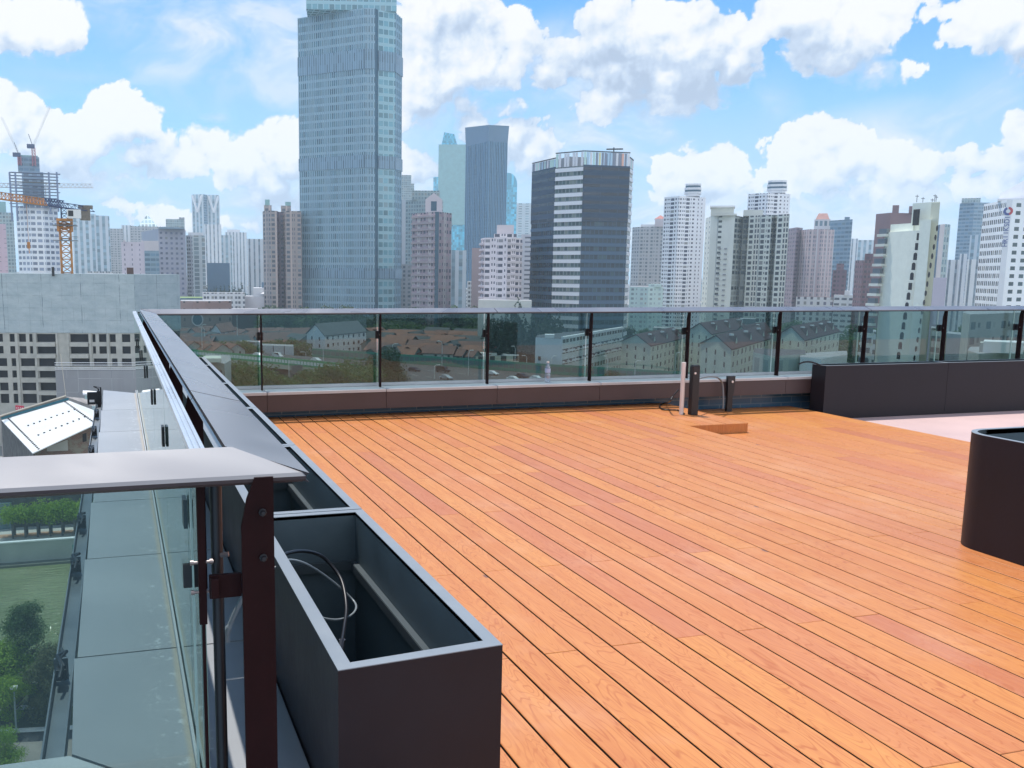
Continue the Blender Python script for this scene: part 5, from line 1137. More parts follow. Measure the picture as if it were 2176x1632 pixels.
# column strips and slab edges in relief
for p0, p1 in ((31.5, 37), (71.5, 76.5), (118, 122), (141, 146), (188.5, 193), (227, 231)):
    mb = MB(); u0, u1 = U(p0), U(p1); mb.prism([tuple((a0+e*u0+nn*.35).xy), tuple((a0+e*u1+nn*.35).xy), tuple((a0+e*u1-nn*.1).xy), tuple((a0+e*u0-nn*.1).xy)], GZ, zn-.05); mb.build('column', M_RAWC, t)
for i, (yt, yb) in enumerate(rows[:6]):
    for p0, p1 in ((77, 117), (148, 187)) if i < 2 else ((77, 117),):
        zb_ = zat(yb, 150, 248); mb = MB(); u0, u1 = U(p0), U(p1); mb.prism([tuple((a0+e*u0+nn*.9).xy), tuple((a0+e*u1+nn*.9).xy), tuple((a0+e*u1-nn*.1).xy), tuple((a0+e*u0-nn*.1).xy)], zb_-1.05, zb_-.1); mb.build('balcony_slab', M_RAWC, t)
pm = facade('grey_scaffold_sheeting', (.30, .30, .315), [(.0, .012, .0, 1), (.5, .512, .0, 1), (0, 1, 0, .02)], 5.4, 3.4, glass=(.40, .40, .42), light=0, wv=.12)
mb = MB(); u0, u1 = U(116), U(287); mb.prism([tuple((a0+e*u0+nn*1.1).xy), tuple((a0+e*(u1+.8)+nn*1.1).xy), tuple((a0+e*(u1+.8)+nn*.5).xy), tuple((a0+e*u0+nn*.5).xy)], GZ, zat(788, 150, 247)); mb.build('scaffold_sheeting', pm, t)
mb = MB(); e2n = Vector((e2.y, -e2.x, 0)); c0_, c1_ = b0+e2*.2, b1-e2*9; mb.prism([tuple((c0_+e2n*1.0).xy), tuple((c1_+e2n*1.0).xy), tuple((c1_+e2n*.5).xy), tuple((c0_+e2n*.5).xy)], GZ, zat(788, 300, 250)); mb.build('scaffold_sheeting', pm, t)
for y in (772, 777, 783, 786):
    z = zat(y, 150, 247); mb = MB(); p0, p1 = a0+e*u0+nn*1.3, a0+e*(u1+1)+nn*1.3; mb.tube([(p0.x, p0.y, z), (p1.x, p1.y, z)], .09, 5); q1 = b1-e2*9+e2n*1.3; mb.tube([(p1.x, p1.y, z), (q1.x, q1.y, z)], .09, 5); mb.build('scaffold_rail', M_WHITER, t)
p = atd(277, 585, 250); mb = MB(); mb.box(p.x-.8, p.x+.8, p.y, p.y+1.6, zr, zr+2.2); mb.build('roof_stub', plain('rusty_steel', (.10, .055, .045), .7), t)
p = atd(113, 585, 250); mb = MB(); mb.box(p.x-.3, p.x+.3, p.y, p.y+.6, zr, zr+2.2); mb.build('roof_stub', M_BLACK, t)

# --- cranes
M_ORANGE = plain('crane_orange', (.52, .22, .06), .6, var=.35, scale=.8); M_CRWHITE = plain('crane_white', (.75, .74, .72), .5); M_NAVY = plain('crane_navy', (.04, .06, .14), .5); M_RUST = plain('counterweight_concrete', (.20, .17, .14), .9, var=.3)
def truss(mb, A, B, w_, h, nb, r, m=0, up=Vector((0, 0, 1))):
    A, B = Vector(A), Vector(B); d = (B-A).normalized(); s = d.cross(up).normalized(); u = s.cross(d)
    c1 = lambda k: A+(B-A)*k+s*w_/2; c2 = lambda k: A+(B-A)*k-s*w_/2; c3 = lambda k: A+(B-A)*k+u*h
    for c_ in (c1, c2, c3): mb.tube([c_(0), c_(1)], r, 4, m)
    for i in range(nb):
        k0, km, k1 = i/nb, (i+.5)/nb, (i+1)/nb
        for c_ in (c1, c2): mb.tube([c_(k0), c3(km)], r*.55, 3, m, cap=False); mb.tube([c3(km), c_(k1)], r*.55, 3, m, cap=False)
        mb.tube([c1(k0), c2(k0)], r*.55, 3, m, cap=False)
def mast(mb, p, z0_, z1_, w_, nb, r, m=0):
    q_ = [(p.x+sx*w_/2, p.y+sy*w_/2) for sx, sy in ((-1, -1), (1, -1), (1, 1), (-1, 1))]
    for x, y in q_: mb.tube([(x, y, z0_), (x, y, z1_)], r, 5, m)
    for i in range(nb):
        za, zb_ = z0_+(z1_-z0_)*i/nb, z0_+(z1_-z0_)*(i+1)/nb
        for k in range(4):
            a, b_ = q_[k], q_[(k+1) % 4]; mb.tube([(*a, za), (*b_, zb_)], r*.5, 3, m, cap=False); mb.tube([(*a, zb_), (*b_, zb_)], r*.6, 3, m, cap=False)
p = atd(143, 580, 262); zc = lambda y, D=262: zat(y, 143, D)
t = thing('tower_crane', 'orange tower crane rising behind the netted block, jib reaching left', 'crane', (0, 0, 0))
mb = MB(); mast(mb, p, GZ, zc(478), 2.5, 32, .24); mb.build('mast', M_ORANGE, t)
mb = MB(); mast(mb, p, zc(492), zc(468), 3.2, 3, .30); mb.box(p.x-1.9, p.x+1.9, p.y-1.9, p.y+1.9, zc(470), zc(465)); mb.build('slewing_collar', M_ORANGE, t)
for y in (480, 512):
    mb = MB(); mb.box(p.x-2.9, p.x+2.9, p.y-2.6, p.y+2.6, zc(y), zc(y)+.15)
    for sx in (-2.9, 2.9): mb.tube([(p.x+sx, p.y-2.6, zc(y)+1), (p.x+sx, p.y+2.6, zc(y)+1)], .06, 4); 
    mb.tube([(p.x-2.9, p.y-2.6, zc(y)+1), (p.x+2.9, p.y-2.6, zc(y)+1)], .06, 4); mb.build('platform', M_GALV, t)
mb = MB(); mast(mb, p, zc(465), zc(442), 1.5, 2, .16); mb.build('tower_head', M_NAVY, t)
J0 = Vector((p.x, p.y, zc(442))); J1 = atd(0, 423, 235); J2 = atd(-70, 412, 226); Jm = J0.lerp(J1, .33)
mb = MB(); truss(mb, J0, Jm, 1.3, 1.7, 7, .16); mb.build('jib_root', M_NAVY, t)
mb = MB(); truss(mb, Jm, J1, 1.2, 1.5, 13, .13); truss(mb, J1, J2, 1.2, 1.4, 5, .13); mb.build('jib', M_ORANGE, t)
C1 = atd(196, 450, 271); mb = MB(); truss(mb, J0, C1, 1.4, 1.2, 4, .15); mb.build('counter_jib', M_NAVY, t)
q1 = atd(181, 445, 269); mb = MB(); mb.box(q1.x-1.3, q1.x+1.2, q1.y-1, q1.y+1, q1.z-2.8, q1.z+.2); mb.box(q1.x-1.7, q1.x+1.9, q1.y-1.1, q1.y+1.1, q1.z+.2, q1.z+1.0); mb.build('counterweight', M_RUST, t)
q1 = atd(157, 455, 259); mb = MB(); mb.box(q1.x-1.6, q1.x+1.7, q1.y-1, q1.y+1, q1.z-1, q1.z+1.1); o_ = mb.build('cab', M_CRWHITE, t); mb = MB(); mb.box(q1.x-1.3, q1.x-.1, q1.y-1.03, q1.y-1.0, q1.z-.6, q1.z+.8); mb.build('cab_window', M_BLACK, o_)
h0 = J0.lerp(J1, .62); mb = MB(); mb.tube([h0, h0-Vector((0, 0, 9.0))], .05, 4); hz_ = h0.z-9.0; mb.box(h0.x-.35, h0.x+.35, h0.y-.2, h0.y+.2, hz_-1.5, hz_); mb.tube([(h0.x, h0.y, hz_-1.5), (h0.x+.1, h0.y, hz_-2.6)], .1, 5); mb.build('hook_block', M_ORANGE, t)
t = thing('tower_crane', 'distant white crane jib stretching behind the scaffolded tower', 'crane', (0, 0, 0))
mb = MB(); A = atd(196, 399, 845); B = atd(-60, 398, 800); truss(mb, A, B, 2.2, 3.0, 26, .32); mb.build('jib', M_CRWHITE, t)
mb = MB(); mast(mb, atd(100, 400, 829), GZ, zat(399, 100, 829), 2.6, 30, .3); mb.build('mast', M_CRWHITE, t)
M_PINKC = plain('faded_red', (.50, .20, .24), .6)
def luff(label, base, tip, D, hgt, group='thin luffing cranes on the scaffolded tower'):
    t = thing('luffing_crane', label, 'crane', (0, 0, 0), group=group); b_ = atd(base[0], base[1], D); zt_ = zat(base[1]-hgt, base[0], D)
    mb = MB(); mast(mb, b_, b_.z-6, zt_, 2.2, 6, .28); mb.build('mast', M_PINKC, t); tp = atd(tip[0], tip[1], D); B_ = Vector((b_.x, b_.y, zt_)); mb = MB(); truss(mb, B_, tp, 1.2, 1.2, 18, .12); mb.build('jib', M_CRWHITE, t)
    mb = MB(); mb.box(B_.x-4.5, B_.x+1, B_.y-1.5, B_.y+1.5, zt_-.5, zt_+2.5); mb.tube([(B_.x, B_.y, zt_), (B_.x-3, B_.y, zt_+10)], .3, 4); mb.build('machinery', M_NAVY, t)
luff('thin luffing crane with a pink mast, jib pointing up to the right', (72, 336), (108, 226), 812, 22); luff('thin luffing crane at the left edge with its jib leaning left', (41, 334), (2, 250), 812, 2)

# --- scaffolded tower
t_, L_, H_, c_ = bld('white gridded high-rise under construction behind the orange crane', [(33, 812), (62, 800), (92, 800), (122, 808)], 437, [F_WGRID]*3, 40, 'construction_tower', 'tower', ref=(75, 800))
zb_ = H_
def tp(px0, px1, y0, y1, D, dp, m_, pn): q0 = [q_-c_ for q_ in plan([(px0, D), (px1, D)], y1, dp)]; mb = MB(); mb.prism([(q_.x, q_.y) for q_ in q0], zat(y0, (px0+px1)/2, D)-GZ, zat(y1, (px0+px1)/2, D)-GZ); return mb.build(pn, m_, t_)
tp(46, 92, 437, 365, 812, 18, facade('concrete_core', (.30, .40, .50), [(.2, .8, .2, .6)], 6, 4.3, glass=(.14, .19, .26), light=0), 'core'); tp(37, 83, 365, 333, 814, 16, F_BLUEG, 'core_top'); tp(40, 80, 333, 330, 814, 15, M_TEALM, 'core_crown')
M_STEELF = plain('steel_frame', (.16, .20, .32), .6)
for k in range(12): y = 367+k*6.6; tp(22 if k % 2 else 20, 124 if k % 3 else 128, y+.8, y, 797, 7, M_STEELF if k != 3 else M_RUST, 'floor_plate')
for px in (22, 34, 105, 122):
    for D in (797, 829):
        q1 = atd(px, 400, D)-c_; mb = MB(); mb.box(q1.x-.6, q1.x+.6, q1.y-.6, q1.y+.6, zat(450 if px > 60 else 470, px, D)-GZ, zat(366, px, D)-GZ); mb.build('frame_column', M_STEELF, t_)

# --- white roofed shed, mint hut and the ground around them
t = thing('shed', 'long white metal roofed shed with an old brick end wall', 'shed', (0, 0, 0))
Zr, Ze = -24.5, -29.5
R0 = onz(146, 851, Zr); R1 = onz(212, 897, Zr-.6); Ea = onz(3, 893, Ze); Eb = onz(69, 963, Ze)
M_SHEETR = plain('white_sheet_roof', (.60, .62, .62), .45, var=.03, scale=.3)
sl_ = (R0-R1); O0 = R0+(R0-Ea)*.45; O0.z = Zr-2.2; O1 = R1+(R1-Eb)*.45; O1.z = Zr-2.8
mb = MB(); dn_ = Vector((0, 0, -.18))
for q4 in ((Ea, Eb, R1, R0), (R0, R1, O1, O0)):
    mb.quad(*q4); mb.quad(*[v+dn_ for v in reversed(q4)])
    for i in range(4): mb.quad(q4[i]+dn_, q4[(i+1) % 4]+dn_, q4[(i+1) % 4], q4[i])
rf = mb.build('roof', M_SHEETR, t)
def dots(A, B, k, nm, r=.20):
    mb = MB()
    for i in range(k): p_ = A.lerp(B, (i+.5)/k); mb.tube([p_, p_+Vector((0, 0, .16))], r, 6)
    mb.build(nm, M_BLACK, rf)
dots(Ea.lerp(R0, .10), Eb.lerp(R1, .10), 26, 'eave_bolts'); dots(R0.lerp(Ea, .06), R1.lerp(Eb, .06), 20, 'ridge_bolts'); dots(Ea.lerp(Eb, .38).lerp(R0.lerp(R1, .38), .2), Ea.lerp(Eb, .38).lerp(R0.lerp(R1, .38), .97), 9, 'roof_bolts'); dots(Ea.lerp(Eb, .70).lerp(R0.lerp(R1, .70), .2), Ea.lerp(Eb, .70).lerp(R0.lerp(R1, .70), .97), 9, 'roof_bolts')
mb = MB(); up = Vector((0, 0, .12)); mb.quad(Ea+up, R0+up, R0+up+Vector((0, 0, .5)), Ea+up+Vector((0, 0, .5))); mb.quad(Ea+up+Vector((0, 0, .5)), R0+up+Vector((0, 0, .5)), R0+up, Ea+up); mb.build('blue_edge', plain('blue_flashing', (.03, .20, .26), .5), rf)
def brick_mat():
    m_, q, b, o = mat('old_brick'); t_ = q.new('ShaderNodeTexCoord').outputs['Object']; uvn = q.new('ShaderNodeUVMap'); uvn.uv_map = 'UVMap'; br = q.new('ShaderNodeTexBrick'); q.put(br.inputs['Vector'], uvn.outputs[0])
    for k, v_ in (('Scale', 1), ('Color1', (.22, .10, .08, 1)), ('Color2', (.15, .085, .065, 1)), ('Mortar', (.22, .20, .17, 1)), ('Mortar Size', .03), ('Brick Width', .5), ('Row Height', .2)): br.inputs[k].default_value = v_
    f = q.noise(t_, .35, 6, .7); q.put(b.inputs['Base Color'], q.mix(q.rng(f, .48, .6), br.outputs[0], (.24, .23, .19))); b.inputs['Roughness'].default_value = .9; return m_
M_BRICK = brick_mat()
def wall_q(mb, A, B, zt0, zt1, zb_=GZ): mb.quad((A.x, A.y, zb_), (B.x, B.y, zb_), (B.x, B.y, zt1), (A.x, A.y, zt0))
W0 = Eb+(Eb-Ea).normalized()*-.6; W1 = onz(212, 915, Ze+2.2)
mb = MB(); k1 = onz(73, 943, Ze+.3); mid = k1.lerp(W1, .52); wall_q(mb, k1, mid, k1.z, mid.z+.2); wall_q(mb, mid, W1, mid.z+1.2, W1.z+1.0); mb.build('end_wall', M_BRICK, t)
mb = MB(); off = Vector((.02, -.12, 0)); m1 = k1.lerp(W1, .73)+off; m2 = k1.lerp(W1, .79)+off; mb.quad((m1.x, m1.y, Ze+.2), (m2.x, m2.y, Ze+.35), (m2.x, m2.y, Ze+1.9), (m1.x, m1.y, Ze+1.7)); mb.build('window', M_VOID, t)
mb = MB(); m1 = k1.lerp(W1, .18)+off; m2 = k1.lerp(W1, .5)+off; mb.quad((m1.x, m1.y, Ze-1.2), (m2.x, m2.y, Ze-1.2), (m2.x, m2.y, Ze+.8), (m1.x, m1.y, Ze-.5)); mb.build('render_patch', M_CONC, t)
M_OLDW = plain('old_dark_wall', (.10, .10, .095), .9, var=.5, scale=.7)
mb = MB(); wall_q(mb, Ea, Eb, Ze, Ze); wall_q(mb, Eb, k1, Ze, Ze); mb.build('side_wall', M_OLDW, t)
t = thing('hut', 'small pale mint rooftop hut behind the black floodlight', 'hut', (0, 0, 0)); q0 = plan([(180, 236), (213, 232)], 840, 5); mb = MB(); mb.prism([(v.x, v.y) for v in q0], GZ, zat(840, 195, 234)); mb.build('wall', F_MINT, t); mb = MB(); q0 = plan([(176, 235), (215, 231)], 838, 6); mb.prism([(v.x, v.y) for v in q0], zat(840, 195, 234)+.02, zat(836, 195, 234)); mb.build('roof', M_WHITER, t)
t = thing('outbuilding', 'low grey ridged roof running behind the white shed', 'building', (0, 0, 0))
g0 = onz(0, 886, -29); g1 = onz(140, 843, -24.5); g2 = onz(195, 862, -27.5); mb = MB(); bk = Vector((3, 9, -1.5))
mb.quad(g0, g1, g1+bk, g0+bk); mb.quad(g1, g2, g2+bk, g1+bk); mb.quad((g0.x, g0.y, GZ), (g1.x, g1.y, GZ), g1, g0); mb.quad((g1.x, g1.y, GZ), (g2.x, g2.y, GZ), g2, g1); mb.build('roof', plain('grey_sheet', (.30, .28, .27), .8, var=.3, scale=.5), t)
mb = MB(); mb.tube([g0+Vector((0, -.2, .2)), g1+Vector((0, -.2, .2))], .22, 5); mb.tube([g1+Vector((0, -.2, .2)), g1+Vector((-.6, -.2, 9))], .06, 4); mb.build('ridge_cap', plain('beige_trim', (.62, .55, .45), .7), t)
t = thing('banner', 'small red banner with white characters beside the shed', 'banner', (0, 0, 0)); b0_ = atd(33, 867, 224); b1_ = atd(51, 864, 222); mb = MB(); mb.prism([(b0_.x, b0_.y), (b1_.x, b1_.y), (b1_.x, b1_.y+.15), (b0_.x, b0_.y+.15)], b0_.z-.5, b0_.z+.6); mb.build('cloth', plain('banner_red', (.55, .03, .07), .7), t)
mb = MB()
for k in range(4): c1_ = b0_.lerp(b1_, .18+.21*k); mb.box(c1_.x-.12, c1_.x+.12, c1_.y-.05, c1_.y-.02, b0_.z-.2, b0_.z-.08); mb.box(c1_.x-.03, c1_.x+.03, c1_.y-.05, c1_.y-.02, b0_.z-.25, b0_.z+.3); mb.box(c1_.x-.14, c1_.x+.14, c1_.y-.05, c1_.y-.02, b0_.z+.12, b0_.z+.2)
mb.build('characters', M_WHITER, t)
t = thing('wall', 'dark weathered stone wall behind the vine pergola', 'wall', (0, 0, 0)); A = onz(-30, 1125, GZ); B = onz(200, 1112, GZ); mb = MB(); mb.prism([(A.x, A.y), (B.x, B.y), (B.x+.3, B.y+.6), (A.x+.3, A.y+.6)], GZ, zat(1040, 100, 172)); mb.build('masonry', M_OLDW, t)
t = thing('stall', 'teal corrugated kiosk beside the promenade at the left edge', 'kiosk', (0, 0, 0)); A = onz(-30, 1128, GZ); B = onz(26, 1124, GZ); mb = MB(); mb.prism([(A.x, A.y), (B.x, B.y), (B.x+.3, B.y+2), (A.x+.3, A.y+2)], GZ, zat(1078, 10, 168)); mb.build('body', plain('teal_sheet', (.16, .24, .27), .6, var=.3, scale=2), t)
# pergola with vines: one post each, one vine canopy
t = thing('pergola', 'row of vine covered pergola posts on the river promenade', 'pergola', (0, 0, 0))
pa = onz(25, 1150, GZ); pb = onz(330, 1132, GZ); dp_ = (pb-pa).normalized(); np_ = Vector((-dp_.y, dp_.x, 0))
Lp = (pb-pa).length; k = 0
while k*1.9 < Lp:
    for o_ in (0, 2.2): c1_ = pa+dp_*(k*1.9)+np_*(1.5+o_); mb = MB(); mb.box(c1_.x-.16, c1_.x+.16, c1_.y-.16, c1_.y+.16, GZ, GZ+2.9); mb.build('post', M_OLDW, t)
    k += 1
for j in range(5):
    cm = crown('vine', 'flat', 2.6, 3.0, 0, 5200, .34, L_LIGHT, 300+j); o_ = bpy.data.objects.new('vine', cm); COL.objects.link(o_); o_.parent = t; c1_ = pa+dp_*(1.6+j*4.7)+np_*2.4; o_.location = (c1_.x, c1_.y, GZ+2.2); o_.rotation_euler.z = math.atan2(dp_.y, dp_.x); o_.scale = (1.05, 1.3, 1.0+.22*((j*3) % 4)/3)
# near bank trees
for px, y, key, H, lb in ((10, 1520, 'near', 8.4, 'bright green leafy tree at the left edge on the near bank'), (24, 1548, 'near', 6.0, 'smaller bright green tree at the left edge on the near bank'), (66, 1500, 'darknear', 10.2, 'tall thin dark tree with a ragged top on the near bank'), (128, 1530, 'olivenear', 8.4, 'brownish olive tree beside the coping on the near bank'), (100, 1528, 'darknear', 5.2, 'dark bushy tree between the thin and the olive one'), (182, 1480, 'olivenear', 8.6, 'olive tree mostly hidden by the outer cable channel'), (14, 1650, 'near', 4.8, 'young light green tree in the bottom left corner')):
    g_ = onz(px, y, GZ); tree(key, g_.x, g_.y, H/10, lb)
# street lamps -----------------------------------------------------------
def lamp(label, px, ybase, ytop, D, arm, z0_=None, group='street lamps along the elevated road'):
    b_ = atd(px, ybase, D); zt_ = zat(ytop, px, D); t = thing('street_lamp', label, 'street lamp', (b_.x, b_.y, b_.z if z0_ is None else z0_), group=group); h = zt_-t.location.z; w_ = arm*D/2031
    mb = MB(); mb.tube([(0, 0, 0), (0, 0, h*.9), (w_*.35, 0, h), (w_, 0, h+.1)], [.13, .10, .08, .07], 6); mb.build('pole', M_CRWHITE, t); mb = MB(); mb.box(w_-.5 if w_ > 0 else w_-.7, w_+.7 if w_ > 0 else w_+.5, -.22, .22, h-.02, h+.2); mb.build('lamp_head', M_CRWHITE, t); return t
for px, yb, yt, D, arm, lb in ((430, 757, 690, 400, 6, 'lamp left of its close twin at the left end of the green barrier'), (435, 741, 695, 430, -8, 'lamp just right of its twin at the left end of the green barrier'), (505, 742, 664, 440, 5, 'tall lamp above the brown roofs left of the first glass joint'), (614, 800, 768, 300, 9, 'short lamp next to the blank road sign'), (650, 760, 748, 395, -8, 'tiny lamp poking up left of the white gabled house'), (667, 746, 700, 400, 3, 'slim lamp in front of the white gabled house'), (687, 783, 722, 350, 6, 'lamp in front of the billboard frame'), (834, 758, 731, 370, 8, 'lamp right of the second glass joint'), (939, 778, 725, 350, -8, 'tall double-armed lamp before the orange roofs'), (923, 805, 776, 300, 8, 'short lamp beside the dark car'), (995, 816, 745, 320, 7, 'lamp left of the cream villa'), (1094, 785, 736, 350, -5, 'tall lamp above the right end of the cream villa'), (1119, 778, 756, 350, -7, 'lamp right of the cream villa'), (1171, 800, 757, 330, 7, 'lamp behind the water bottle'), (1290, 789, 757, 320, -6, 'lamp in front of the round dark green trees'), (1349, 797, 767, 300, 8, 'lamp before the green net structure'), (1434, 800, 750, 300, 6, 'lamp nearest the white pipe, at the road end')): lamp(lb, px, yb, yt, D, arm)
b_ = onz(35, 1558, GZ); t = thing('street_lamp', 'street lamp with flat head on the near bank road', 'street lamp', tuple(b_)); h = zat(1460, 32, math.hypot(b_.x, b_.y))-GZ
mb = MB(); mb.tube([(0, 0, 0), (0, 0, h)], .09, 8); mb.build('pole', plain('lamp_post_grey', (.30, .36, .36), .5), t); mb = MB(); mb.box(-.35, .35, -.15, .15, h, h+.12); mb.box(-.3, .3, -.12, .12, h-.16, h-.02); mb.build('lamp_head', M_CRWHITE, t)

# --- elevated road with green barriers, cars
RZ = GZ+9.5
near_e = [(360, 752), (404, 756), (552, 770), (658, 781), (761, 792), (900, 818), (1100, 845), (1500, 880)]; far_e = [(360, 737), (404, 741), (560, 751), (664, 758), (802, 768), (960, 779), (1170, 795), (1443, 812), (1640, 824)]
NE_ = [onz(x, y, RZ) for x, y in near_e]; FE_ = [onz(x, y, RZ) for x, y in far_e]
mb = MB(); K_ = 24
def resamp(P, k):
    d = [0]
    for i in range(1, len(P)): d.append(d[-1]+(P[i]-P[i-1]).length)
    out = []
    for j in range(k+1):
        s = d[-1]*j/k; i = max(i for i in range(len(d)) if d[i] <= s+1e-9); i = min(i, len(P)-2); out.append(P[i].lerp(P[i+1], (s-d[i])/(d[i+1]-d[i])))
    return out
Na, Fa = resamp(NE_, K_), resamp(FE_, K_)
for i in range(K_): mb.quad(Na[i], Na[i+1], Fa[i+1], Fa[i])
struct(mb.build('elevated_road', M_ASPH))
mb = MB(); dz_ = Vector((0, 0, -1.6))
for i in range(K_): mb.quad(Na[i]+dz_, Na[i+1]+dz_, Na[i+1]-Vector((0, 0, .01)), Na[i]-Vector((0, 0, .01))); mb.quad(Fa[i]+dz_, Na[i]+dz_, Na[i+1]+dz_, Fa[i+1]+dz_)
t = thing('viaduct', 'pale concrete viaduct carrying the road behind the trees', 'viaduct', (0, 0, 0)); mb.build('girder', plain('cream_concrete', (.50, .50, .42), .8, var=.1, scale=.3), t)
for i in range(1, K_, 2): c1_ = (Na[i]+Fa[i])/2; mb = MB(); mb.box(c1_.x-1.2, c1_.x+1.2, c1_.y-1.2, c1_.y+1.2, GZ, RZ-1.6); mb.build('pier', M_CONC, t)
mb = MB()
for s in (.33, .66):
    for i in range(K_*3):
        if i % 2: continue
        a = i/(K_*3)*K_; j = int(a); f_ = a-j; g_ = min(1, f_+.33)
        A = Na[j].lerp(Na[j+1], f_).lerp(Fa[j].lerp(Fa[j+1], f_), s); B = Na[j].lerp(Na[j+1], g_).lerp(Fa[j].lerp(Fa[j+1], g_), s); n_ = (Fa[j]-Na[j]).normalized()*.1; up = Vector((0, 0, .01)); mb.quad(A-n_+up, B-n_+up, B+n_+up, A+n_+up)
struct(mb.build('road_markings', M_WHITER))
M_BGREEN = plain('barrier_green', (.05, .38, .17), .5, var=.1); M_BTEAL = plain('barrier_teal', (.09, .34, .24), .5, var=.1); M_BPANEL = plain('barrier_panel', (.75, .80, .82), .3)
def barrier(label, P, h, mg, step, mp, ph=(.28, .72)):
    t = thing('noise_barrier', label, 'barrier', (0, 0, 0)); L0 = sum((P[i+1]-P[i]).length for i in range(len(P)-1)); k = int(L0/step); Q = resamp(P, k); src = None
    for i in range(k):
        A, B = Q[i], Q[i+1]; d = (B-A); ln = d.length; an = math.atan2(d.y, d.x)
        if src is None:
            mb = MB(); mb.box(0, ln, -.08, .08, 0, h*ph[0], 0); mb.box(0, ln, -.10, .10, h*ph[1]+.001, h, 0); mb.box(.0, .22, -.14, .14, .01, h-.01, 0); mb.box(.24, ln-.02, -.03, .03, h*ph[0]+.01, h*ph[1]-.01, 1); src = mb.build('barrier_panel', [mg, mp], t); o_ = src
        else: o_ = src.copy(); COL.objects.link(o_); o_.parent = t
        o_.location = A; o_.rotation_euler = (0, 0, an); o_.scale = (ln/((Q[1]-Q[0]).length), 1, 1)
barrier('green roadside barrier with white panels on the near side of the road', [onz(x, y, RZ) for x, y in near_e[:5]]+[onz(845, 806, RZ)], 2.7, M_BGREEN, 1.75, M_BPANEL)
barrier('teal noise barrier with windows along the far side of the road', [onz(x, y, RZ) for x, y in far_e[3:]], 3.4, M_BTEAL, 2.4, plain('barrier_glass', (.20, .26, .25), .2), (.30, .78))
def car_mats(nm, c_): return plain('car_paint_'+nm, c_, .3, ior=1.6, var=.02)
M_CG = plain('car_glass', (.03, .04, .05), .1); M_TYRE = plain('tyre', (.02, .02, .02), .8)
def car(label, px, y, paint, van=False, ang=None, zz=None, cat='car', name='parked_car'):
    p_ = onz(px, y, RZ if zz is None else zz); t = thing('van' if van else 'car', label, 'van' if van else 'car', tuple(p_), ang if ang is not None else math.atan2((Na[8]-Na[7]).y, (Na[8]-Na[7]).x))
    Lc, Hc = (5.2, 2.1) if van else (4.6, 1.45)
    prof = [(-Lc/2, .35), (Lc/2, .35), (Lc/2, .85), (Lc/2-.15, 1.0), (Lc/2-.9, 1.15), (Lc/2-1.5, Hc), (-Lc/2+.15, Hc), (-Lc/2, 1.1)] if van else [(-Lc/2, .35), (Lc/2, .32), (Lc/2, .68), (Lc/2-1.1, .88), (Lc/2-1.9, Hc), (-Lc/2+1.0, Hc), (-Lc/2+.3, .95), (-Lc/2, .85)]
    mb = MB(); w_ = .88; A = [(x, -w_ if z < .9 else -w_*.86, z) for x, z in prof]; B = [(x, -y_, z) for (x, y_, z) in A]; mb.poly(A); mb.poly(list(reversed(B)))
    for i in range(len(prof)): j = (i+1) % len(prof); mb.quad(B[i], B[j], A[j], A[i])
    mb.build('body', paint, t, bevel=.05)
    mb = MB(); x0, x1 = (-Lc/2+.5, Lc/2-1.35) if van else (-Lc/2+1.05, Lc/2-1.95)
    for s in (-1, 1): yy = s*w_*.875; mb.quad((x0, yy, 1.0), (x1+.5, yy, 1.0), (x1, yy, Hc-.12), (x0+.2, yy, Hc-.12)); mb.quad((x0+.2, yy, Hc-.12), (x1, yy, Hc-.12), (x1+.5, yy, 1.0), (x0, yy, 1.0))
    mb.build('side_windows', M_CG, t)
    for sx in (-Lc/2+.85, Lc/2-.85):
        for sy in (-.82, .82): mb = MB(); mb.tube([(sx, sy-.1, .33), (sx, sy+.1, .33)], .33, 12); mb.build('wheel', M_TYRE, t)
WP_, DP_, SP_ = car_mats('white', (.75, .76, .77)), car_mats('dark', (.03, .035, .045)), car_mats('silver', (.45, .47, .49))
for lb, px, y, pt_, vn in (('white van on the viaduct behind the green barrier', 590, 760, WP_, True), ('white saloon on the viaduct left of the first glass joint', 484, 748, WP_, False), ('small white car at the far left of the viaduct', 445, 746, WP_, False), ('white hatchback just behind the first glass joint', 548, 757, WP_, False), ('white car passing in front of the teal barrier start', 672, 768, WP_, False), ('dark saloon on the open road right of the round tree', 880, 789, DP_, False), ('dark estate car behind the short lamp', 941, 791, DP_, True), ('silver car nearest the coping on the open road', 948, 806, SP_, False), ('white car left of the third glass joint, low on the road', 1046, 797, WP_, False), ('white saloon left of the water bottle', 1091, 809, WP_, False), ('dark car overtaking the white saloon', 1109, 803, DP_, False), ('white car right behind the water bottle', 1140, 808, WP_, False)): car(lb, px, y, pt_, vn)

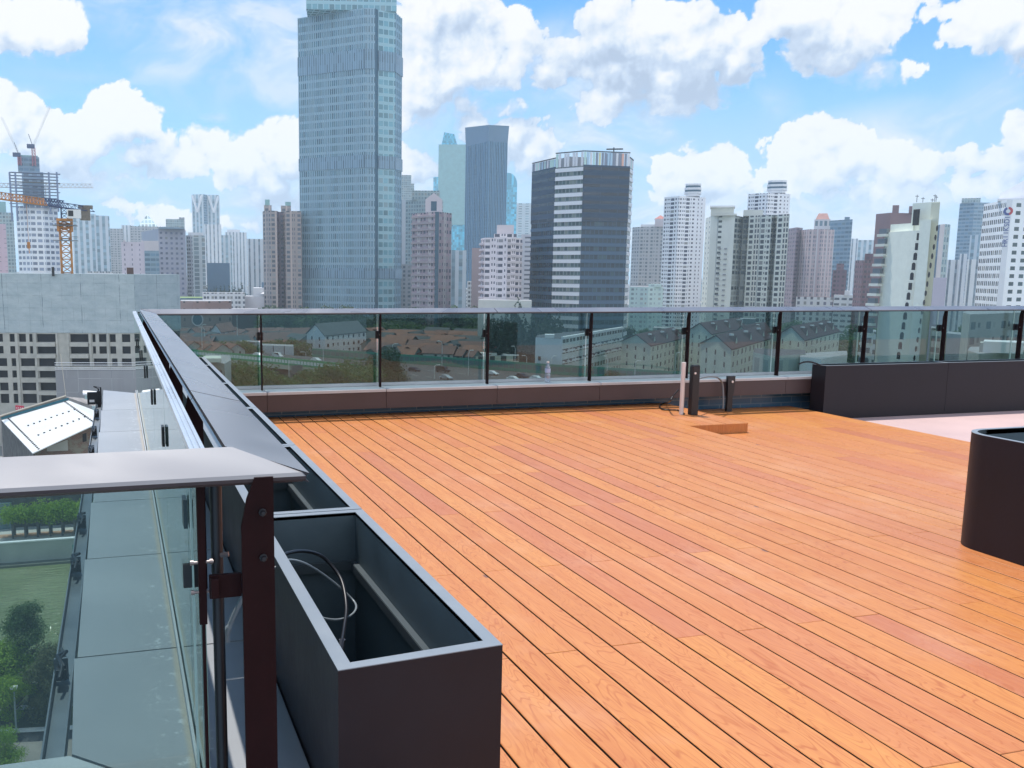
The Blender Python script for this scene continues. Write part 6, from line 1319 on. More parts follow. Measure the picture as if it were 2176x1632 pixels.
# --- village of small tiled houses
M_TILEB = plain('brown_roof_tiles', (.17, .085, .07), .85, var=.3, scale=.35); M_TILEO = plain('orange_roof_tiles', (.23, .105, .072), .85, var=.25, scale=.35); M_TILEY = plain('pale_yellow_roof', (.62, .52, .32), .8, var=.1); M_TILED = plain('dark_grey_tiles', (.075, .08, .085), .85, var=.25, scale=.35)
M_PLAST = plain('pale_plaster', (.50, .52, .50), .85, var=.15, scale=.5); M_PLASTD = plain('grey_green_plaster', (.20, .24, .23), .85, var=.2, scale=.5)
HK = {}
def house_kind(key, w_, l_, h, rise, mw, mr, dorm=True):
    mb = MB(); x, y = w_/2, l_/2
    for a, b_ in (((-x, -y), (x, -y)), ((x, -y), (x, y)), ((x, y), (-x, y)), ((-x, y), (-x, -y))): mb.quad((*a, 0), (*b_, 0), (*b_, h), (*a, h))
    mb.poly([(-x, -y, h), (x, -y, h), (0, -y, h+rise)]); mb.poly([(x, y, h), (-x, y, h), (0, y, h+rise)])
    wm = bpy.data.meshes.new('wall'); wm.from_pydata(mb.v, [], mb.f); wm.materials.append(mw)
    mb = MB(); ov = .5; sl = rise/x
    for s in (-1, 1):
        P = [(s*(x+ov), -y-ov, h-sl*ov), (s*(x+ov), y+ov, h-sl*ov), (0, y+ov, h+rise), (0, -y-ov, h+rise)]
        if s < 0: P.reverse()
        mb.quad(*P); mb.quad(*[(p_[0], p_[1], p_[2]-.2) for p_ in reversed(P)]); 
        for i in range(4): a, b_ = P[i], P[(i+1) % 4]; mb.quad((a[0], a[1], a[2]-.2), (b_[0], b_[1], b_[2]-.2), b_, a)
    if dorm:
        for yy in (-y*.45, y*.45):
            mb.box(x*.35, x*.75, yy-.6, yy+.6, h+rise*.3, h+rise*.75); 
    rm = bpy.data.meshes.new('roof'); rm.from_pydata(mb.v, [], mb.f); rm.materials.append(mr)
    win = MB()
    for yy in [(-y+1.6)+2.6*i for i in range(max(1, int((l_-2)/2.6)))]:
        for zz in ([1.0, 3.9] if h > 5 else [1.0]): 
            for s in (-1, 1): win.box(s*(x+.02)-.03, s*(x+.02)+.03, yy-.45, yy+.45, zz, zz+1.3)
    for xx in (-x*.4, x*.4):
        for zz in ([1.0, 3.9] if h > 5 else [1.0]): win.box(xx-.45, xx+.45, -y-.05, -y+.01, zz, zz+1.3)
    wi = bpy.data.meshes.new('windows'); wi.from_pydata(win.v, [], win.f); wi.materials.append(M_VOID)
    HK[key] = (wm, rm, wi)
house_kind('b', 8, 12, 6.0, 2.6, M_PLAST, M_TILEB); house_kind('o', 9, 14, 6.0, 2.8, M_PLASTD, M_TILEO); house_kind('b2', 7, 9, 5.6, 2.2, M_PLASTD, M_TILEB, False); house_kind('y', 6, 9, 6.0, 1.6, M_PLAST, M_TILEY, False); house_kind('d', 8, 13, 6.2, 2.6, M_PLASTD, M_TILED)
rh = random.Random(5)
VZ = GZ+6
_a = [atd(px, 700, D_) for px, D_ in ((330, 398), (700, 384), (1140, 372), (1160, 900), (330, 900))]
sheet('village_ground', [(v.x, v.y) for v in _a], VZ, plain('old_quarter_ground', (.085, .08, .072), .9), 6.2)
def house(key, px, D, rz, label, group, name='tiled_house', s=1.0):
    p_ = atd(px, 700, D); t = thing(name, label, 'house', (p_.x, p_.y, VZ), rz, group); t.scale = (s, s, s)
    for nm, me in zip(('wall', 'roof', 'window_row'), HK[key]): o_ = bpy.data.objects.new(nm, me); COL.objects.link(o_); o_.parent = t
    return t
for r_ in range(9):
    D = 404+r_*14; n_ = 10
    for k in range(n_):
        px = 372+(k+.5*(r_ % 2))*31+rh.uniform(-5, 5)
        if px > 700 or (r_ < 3 and 500 < px): continue
        house(rh.choice(['b', 'b', 'b2', 'b', 'd']), px, D+rh.uniform(-6, 6), rh.choice([0.3, 1.87, .45, 1.75])+rh.uniform(-.1, .1), 'low brown tiled house in the dense old quarter behind the green barrier', 'brown tiled houses of the old quarter', s=rh.uniform(.85, 1.1))
for r_ in range(9):
    D = 386+r_*14
    for k in range(9):
        px = 802+(k+.5*(r_ % 2))*28-r_*1.0+rh.uniform(-5, 5)
        if px > 1034-r_*2: continue
        house(rh.choice(['o', 'o', 'b', 'd']) if r_ > 2 else rh.choice(['d', 'b2', 'b', 'o']), px, D+rh.uniform(-5, 5), rh.choice([0.9, -.75, .75])+rh.uniform(-.1, .1), 'orange or dark tiled house in the terraced quarter right of the second glass joint', 'tiled houses of the terraced quarter', s=rh.uniform(.9, 1.1))
for k in range(9): house('y', 868+k*16, 512+(k % 3)*6, rh.uniform(.9, 1.3), 'small house with a pale yellow roof at the back of the terraced quarter', 'pale yellow roofed houses', s=.85)
# --- individually recognisable low buildings
def gable(label, A, C, B, ye, D, rise, mw, mr, dorm=0, rows=3, cols=8, wcol=3, name='apartment_block', hh=None):
    """A gable-left corner, C near corner, B far end: (px, distance)"""
    zc_ = zat(ye, C[0], C[1]); a, c_, b_ = [Vector((v.x, v.y, 0)) for v in (atd(A[0], ye, A[1]), atd(C[0], ye, C[1]), atd(B[0], ye, B[1]))]
    d_ = a+(b_-c_); ctr = (a+c_+b_+d_)/4; t = thing(name, label, 'apartment block', (ctr.x, ctr.y, GZ)); a, b_, c_, d_ = a-ctr, b_-ctr, c_-ctr, d_-ctr; H = zc_-GZ
    mb = MB(); z = lambda v, h: (v.x, v.y, h)
    for p0, p1 in ((a, c_), (c_, b_), (b_, d_), (d_, a)): mb.quad(z(p0, 0), z(p1, 0), z(p1, H), z(p0, H))
    m0, m1 = (a+c_)/2, (d_+b_)/2; mb.poly([z(a, H), z(c_, H), z(m0, H+rise)]); mb.poly([z(b_, H), z(d_, H), z(m1, H+rise)]); mb.build('wall', mw, t)
    ex = (b_-c_).normalized(); ey = (c_-a).normalized(); ov = .6; w2 = (c_-a).length/2; dz_ = rise/w2*ov
    mb = MB()
    for s, p0, p1 in ((1, c_, b_), (-1, a, d_)):
        P = [z(p0-ex*ov+ey*ov*s, H-dz_+.1), z(p1+ex*ov+ey*ov*s, H-dz_+.1), z(m1+ex*ov, H+rise+.1), z(m0-ex*ov, H+rise+.1)]
        if s < 0: P.reverse()
        mb.quad(*P); mb.quad(*[(q_[0], q_[1], q_[2]-.35) for q_ in reversed(P)])
        for i in range(4): u_, v_ = P[i], P[(i+1) % 4]; mb.quad((u_[0], u_[1], u_[2]-.35), (v_[0], v_[1], v_[2]-.35), v_, u_)
    rf_ = mb.build('roof', mr, t)
    Lr = (b_-c_).length
    for k in range(dorm):
        q_ = c_+(b_-c_)*((k+.5)/dorm)-ey*w2*.30; hb = H+rise*.28; mb = MB(); r_ = 1.5; f0, f1 = q_-ex*r_+ey*w2*.10, q_+ex*r_+ey*w2*.10; ap = hb+2.0; bk = q_-ey*w2*.45; hbk = H+rise*.82
        mb.poly([z(f0, hb-.3), z(f1, hb-.3), z((f0+f1)/2, ap)]); o_ = mb.build('dormer', mw, t)
        mb = MB(); mb.poly([z(f0, hb-.2), z((f0+f1)/2, ap+.15), z(bk, hbk)]); mb.poly([z((f0+f1)/2, ap+.15), z(f1, hb-.2), z(bk, hbk)]); mb.build('dormer_roof', mr, o_)
        mb = MB(); p0 = q_+ex*2.6-ey*w2*.35; mb.box(p0.x-.5, p0.x+.5, p0.y-.5, p0.y+.5, H+rise*.3, H+rise*.3+2.2); mb.build('chimney', M_WHITER, t)
    on = Vector((ex.y, -ex.x, 0)); og = -ex
    src = None; fh = min(3.1, H/(rows+.3))
    def win(p_, d__, n__, zz, w_=1.1, h_=1.5):
        nonlocal src
        mb = MB(); q0, q1 = p_-d__*w_/2+n__*.03, p_+d__*w_/2+n__*.03; mb.prism([tuple((q0+n__*.03).xy), tuple((q1+n__*.03).xy), tuple((q1-n__*.03).xy), tuple((q0-n__*.03).xy)], zz, zz+h_); w__ = mb.build('window', M_VOID, t)
        mb = MB(); mb.prism([tuple((q0-d__*.1+n__*.25).xy), tuple((q1+d__*.1+n__*.25).xy), tuple((q1+d__*.1-n__*.0).xy), tuple((q0-d__*.1-n__*.0).xy)], zz-.16, zz-.04); mb.build('sill', M_WHITER, w__)
    for r_ in range(rows):
        zz = H-2.3-r_*fh
        for k in range(cols): win(c_+(b_-c_)*((k+.5+rt.uniform(-.12, .12))/cols), ex, on, zz, rt.choice([.9, 1.2, 1.5]))
        for k in range(wcol): win(a+(c_-a)*((k+.7)/(wcol+.4)), ey, og, zz-.4)
    return t
M_MAROONT = plain('maroon_roof_tiles', (.065, .030, .032), .8, var=.2, scale=.5)
M_CRM = plain('cream_stucco', (.60, .63, .54), .85, var=.08, scale=.15)
gable('cream apartment block with maroon dormered roof, nearest and centre of its group', (1489, 308), (1555, 285), (1640, 345), 741, 285, 3.1, M_CRM, M_MAROONT, 3, 4, 11)
gable('cream apartment block with maroon roof between the two joints left of the nearest one', (1321, 372), (1383, 350), (1458, 405), 734, 350, 3.2, M_CRM, M_MAROONT, 3, 4, 9)
gable('cream gabled block behind the nearest maroon roofed one', (1462, 392), (1512, 372), (1592, 430), 709, 372, 3.4, M_CRM, M_MAROONT, 3, 4, 9)
gable('cream block with five dormers in its maroon roof left of the tall cream block', (1652, 350), (1710, 325), (1783, 385), 722, 325, 3.5, M_CRM, M_MAROONT, 4, 5, 8)
gable('small cream wing with maroon roof tucked behind the joint post', (1560, 405), (1590, 395), (1638, 430), 712, 395, 3.4, M_CRM, M_MAROONT, 1, 3, 5, 1)
gable('white gabled building with dark roof above the billboard frame', (652, 435), (690, 420), (778, 450), 712, 420, 4.5, M_WHITER, M_TILED, 0, 3, 8, 2)
gable('small white house with a grey roof behind the white gabled building', (745, 470), (760, 462), (782, 480), 716, 462, 3.0, M_WHITER, M_TILED, 0, 2, 3, 1)
gable('pale house with blue door on the left of the old quarter', (448, 480), (470, 470), (500, 490), 705, 470, 3.4, M_WHITER, M_TILEB, 0, 2, 3, 2, 'tiled_villa')
gable('pale gabled house with brown roof next to the blue door house', (396, 500), (420, 490), (452, 512), 712, 490, 3.2, M_PLAST, M_TILEB, 0, 2, 3, 2, 'tiled_villa')
# billboard frame
t = thing('billboard_frame', 'empty white steel billboard frame in front of the white gabled building', 'billboard', (0, 0, 0)); A, B = atd(701, 744, 395), atd(757, 742, 395); mb = MB()
for k in range(7): p0 = A.lerp(B, k/6); mb.tube([(p0.x, p0.y, GZ), (p0.x, p0.y, zat(718, 730, 395))], .12, 4)
mb.build('uprights', M_CRWHITE, t); mb = MB()
for y in (718, 726, 735, 744): zz = zat(y, 730, 395); mb.tube([(A.x, A.y, zz), (B.x, B.y, zz)], .14, 4)
mb.build('cross_bars', M_CRWHITE, t)
# school
t_, L_, H_, c_ = bld('long white school-like block with dark flat roof behind the teal barrier', [(1138, 338), (1195, 330), (1322, 402)], 721, [M_WHITER, facade('school_facade', (.70, .73, .73), [(.08, .46, .42, .86), (.54, .92, .42, .86)], 7.5, 3.7, glass=(.10, .09, .09), light=.1, spec=1.4)], 14, 'school_building', 'building', ref=(1195, 330), roofmat=M_ROOFD, tops=[(1158, 1178, 711, M_WHITER, 4, 4, 'stair_head')],
    slabs=[])
a, d, nn, Ln = frame_on(L_, 1); 
for zz in (H_-4.4, H_-8.1): mb = MB(); b_ = a+d*Ln; mb.prism([tuple((a+nn*.5).xy), tuple((b_+nn*.5).xy), tuple((b_-nn*.02).xy), tuple((a-nn*.02).xy)], zz-.2, zz+.5); mb.build('ledge', M_WHITER, t_)
mb = MB(); mb.prism([tuple((a+nn*.7-d*.5).xy), tuple((b_+nn*.7).xy), tuple((b_-nn*.4).xy), tuple((a-nn*.4).xy)], H_+.01, H_+.9); mb.build('parapet', M_WHITER, t_)
for k in range(14):
    for zz in (H_-3.9, H_-7.6):
        if (k*7+int(zz)) % 3 == 0: continue
        q0 = a+d*(Ln*(k+.4)/14); mb = MB(); q1 = q0+d*1.0; mb.prism([tuple((q0+nn*.9).xy), tuple((q1+nn*.9).xy), tuple((q1+nn*.1).xy), tuple((q0+nn*.1).xy)], zz-.25, zz+.45); mb.build('air_conditioner', M_ROOFD, t_)
a, d, nn, Ln = frame_on(L_, 0); mb = MB(); q0 = a+d*(Ln*.12)+nn*.05; q1 = a+d*(Ln*.22)+nn*.05; mb.quad((*q0.xy, H_-8), (*q1.xy, H_-8), (*q1.xy, H_-6.5), (*q0.xy, H_-6.5)); mb.build('window', M_VOID, t_)
bld('cream single-storey villa with flat roofs beyond the teal barrier', [(974, 385), (1010, 378), (1058, 382), (1103, 384)], 756, [facade('villa_facade', (.58, .58, .46), [(.25, .7, .25, .75)], 5, 4.0, glass=(.05, .05, .04), light=0)]*3, 12, 'villa', 'villa', tops=[(1012, 1056, 750, M_CREAMP, 1, 8, 'upper_floor')])
t_, L_, H_, c_ = bld('low building with round window and brown brick front at the back of the old quarter', [(383, 545), (410, 541), (436, 541), (492, 547)], 640, [facade('church_side', (.30, .20, .18), [(.3, .5, .3, .7)], 6, 5, glass=(.08, .07, .07), light=0)]*3, 22, 'brick_church', 'church', ref=(410, 541))
a, d, nn, Ln = frame_on(L_, 1); cc2 = a+d*(Ln*.33)+nn*.3; zz = zat(679, 419, 541)-GZ
for nm, r0, r1, m_, o_ in (('rose_window', 0, 2.6, F_GROOVE, .12), ('window_ring', 2.6, 3.2, M_PALEP, .2)):
    mb = MB()
    for k in range(20):
        a0, a1_ = 2*math.pi*k/20, 2*math.pi*(k+1)/20; f_ = lambda an, r_: tuple(cc2+nn*o_+d*(r_*math.cos(an))+Vector((0, 0, zz+r_*1.15*math.sin(an)))); mb.quad(f_(a0, r0), f_(a0, r1), f_(a1_, r1), f_(a1_, r0))
    mb.build(nm, m_, t_)
bld('dark maroon warehouse block behind the old quarter', [(466, 600), (552, 600)], 658, M_MAROONT, 25, 'warehouse', 'building')
bld('long green-roofed glass hall left of the white terrace building', [(378, 700), (500, 690)], 634, facade('hall_glass', (.12, .20, .24), [(.03, .97, .1, .95)], 6, 8, glass=(.06, .12, .17), light=0), 40, 'glass_hall', 'building', roofmat=plain('green_roof', (.16, .24, .09), .9, var=.3, scale=.1))
t_, L_, H_, c_ = bld('white terrace building with parasols at the foot of the skyscraper', [(520, 650), (640, 640)], 631, plain('white_terrace_wall', (.74, .72, .74), .7), 30, 'terrace_building', 'building', tops=[(538, 640, 612, M_WHITER, 10, 18, 'upper_terrace'), (556, 640, 600, F_DKPLAIN, 16, 12, 'dark_box')])
for k, px in enumerate((560, 573, 584, 610, 618)):
    p_ = atd(px, 630, 647+k); t = thing('parasol', 'small white parasol on the terrace at the foot of the skyscraper', 'parasol', (p_.x, p_.y, H_+GZ), group='white parasols on the terrace'); mb = MB(); mb.tube([(0, 0, 0), (0, 0, 2.3)], .06, 5); mb.build('pole', M_GALV, t); mb = MB()
    for i in range(8): a0, a1_ = i*math.pi/4, (i+1)*math.pi/4; mb.poly([(2*math.cos(a0), 2*math.sin(a0), 2.0), (2*math.cos(a1_), 2*math.sin(a1_), 2.0), (0, 0, 2.7)])
    mb.build('canopy', M_WHITER, t)
bld('long cream building with dark windows left of the terrace building', [(430, 640), (520, 640)], 622, F_LOWW, 14, 'building', 'building')
bld('dark blue-grey block on the skyline left of the striped white slab', [(440, 900), (488, 900)], 559, F_DKPLAIN, 25, 'office_block', 'office block')
t_, L_, H_, c_ = bld('beige corner building with pilasters behind the side handrail', [(437, 255), (477, 240), (491, 250)], 773, [facade('pilaster_facade', (.42, .38, .32), [(.25, .75, .3, .8)], 3.6, 5.0, glass=(.06, .07, .08), light=0), M_CREAMP], 14, 'corner_building', 'building', tops=[(432, 470, 766, M_CREAMP, 4, 8, 'upper_floor')])
bld('pale billboard wall building above the green barrier', [(511, 425), (552, 420)], 727, facade('pale_wall', (.46, .48, .46), [(.2, .8, .5, .8)], 9, 5, glass=(.25, .27, .28), light=0), 8, 'building', 'building')
t_, L_, H_, c_ = bld('white garage row with tall doors beside the viaduct', [(556, 412), (624, 405)], 736, facade('garage_front', (.66, .68, .72), [(.02, .1, 0, 1)], 5.2, 8, glass=(.2, .2, .22), light=0), 10, 'garage', 'garage')
t = thing('road_sign', 'grey road sign seen from behind below the viaduct', 'road sign', (0, 0, 0)); p_ = atd(631, 800, 300); mb = MB(); mb.tube([(p_.x-1.8, p_.y, GZ), (p_.x-1.8, p_.y, zat(775, 631, 300))], .15, 6); mb.build('pole', M_GALV, t); mb = MB(); mb.box(p_.x-1.5, p_.x+1.8, p_.y-.1, p_.y, zat(793, 631, 300), zat(776, 631, 300)); mb.build('sign_back', M_GALV, t)
# right side
bld('pale flat-roofed hall with a dark curved roof, low right of the cream blocks', [(1600, 262), (1640, 250), (1712, 262)], 757, [facade('hall_front', (.42, .50, .48), [(.2, .8, .1, .5)], 6, 9, glass=(.28, .36, .37), light=0)]*2, 14, 'hall', 'building', roofmat=M_ROOFD)
bld('white curved hall beside the dark roofed one', [(1700, 255), (1745, 250), (1800, 270)], 763, [M_WHITER]*2, 12, 'hall', 'building')
bld('white balconied building squeezed left of the tall cream block', [(1830, 330), (1862, 325)], 705, facade('white_balconies', (.68, .70, .68), [(.1, .85, .35, .8)], 5, 3.1, glass=(.10, .12, .12), light=.1), 12, 'apartment_block', 'apartment block')
bld('grey balconied building low right of the tall cream block', [(1978, 300), (2010, 295)], 700, facade('grey_balconies', (.52, .54, .52), [(.1, .85, .35, .8)], 5, 3.1, glass=(.08, .09, .09), light=.1), 12, 'apartment_block', 'apartment block')
t_, L_, H_, c_ = bld('weathered grey concrete building behind the right planters', [(2046, 262), (2062, 250), (2230, 285)], 668, [M_RAWC, facade('weathered_grey', (.30, .30, .29), [(.1, .4, .25, .75), (.55, .7, .35, .7)], 7, 3.4, glass=(.07, .07, .07), light=.1, grime=.4)], 18, 'apartment_block', 'apartment block')
bld('lower grey annex with white parapet in front of the weathered building', [(2056, 232), (2080, 222), (2230, 250)], 752, [M_RAWC, plain('grey_annex', (.30, .32, .31), .8, var=.2, scale=.4)], 12, 'annex', 'building', tops=[(2082, 2160, 730, M_CONC, 6, 6, 'roof_shed'), (2090, 2176, 727, M_WHITER, 5, 7, 'roof_canopy')])
bld('low tiled rooftops building between the cream block and the weathered one', [(2012, 360), (2050, 352)], 712, M_ROOFG, 14, 'building', 'building')
bld('long white row house with red roof below the pink striped tower', [(1692, 640), (1770, 632)], 632, facade('row_white', (.70, .70, .72), [(.2, .6, .2, .8)], 4, 3.2, glass=(.14, .14, .18), light=.1), 12, 'row_house', 'building', roofmat=M_MAROONT)
bld('white stepped villa with balconies right of the long row house', [(1772, 620), (1812, 612)], 628, facade('row_white2', (.74, .74, .75), [(.1, .8, .3, .7)], 5, 3.2, glass=(.14, .15, .18), light=.1), 12, 'row_house', 'building', tops=[(1795, 1806, 618, M_WHITER, 2, 6, 'stair_head')])
bld('long pale wall building half hidden in the trees behind the maroon roofs', [(1388, 520), (1500, 505)], 702, facade('pale_low', (.52, .58, .55), [(.3, .6, .3, .7)], 8, 6, glass=(.15, .18, .18), light=0), 14, 'building', 'building')
t_, L_, H_, c_ = bld('white water-tank house on legs below the cream complex', [(1573, 430), (1606, 428)], 678, facade('tank_house', (.66, .72, .70), [(.15, .85, .3, .8)], 8, 10, glass=(.22, .28, .28), light=0), 8, 'tank_house', 'building')
# the tall cream block, right
t = thing('apartment_tower', 'tall cream block with arched windows and aerials on its stair tower', 'tower', (0, 0, 0))
C_WALL = plain('cream_tile_wall', (.74, .77, .69), .7, var=.05, scale=.6)
def pr(px, D, y): v = atd(px, y, D); return (v.x, v.y)
def cblock(pts, y, dp, nm, m_=C_WALL, zb_=GZ, ref=None): Q = plan(pts, y, dp); r_ = ref or pts[-1]; mb = MB(); mb.prism([(v.x, v.y) for v in Q], zb_, zat(y, r_[0], r_[1])); return mb.build(nm, m_, t)
cblock([(1881, 292), (1957, 280)], 489, 14, 'main_block', ref=(1957, 280)); cblock([(1893, 293), (1942, 287)], 474, 9, 'roof_storey'); cblock([(1956, 277), (1979, 275)], 466, 8, 'stair_fin'); cblock([(1940, 288), (1998, 283)], 428, 12, 'stair_tower', ref=(1998, 283)); cblock([(1979.5, 280), (1998, 279)], 430, 5, 'side_wing', plain('cream_side', (.56, .56, .46), .7, var=.05), ref=(1998, 279))
mb = MB()
for k in range(9): zz = zat(489, 1957, 280)-2.0-2.9*k
v0, v1 = atd(1948, 500, 279.6), atd(1953.5, 500, 279.6)
z0_, z1_ = zat(479, 1950, 285), zat(445, 1950, 285); q0, q1 = atd(1949, 460, 284), atd(1954, 460, 284); mb.prism([(q0.x, q0.y), (q1.x, q1.y), (q1.x+.1, q1.y+1.5), (q0.x+.1, q0.y+1.5)], z0_, z1_); mb.build('tall_slot_window', M_VOID, t)
for k in range(14):
    y = 503+k*21.1; px = 1944.8-k*1.75; q0, q1 = atd(px-3, 600, 280.2), atd(px+3, 600, 279.6); zz = zat(y, px, 280); mb = MB(); arch = k not in (0, 1, 5)
    d = (q1-q0); d.z = 0; ln = d.length; d.normalize(); nn = Vector((d.y, -d.x, 0)); b0_ = q0+nn*.35; b0_.z = 0
    P2 = [(0, -.9), (ln, -.9), (ln, .5)]+([(ln*.85, .85), (ln*.5, 1.0), (ln*.15, .85)] if arch else [(ln, .9), (0, .9)])+([(0, .5)] if arch else [])
    if not arch: P2.pop(2)
    F1 = [b0_+d*u_+Vector((0, 0, zz+w_)) for u_, w_ in P2]; mb.poly(F1); B1 = [v-nn*.3 for v in F1]
    for i in range(len(F1)): mb.quad(B1[i], B1[(i+1) % len(F1)], F1[(i+1) % len(F1)], F1[i])
    w__ = mb.build('arched_window', M_VOID, t); mb = MB(); c0_ = b0_+nn*.12; mb.quad(*[tuple(c0_+d*u_+Vector((0, 0, zz+w_))) for u_, w_ in ((-.2, 1.15), (ln+.2, 1.15), (ln+.2, 1.35), (-.2, 1.35))]); mb.build('lintel', M_CREAMP, w__)
for k in range(15):
    y = 486+k*19.6; px = 1980.5-k*1.72; q0, q1 = atd(px-2, 600, 274.6), atd(px+3.2, 600, 275.6); zz = zat(y, px, 277); c1_ = (q0+q1)/2; d = (q1-q0); d.z = 0; d.normalize(); mb = MB(); mb.poly([(c1_.x+d.x*.55*math.cos(i*math.pi/5), c1_.y+d.y*.55*math.cos(i*math.pi/5), zz+.75*math.sin(i*math.pi/5)) for i in range(10)]); mb.build('round_window', M_VOID, t)
for k in range(14):
    y = 498+k*21.1; px = 1880-k*1.85; q0 = atd(px, 600, 291); zz = zat(y, px, 291); mb = MB(); mb.box(q0.x-1.1, q0.x+.5, q0.y-.3, q0.y+3, zz-.6, zz+.1); o_ = mb.build('balcony', M_CREAMP, t); mb = MB(); mb.box(q0.x-.8, q0.x+.2, q0.y-.1, q0.y+2.6, zz+.12, zz+1.5); mb.build('enclosure', M_GALV, o_)
for k, (px, y0, y1) in enumerate(((1948, 428, 414), (1961, 428, 419), (1981, 428, 422), (1986, 428, 413), (1989, 428, 416))): p_ = atd(px, 428, 290); mb = MB(); mb.tube([(p_.x, p_.y, zat(430, px, 290)), (p_.x, p_.y, zat(y1, px, 290))], .09, 5); mb.tube([(p_.x-.5, p_.y, zat(y1+3, px, 290)), (p_.x+.5, p_.y, zat(y1+3, px, 290))], .12, 4); mb.build('antenna', M_GALV, t)

# --- trees through the glass
rr_ = random.Random(21)
G1, G2, G3, G4 = 'pale green trees below the viaduct', 'dark trees of the park behind the houses', 'tall dark conifers left of the octagonal tower', 'far conifers behind the netted block'
for k in range(13): tree_px('mid', 500+k*24+rr_.uniform(-6, 6), 262+rr_.uniform(-14, 20)+(k > 6)*10, (18.5 if k < 4 else 15.5 if k < 8 else 17.5)+rr_.uniform(-1, 1.2), 13, 'pale green tree in the row below the viaduct', group=G1)
for k in range(8): tree_px('mid', 505+k*34, 238, 14.5+rr_.uniform(-1, 1), 13, 'pale green tree in the row below the viaduct', group=G1)
for px, D, H, lb in ((818, 300, 19.5, 'broad dark olive tree standing against the second glass joint'), (836, 305, 15, 'smaller dark tree on the right flank of the broad olive one')): tree_px('midd', px, D, H, 14, lb)
for k in range(70): tree_px('fard' if k % 3 else 'far', 560+(k*53 % 490)+rr_.uniform(-5, 5), 540+rr_.uniform(-10, 36), 21+rr_.uniform(-3, 3), 11, 'dark tree in the long park strip behind the houses', group=G2)
for k in range(26): tree_px('far', 790+k*9.5+rr_.uniform(-5, 5), 524+rr_.uniform(-4, 4), 15+rr_.uniform(-2, 2), 10, 'dark tree in the long park strip behind the houses', group=G2)
for k in range(64): tree_px('cone', 1034+(k*37 % 158)+rr_.uniform(-3, 3), 415+rr_.uniform(-30, 45), 26+rr_.uniform(-5, 3), 16, 'tall dark conifer in the dense clump behind the cream villa', group=G3)
for px, H in ((1095, 31), (1103, 34)): tree_px('cone', px, 440, H, 16, 'taller pointed conifer rising above the far handrail' if H == 31 else 'tallest pointed conifer, right of its twin above the far handrail')
tree_px('cone', 1192, 420, 27, 16, 'lone pointed conifer in front of the octagonal tower')
for px, D, H, lb in ((1312, 300, 13.5, 'round dark green tree left of the maroon roofs'), (1336, 296, 12.5, 'round dark green tree touching the maroon roofed block'), (1285, 310, 9, 'low bushy tree right of the white school block'), (1365, 292, 9, 'small bushy tree before the maroon roofed block'), (1145, 335, 9.0, 'tree at the left end of the white school block'), (1230, 330, 6.5, 'shrubby tree under the white school block'), (1440, 285, 8.5, 'shrub tree behind the white pipe')): tree_px('midd', px, D, H, 14, lb)
for k in range(30): tree_px('far' if k % 2 else 'fard', 1340+k*11.5+rr_.uniform(-4, 4), 560+rr_.uniform(-30, 50), 11+rr_.uniform(-2, 4), 10, 'tree in the belt behind the maroon roofed blocks', group='trees behind the maroon roofed blocks')
for k in range(34): tree_px('far', 1640+k*13+rr_.uniform(-4, 4), 520+rr_.uniform(-50, 60), 16+rr_.uniform(-3, 4), 10, 'bright green tree on the wooded rise at the right', group='trees on the wooded rise at the right')
for k in range(18): tree_px('mid', 1500+k*20, 225+rr_.uniform(-5, 12), 7+rr_.uniform(-1, 2), 13, 'low tree top just above the far coping on the right', group='low tree tops above the far coping')
for k in range(26): tree_px('cone', 380+k*5.6+rr_.uniform(-2, 2), 880+rr_.uniform(-40, 60), 31+rr_.uniform(-4, 5), 16, 'far dark conifer behind the netted block', group=G4)
for k in range(12): tree_px('mid', 470+k*15+rr_.uniform(-5, 5), 335+rr_.uniform(-8, 8), 8+rr_.uniform(-1, 1), 13, 'green tree standing below the viaduct barrier', group='green trees under the viaduct')
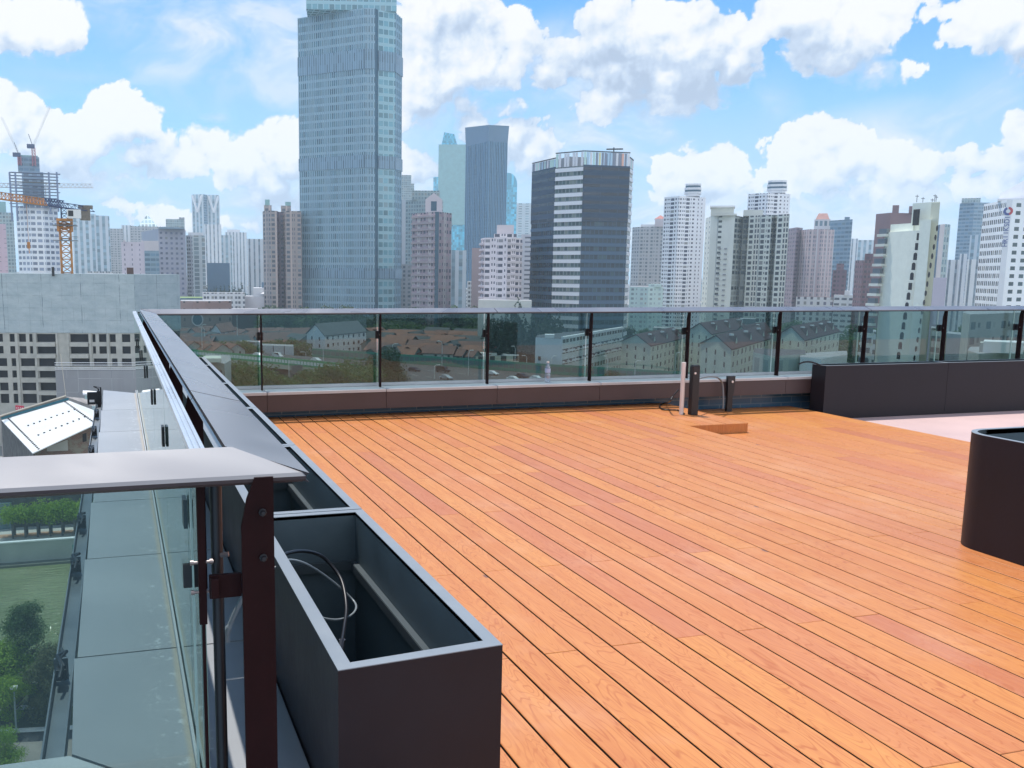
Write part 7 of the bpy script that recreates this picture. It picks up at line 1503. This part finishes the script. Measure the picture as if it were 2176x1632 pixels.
for k in range(14): tree_px('far', 500+k*11, 425+rr_.uniform(-12, 12), 13+rr_.uniform(-2, 2), 10, 'green tree among the brown tiled houses', group='trees among the brown tiled houses')
for k in range(9): tree_px('far', 455+k*9, 415+rr_.uniform(-10, 10), 12+rr_.uniform(-2, 2), 10, 'green tree among the brown tiled houses', group='trees among the brown tiled houses')
for k in range(16): tree_px('far', 945+k*6+rr_.uniform(-3, 3), 620+rr_.uniform(-30, 60), 17+rr_.uniform(-3, 5), 10, 'tree at the foot of the pink stepped tower', group='trees at the foot of the pink stepped tower')
# mid-distance filling of low city blocks far behind
mb = MB(); rf_ = random.Random(9)
for k in range(420):
    px = rf_.uniform(-100, 2300); D = rf_.uniform(900, 3300)**1.0; p_ = atd(px, 600, D); s = rf_.uniform(8, 26); h = rf_.uniform(8, 30)+(D > 1500)*rf_.uniform(0, 16); an = rf_.uniform(0, 1.5); M_ = Matrix.Translation((p_.x, p_.y, GZ)) @ Matrix.Rotation(an, 4, 'Z'); mb.box(-s, s, -s*.6, s*.6, 0, h, rf_.choice([0, 1, 2]), M_)
o_ = mb.build('distant_city', [F_LOWW, F_GREY, F_STRIPE]); struct(o_, 'stuff'); 
# --- air
def haze():
    mb = MB(); mb.box(-3450, 3450, -150, 3450, GZ-6, 300); o_ = mb.build('haze', []) if False else None
    me = bpy.data.meshes.new('haze'); me.from_pydata(mb.v, [], mb.f); o_ = bpy.data.objects.new('haze', me); COL.objects.link(o_); struct(o_, 'stuff')
    bm = bmesh.new(); bm.from_mesh(me); bmesh.ops.remove_doubles(bm, verts=bm.verts, dist=.01); bm.to_mesh(me); bm.free()
    m_ = bpy.data.materials.new('haze'); m_.use_nodes = True; q = NT(m_.node_tree); q.n.clear(); v_ = q.new('ShaderNodeVolumePrincipled'); v_.inputs['Color'].default_value = (.74, .89, 1.0, 1); v_.inputs['Density'].default_value = .00018; v_.inputs['Anisotropy'].default_value = .2
    o2 = q.new('ShaderNodeOutputMaterial'); q.l.new(v_.outputs[0], o2.inputs[1]); me.materials.append(m_)
haze()
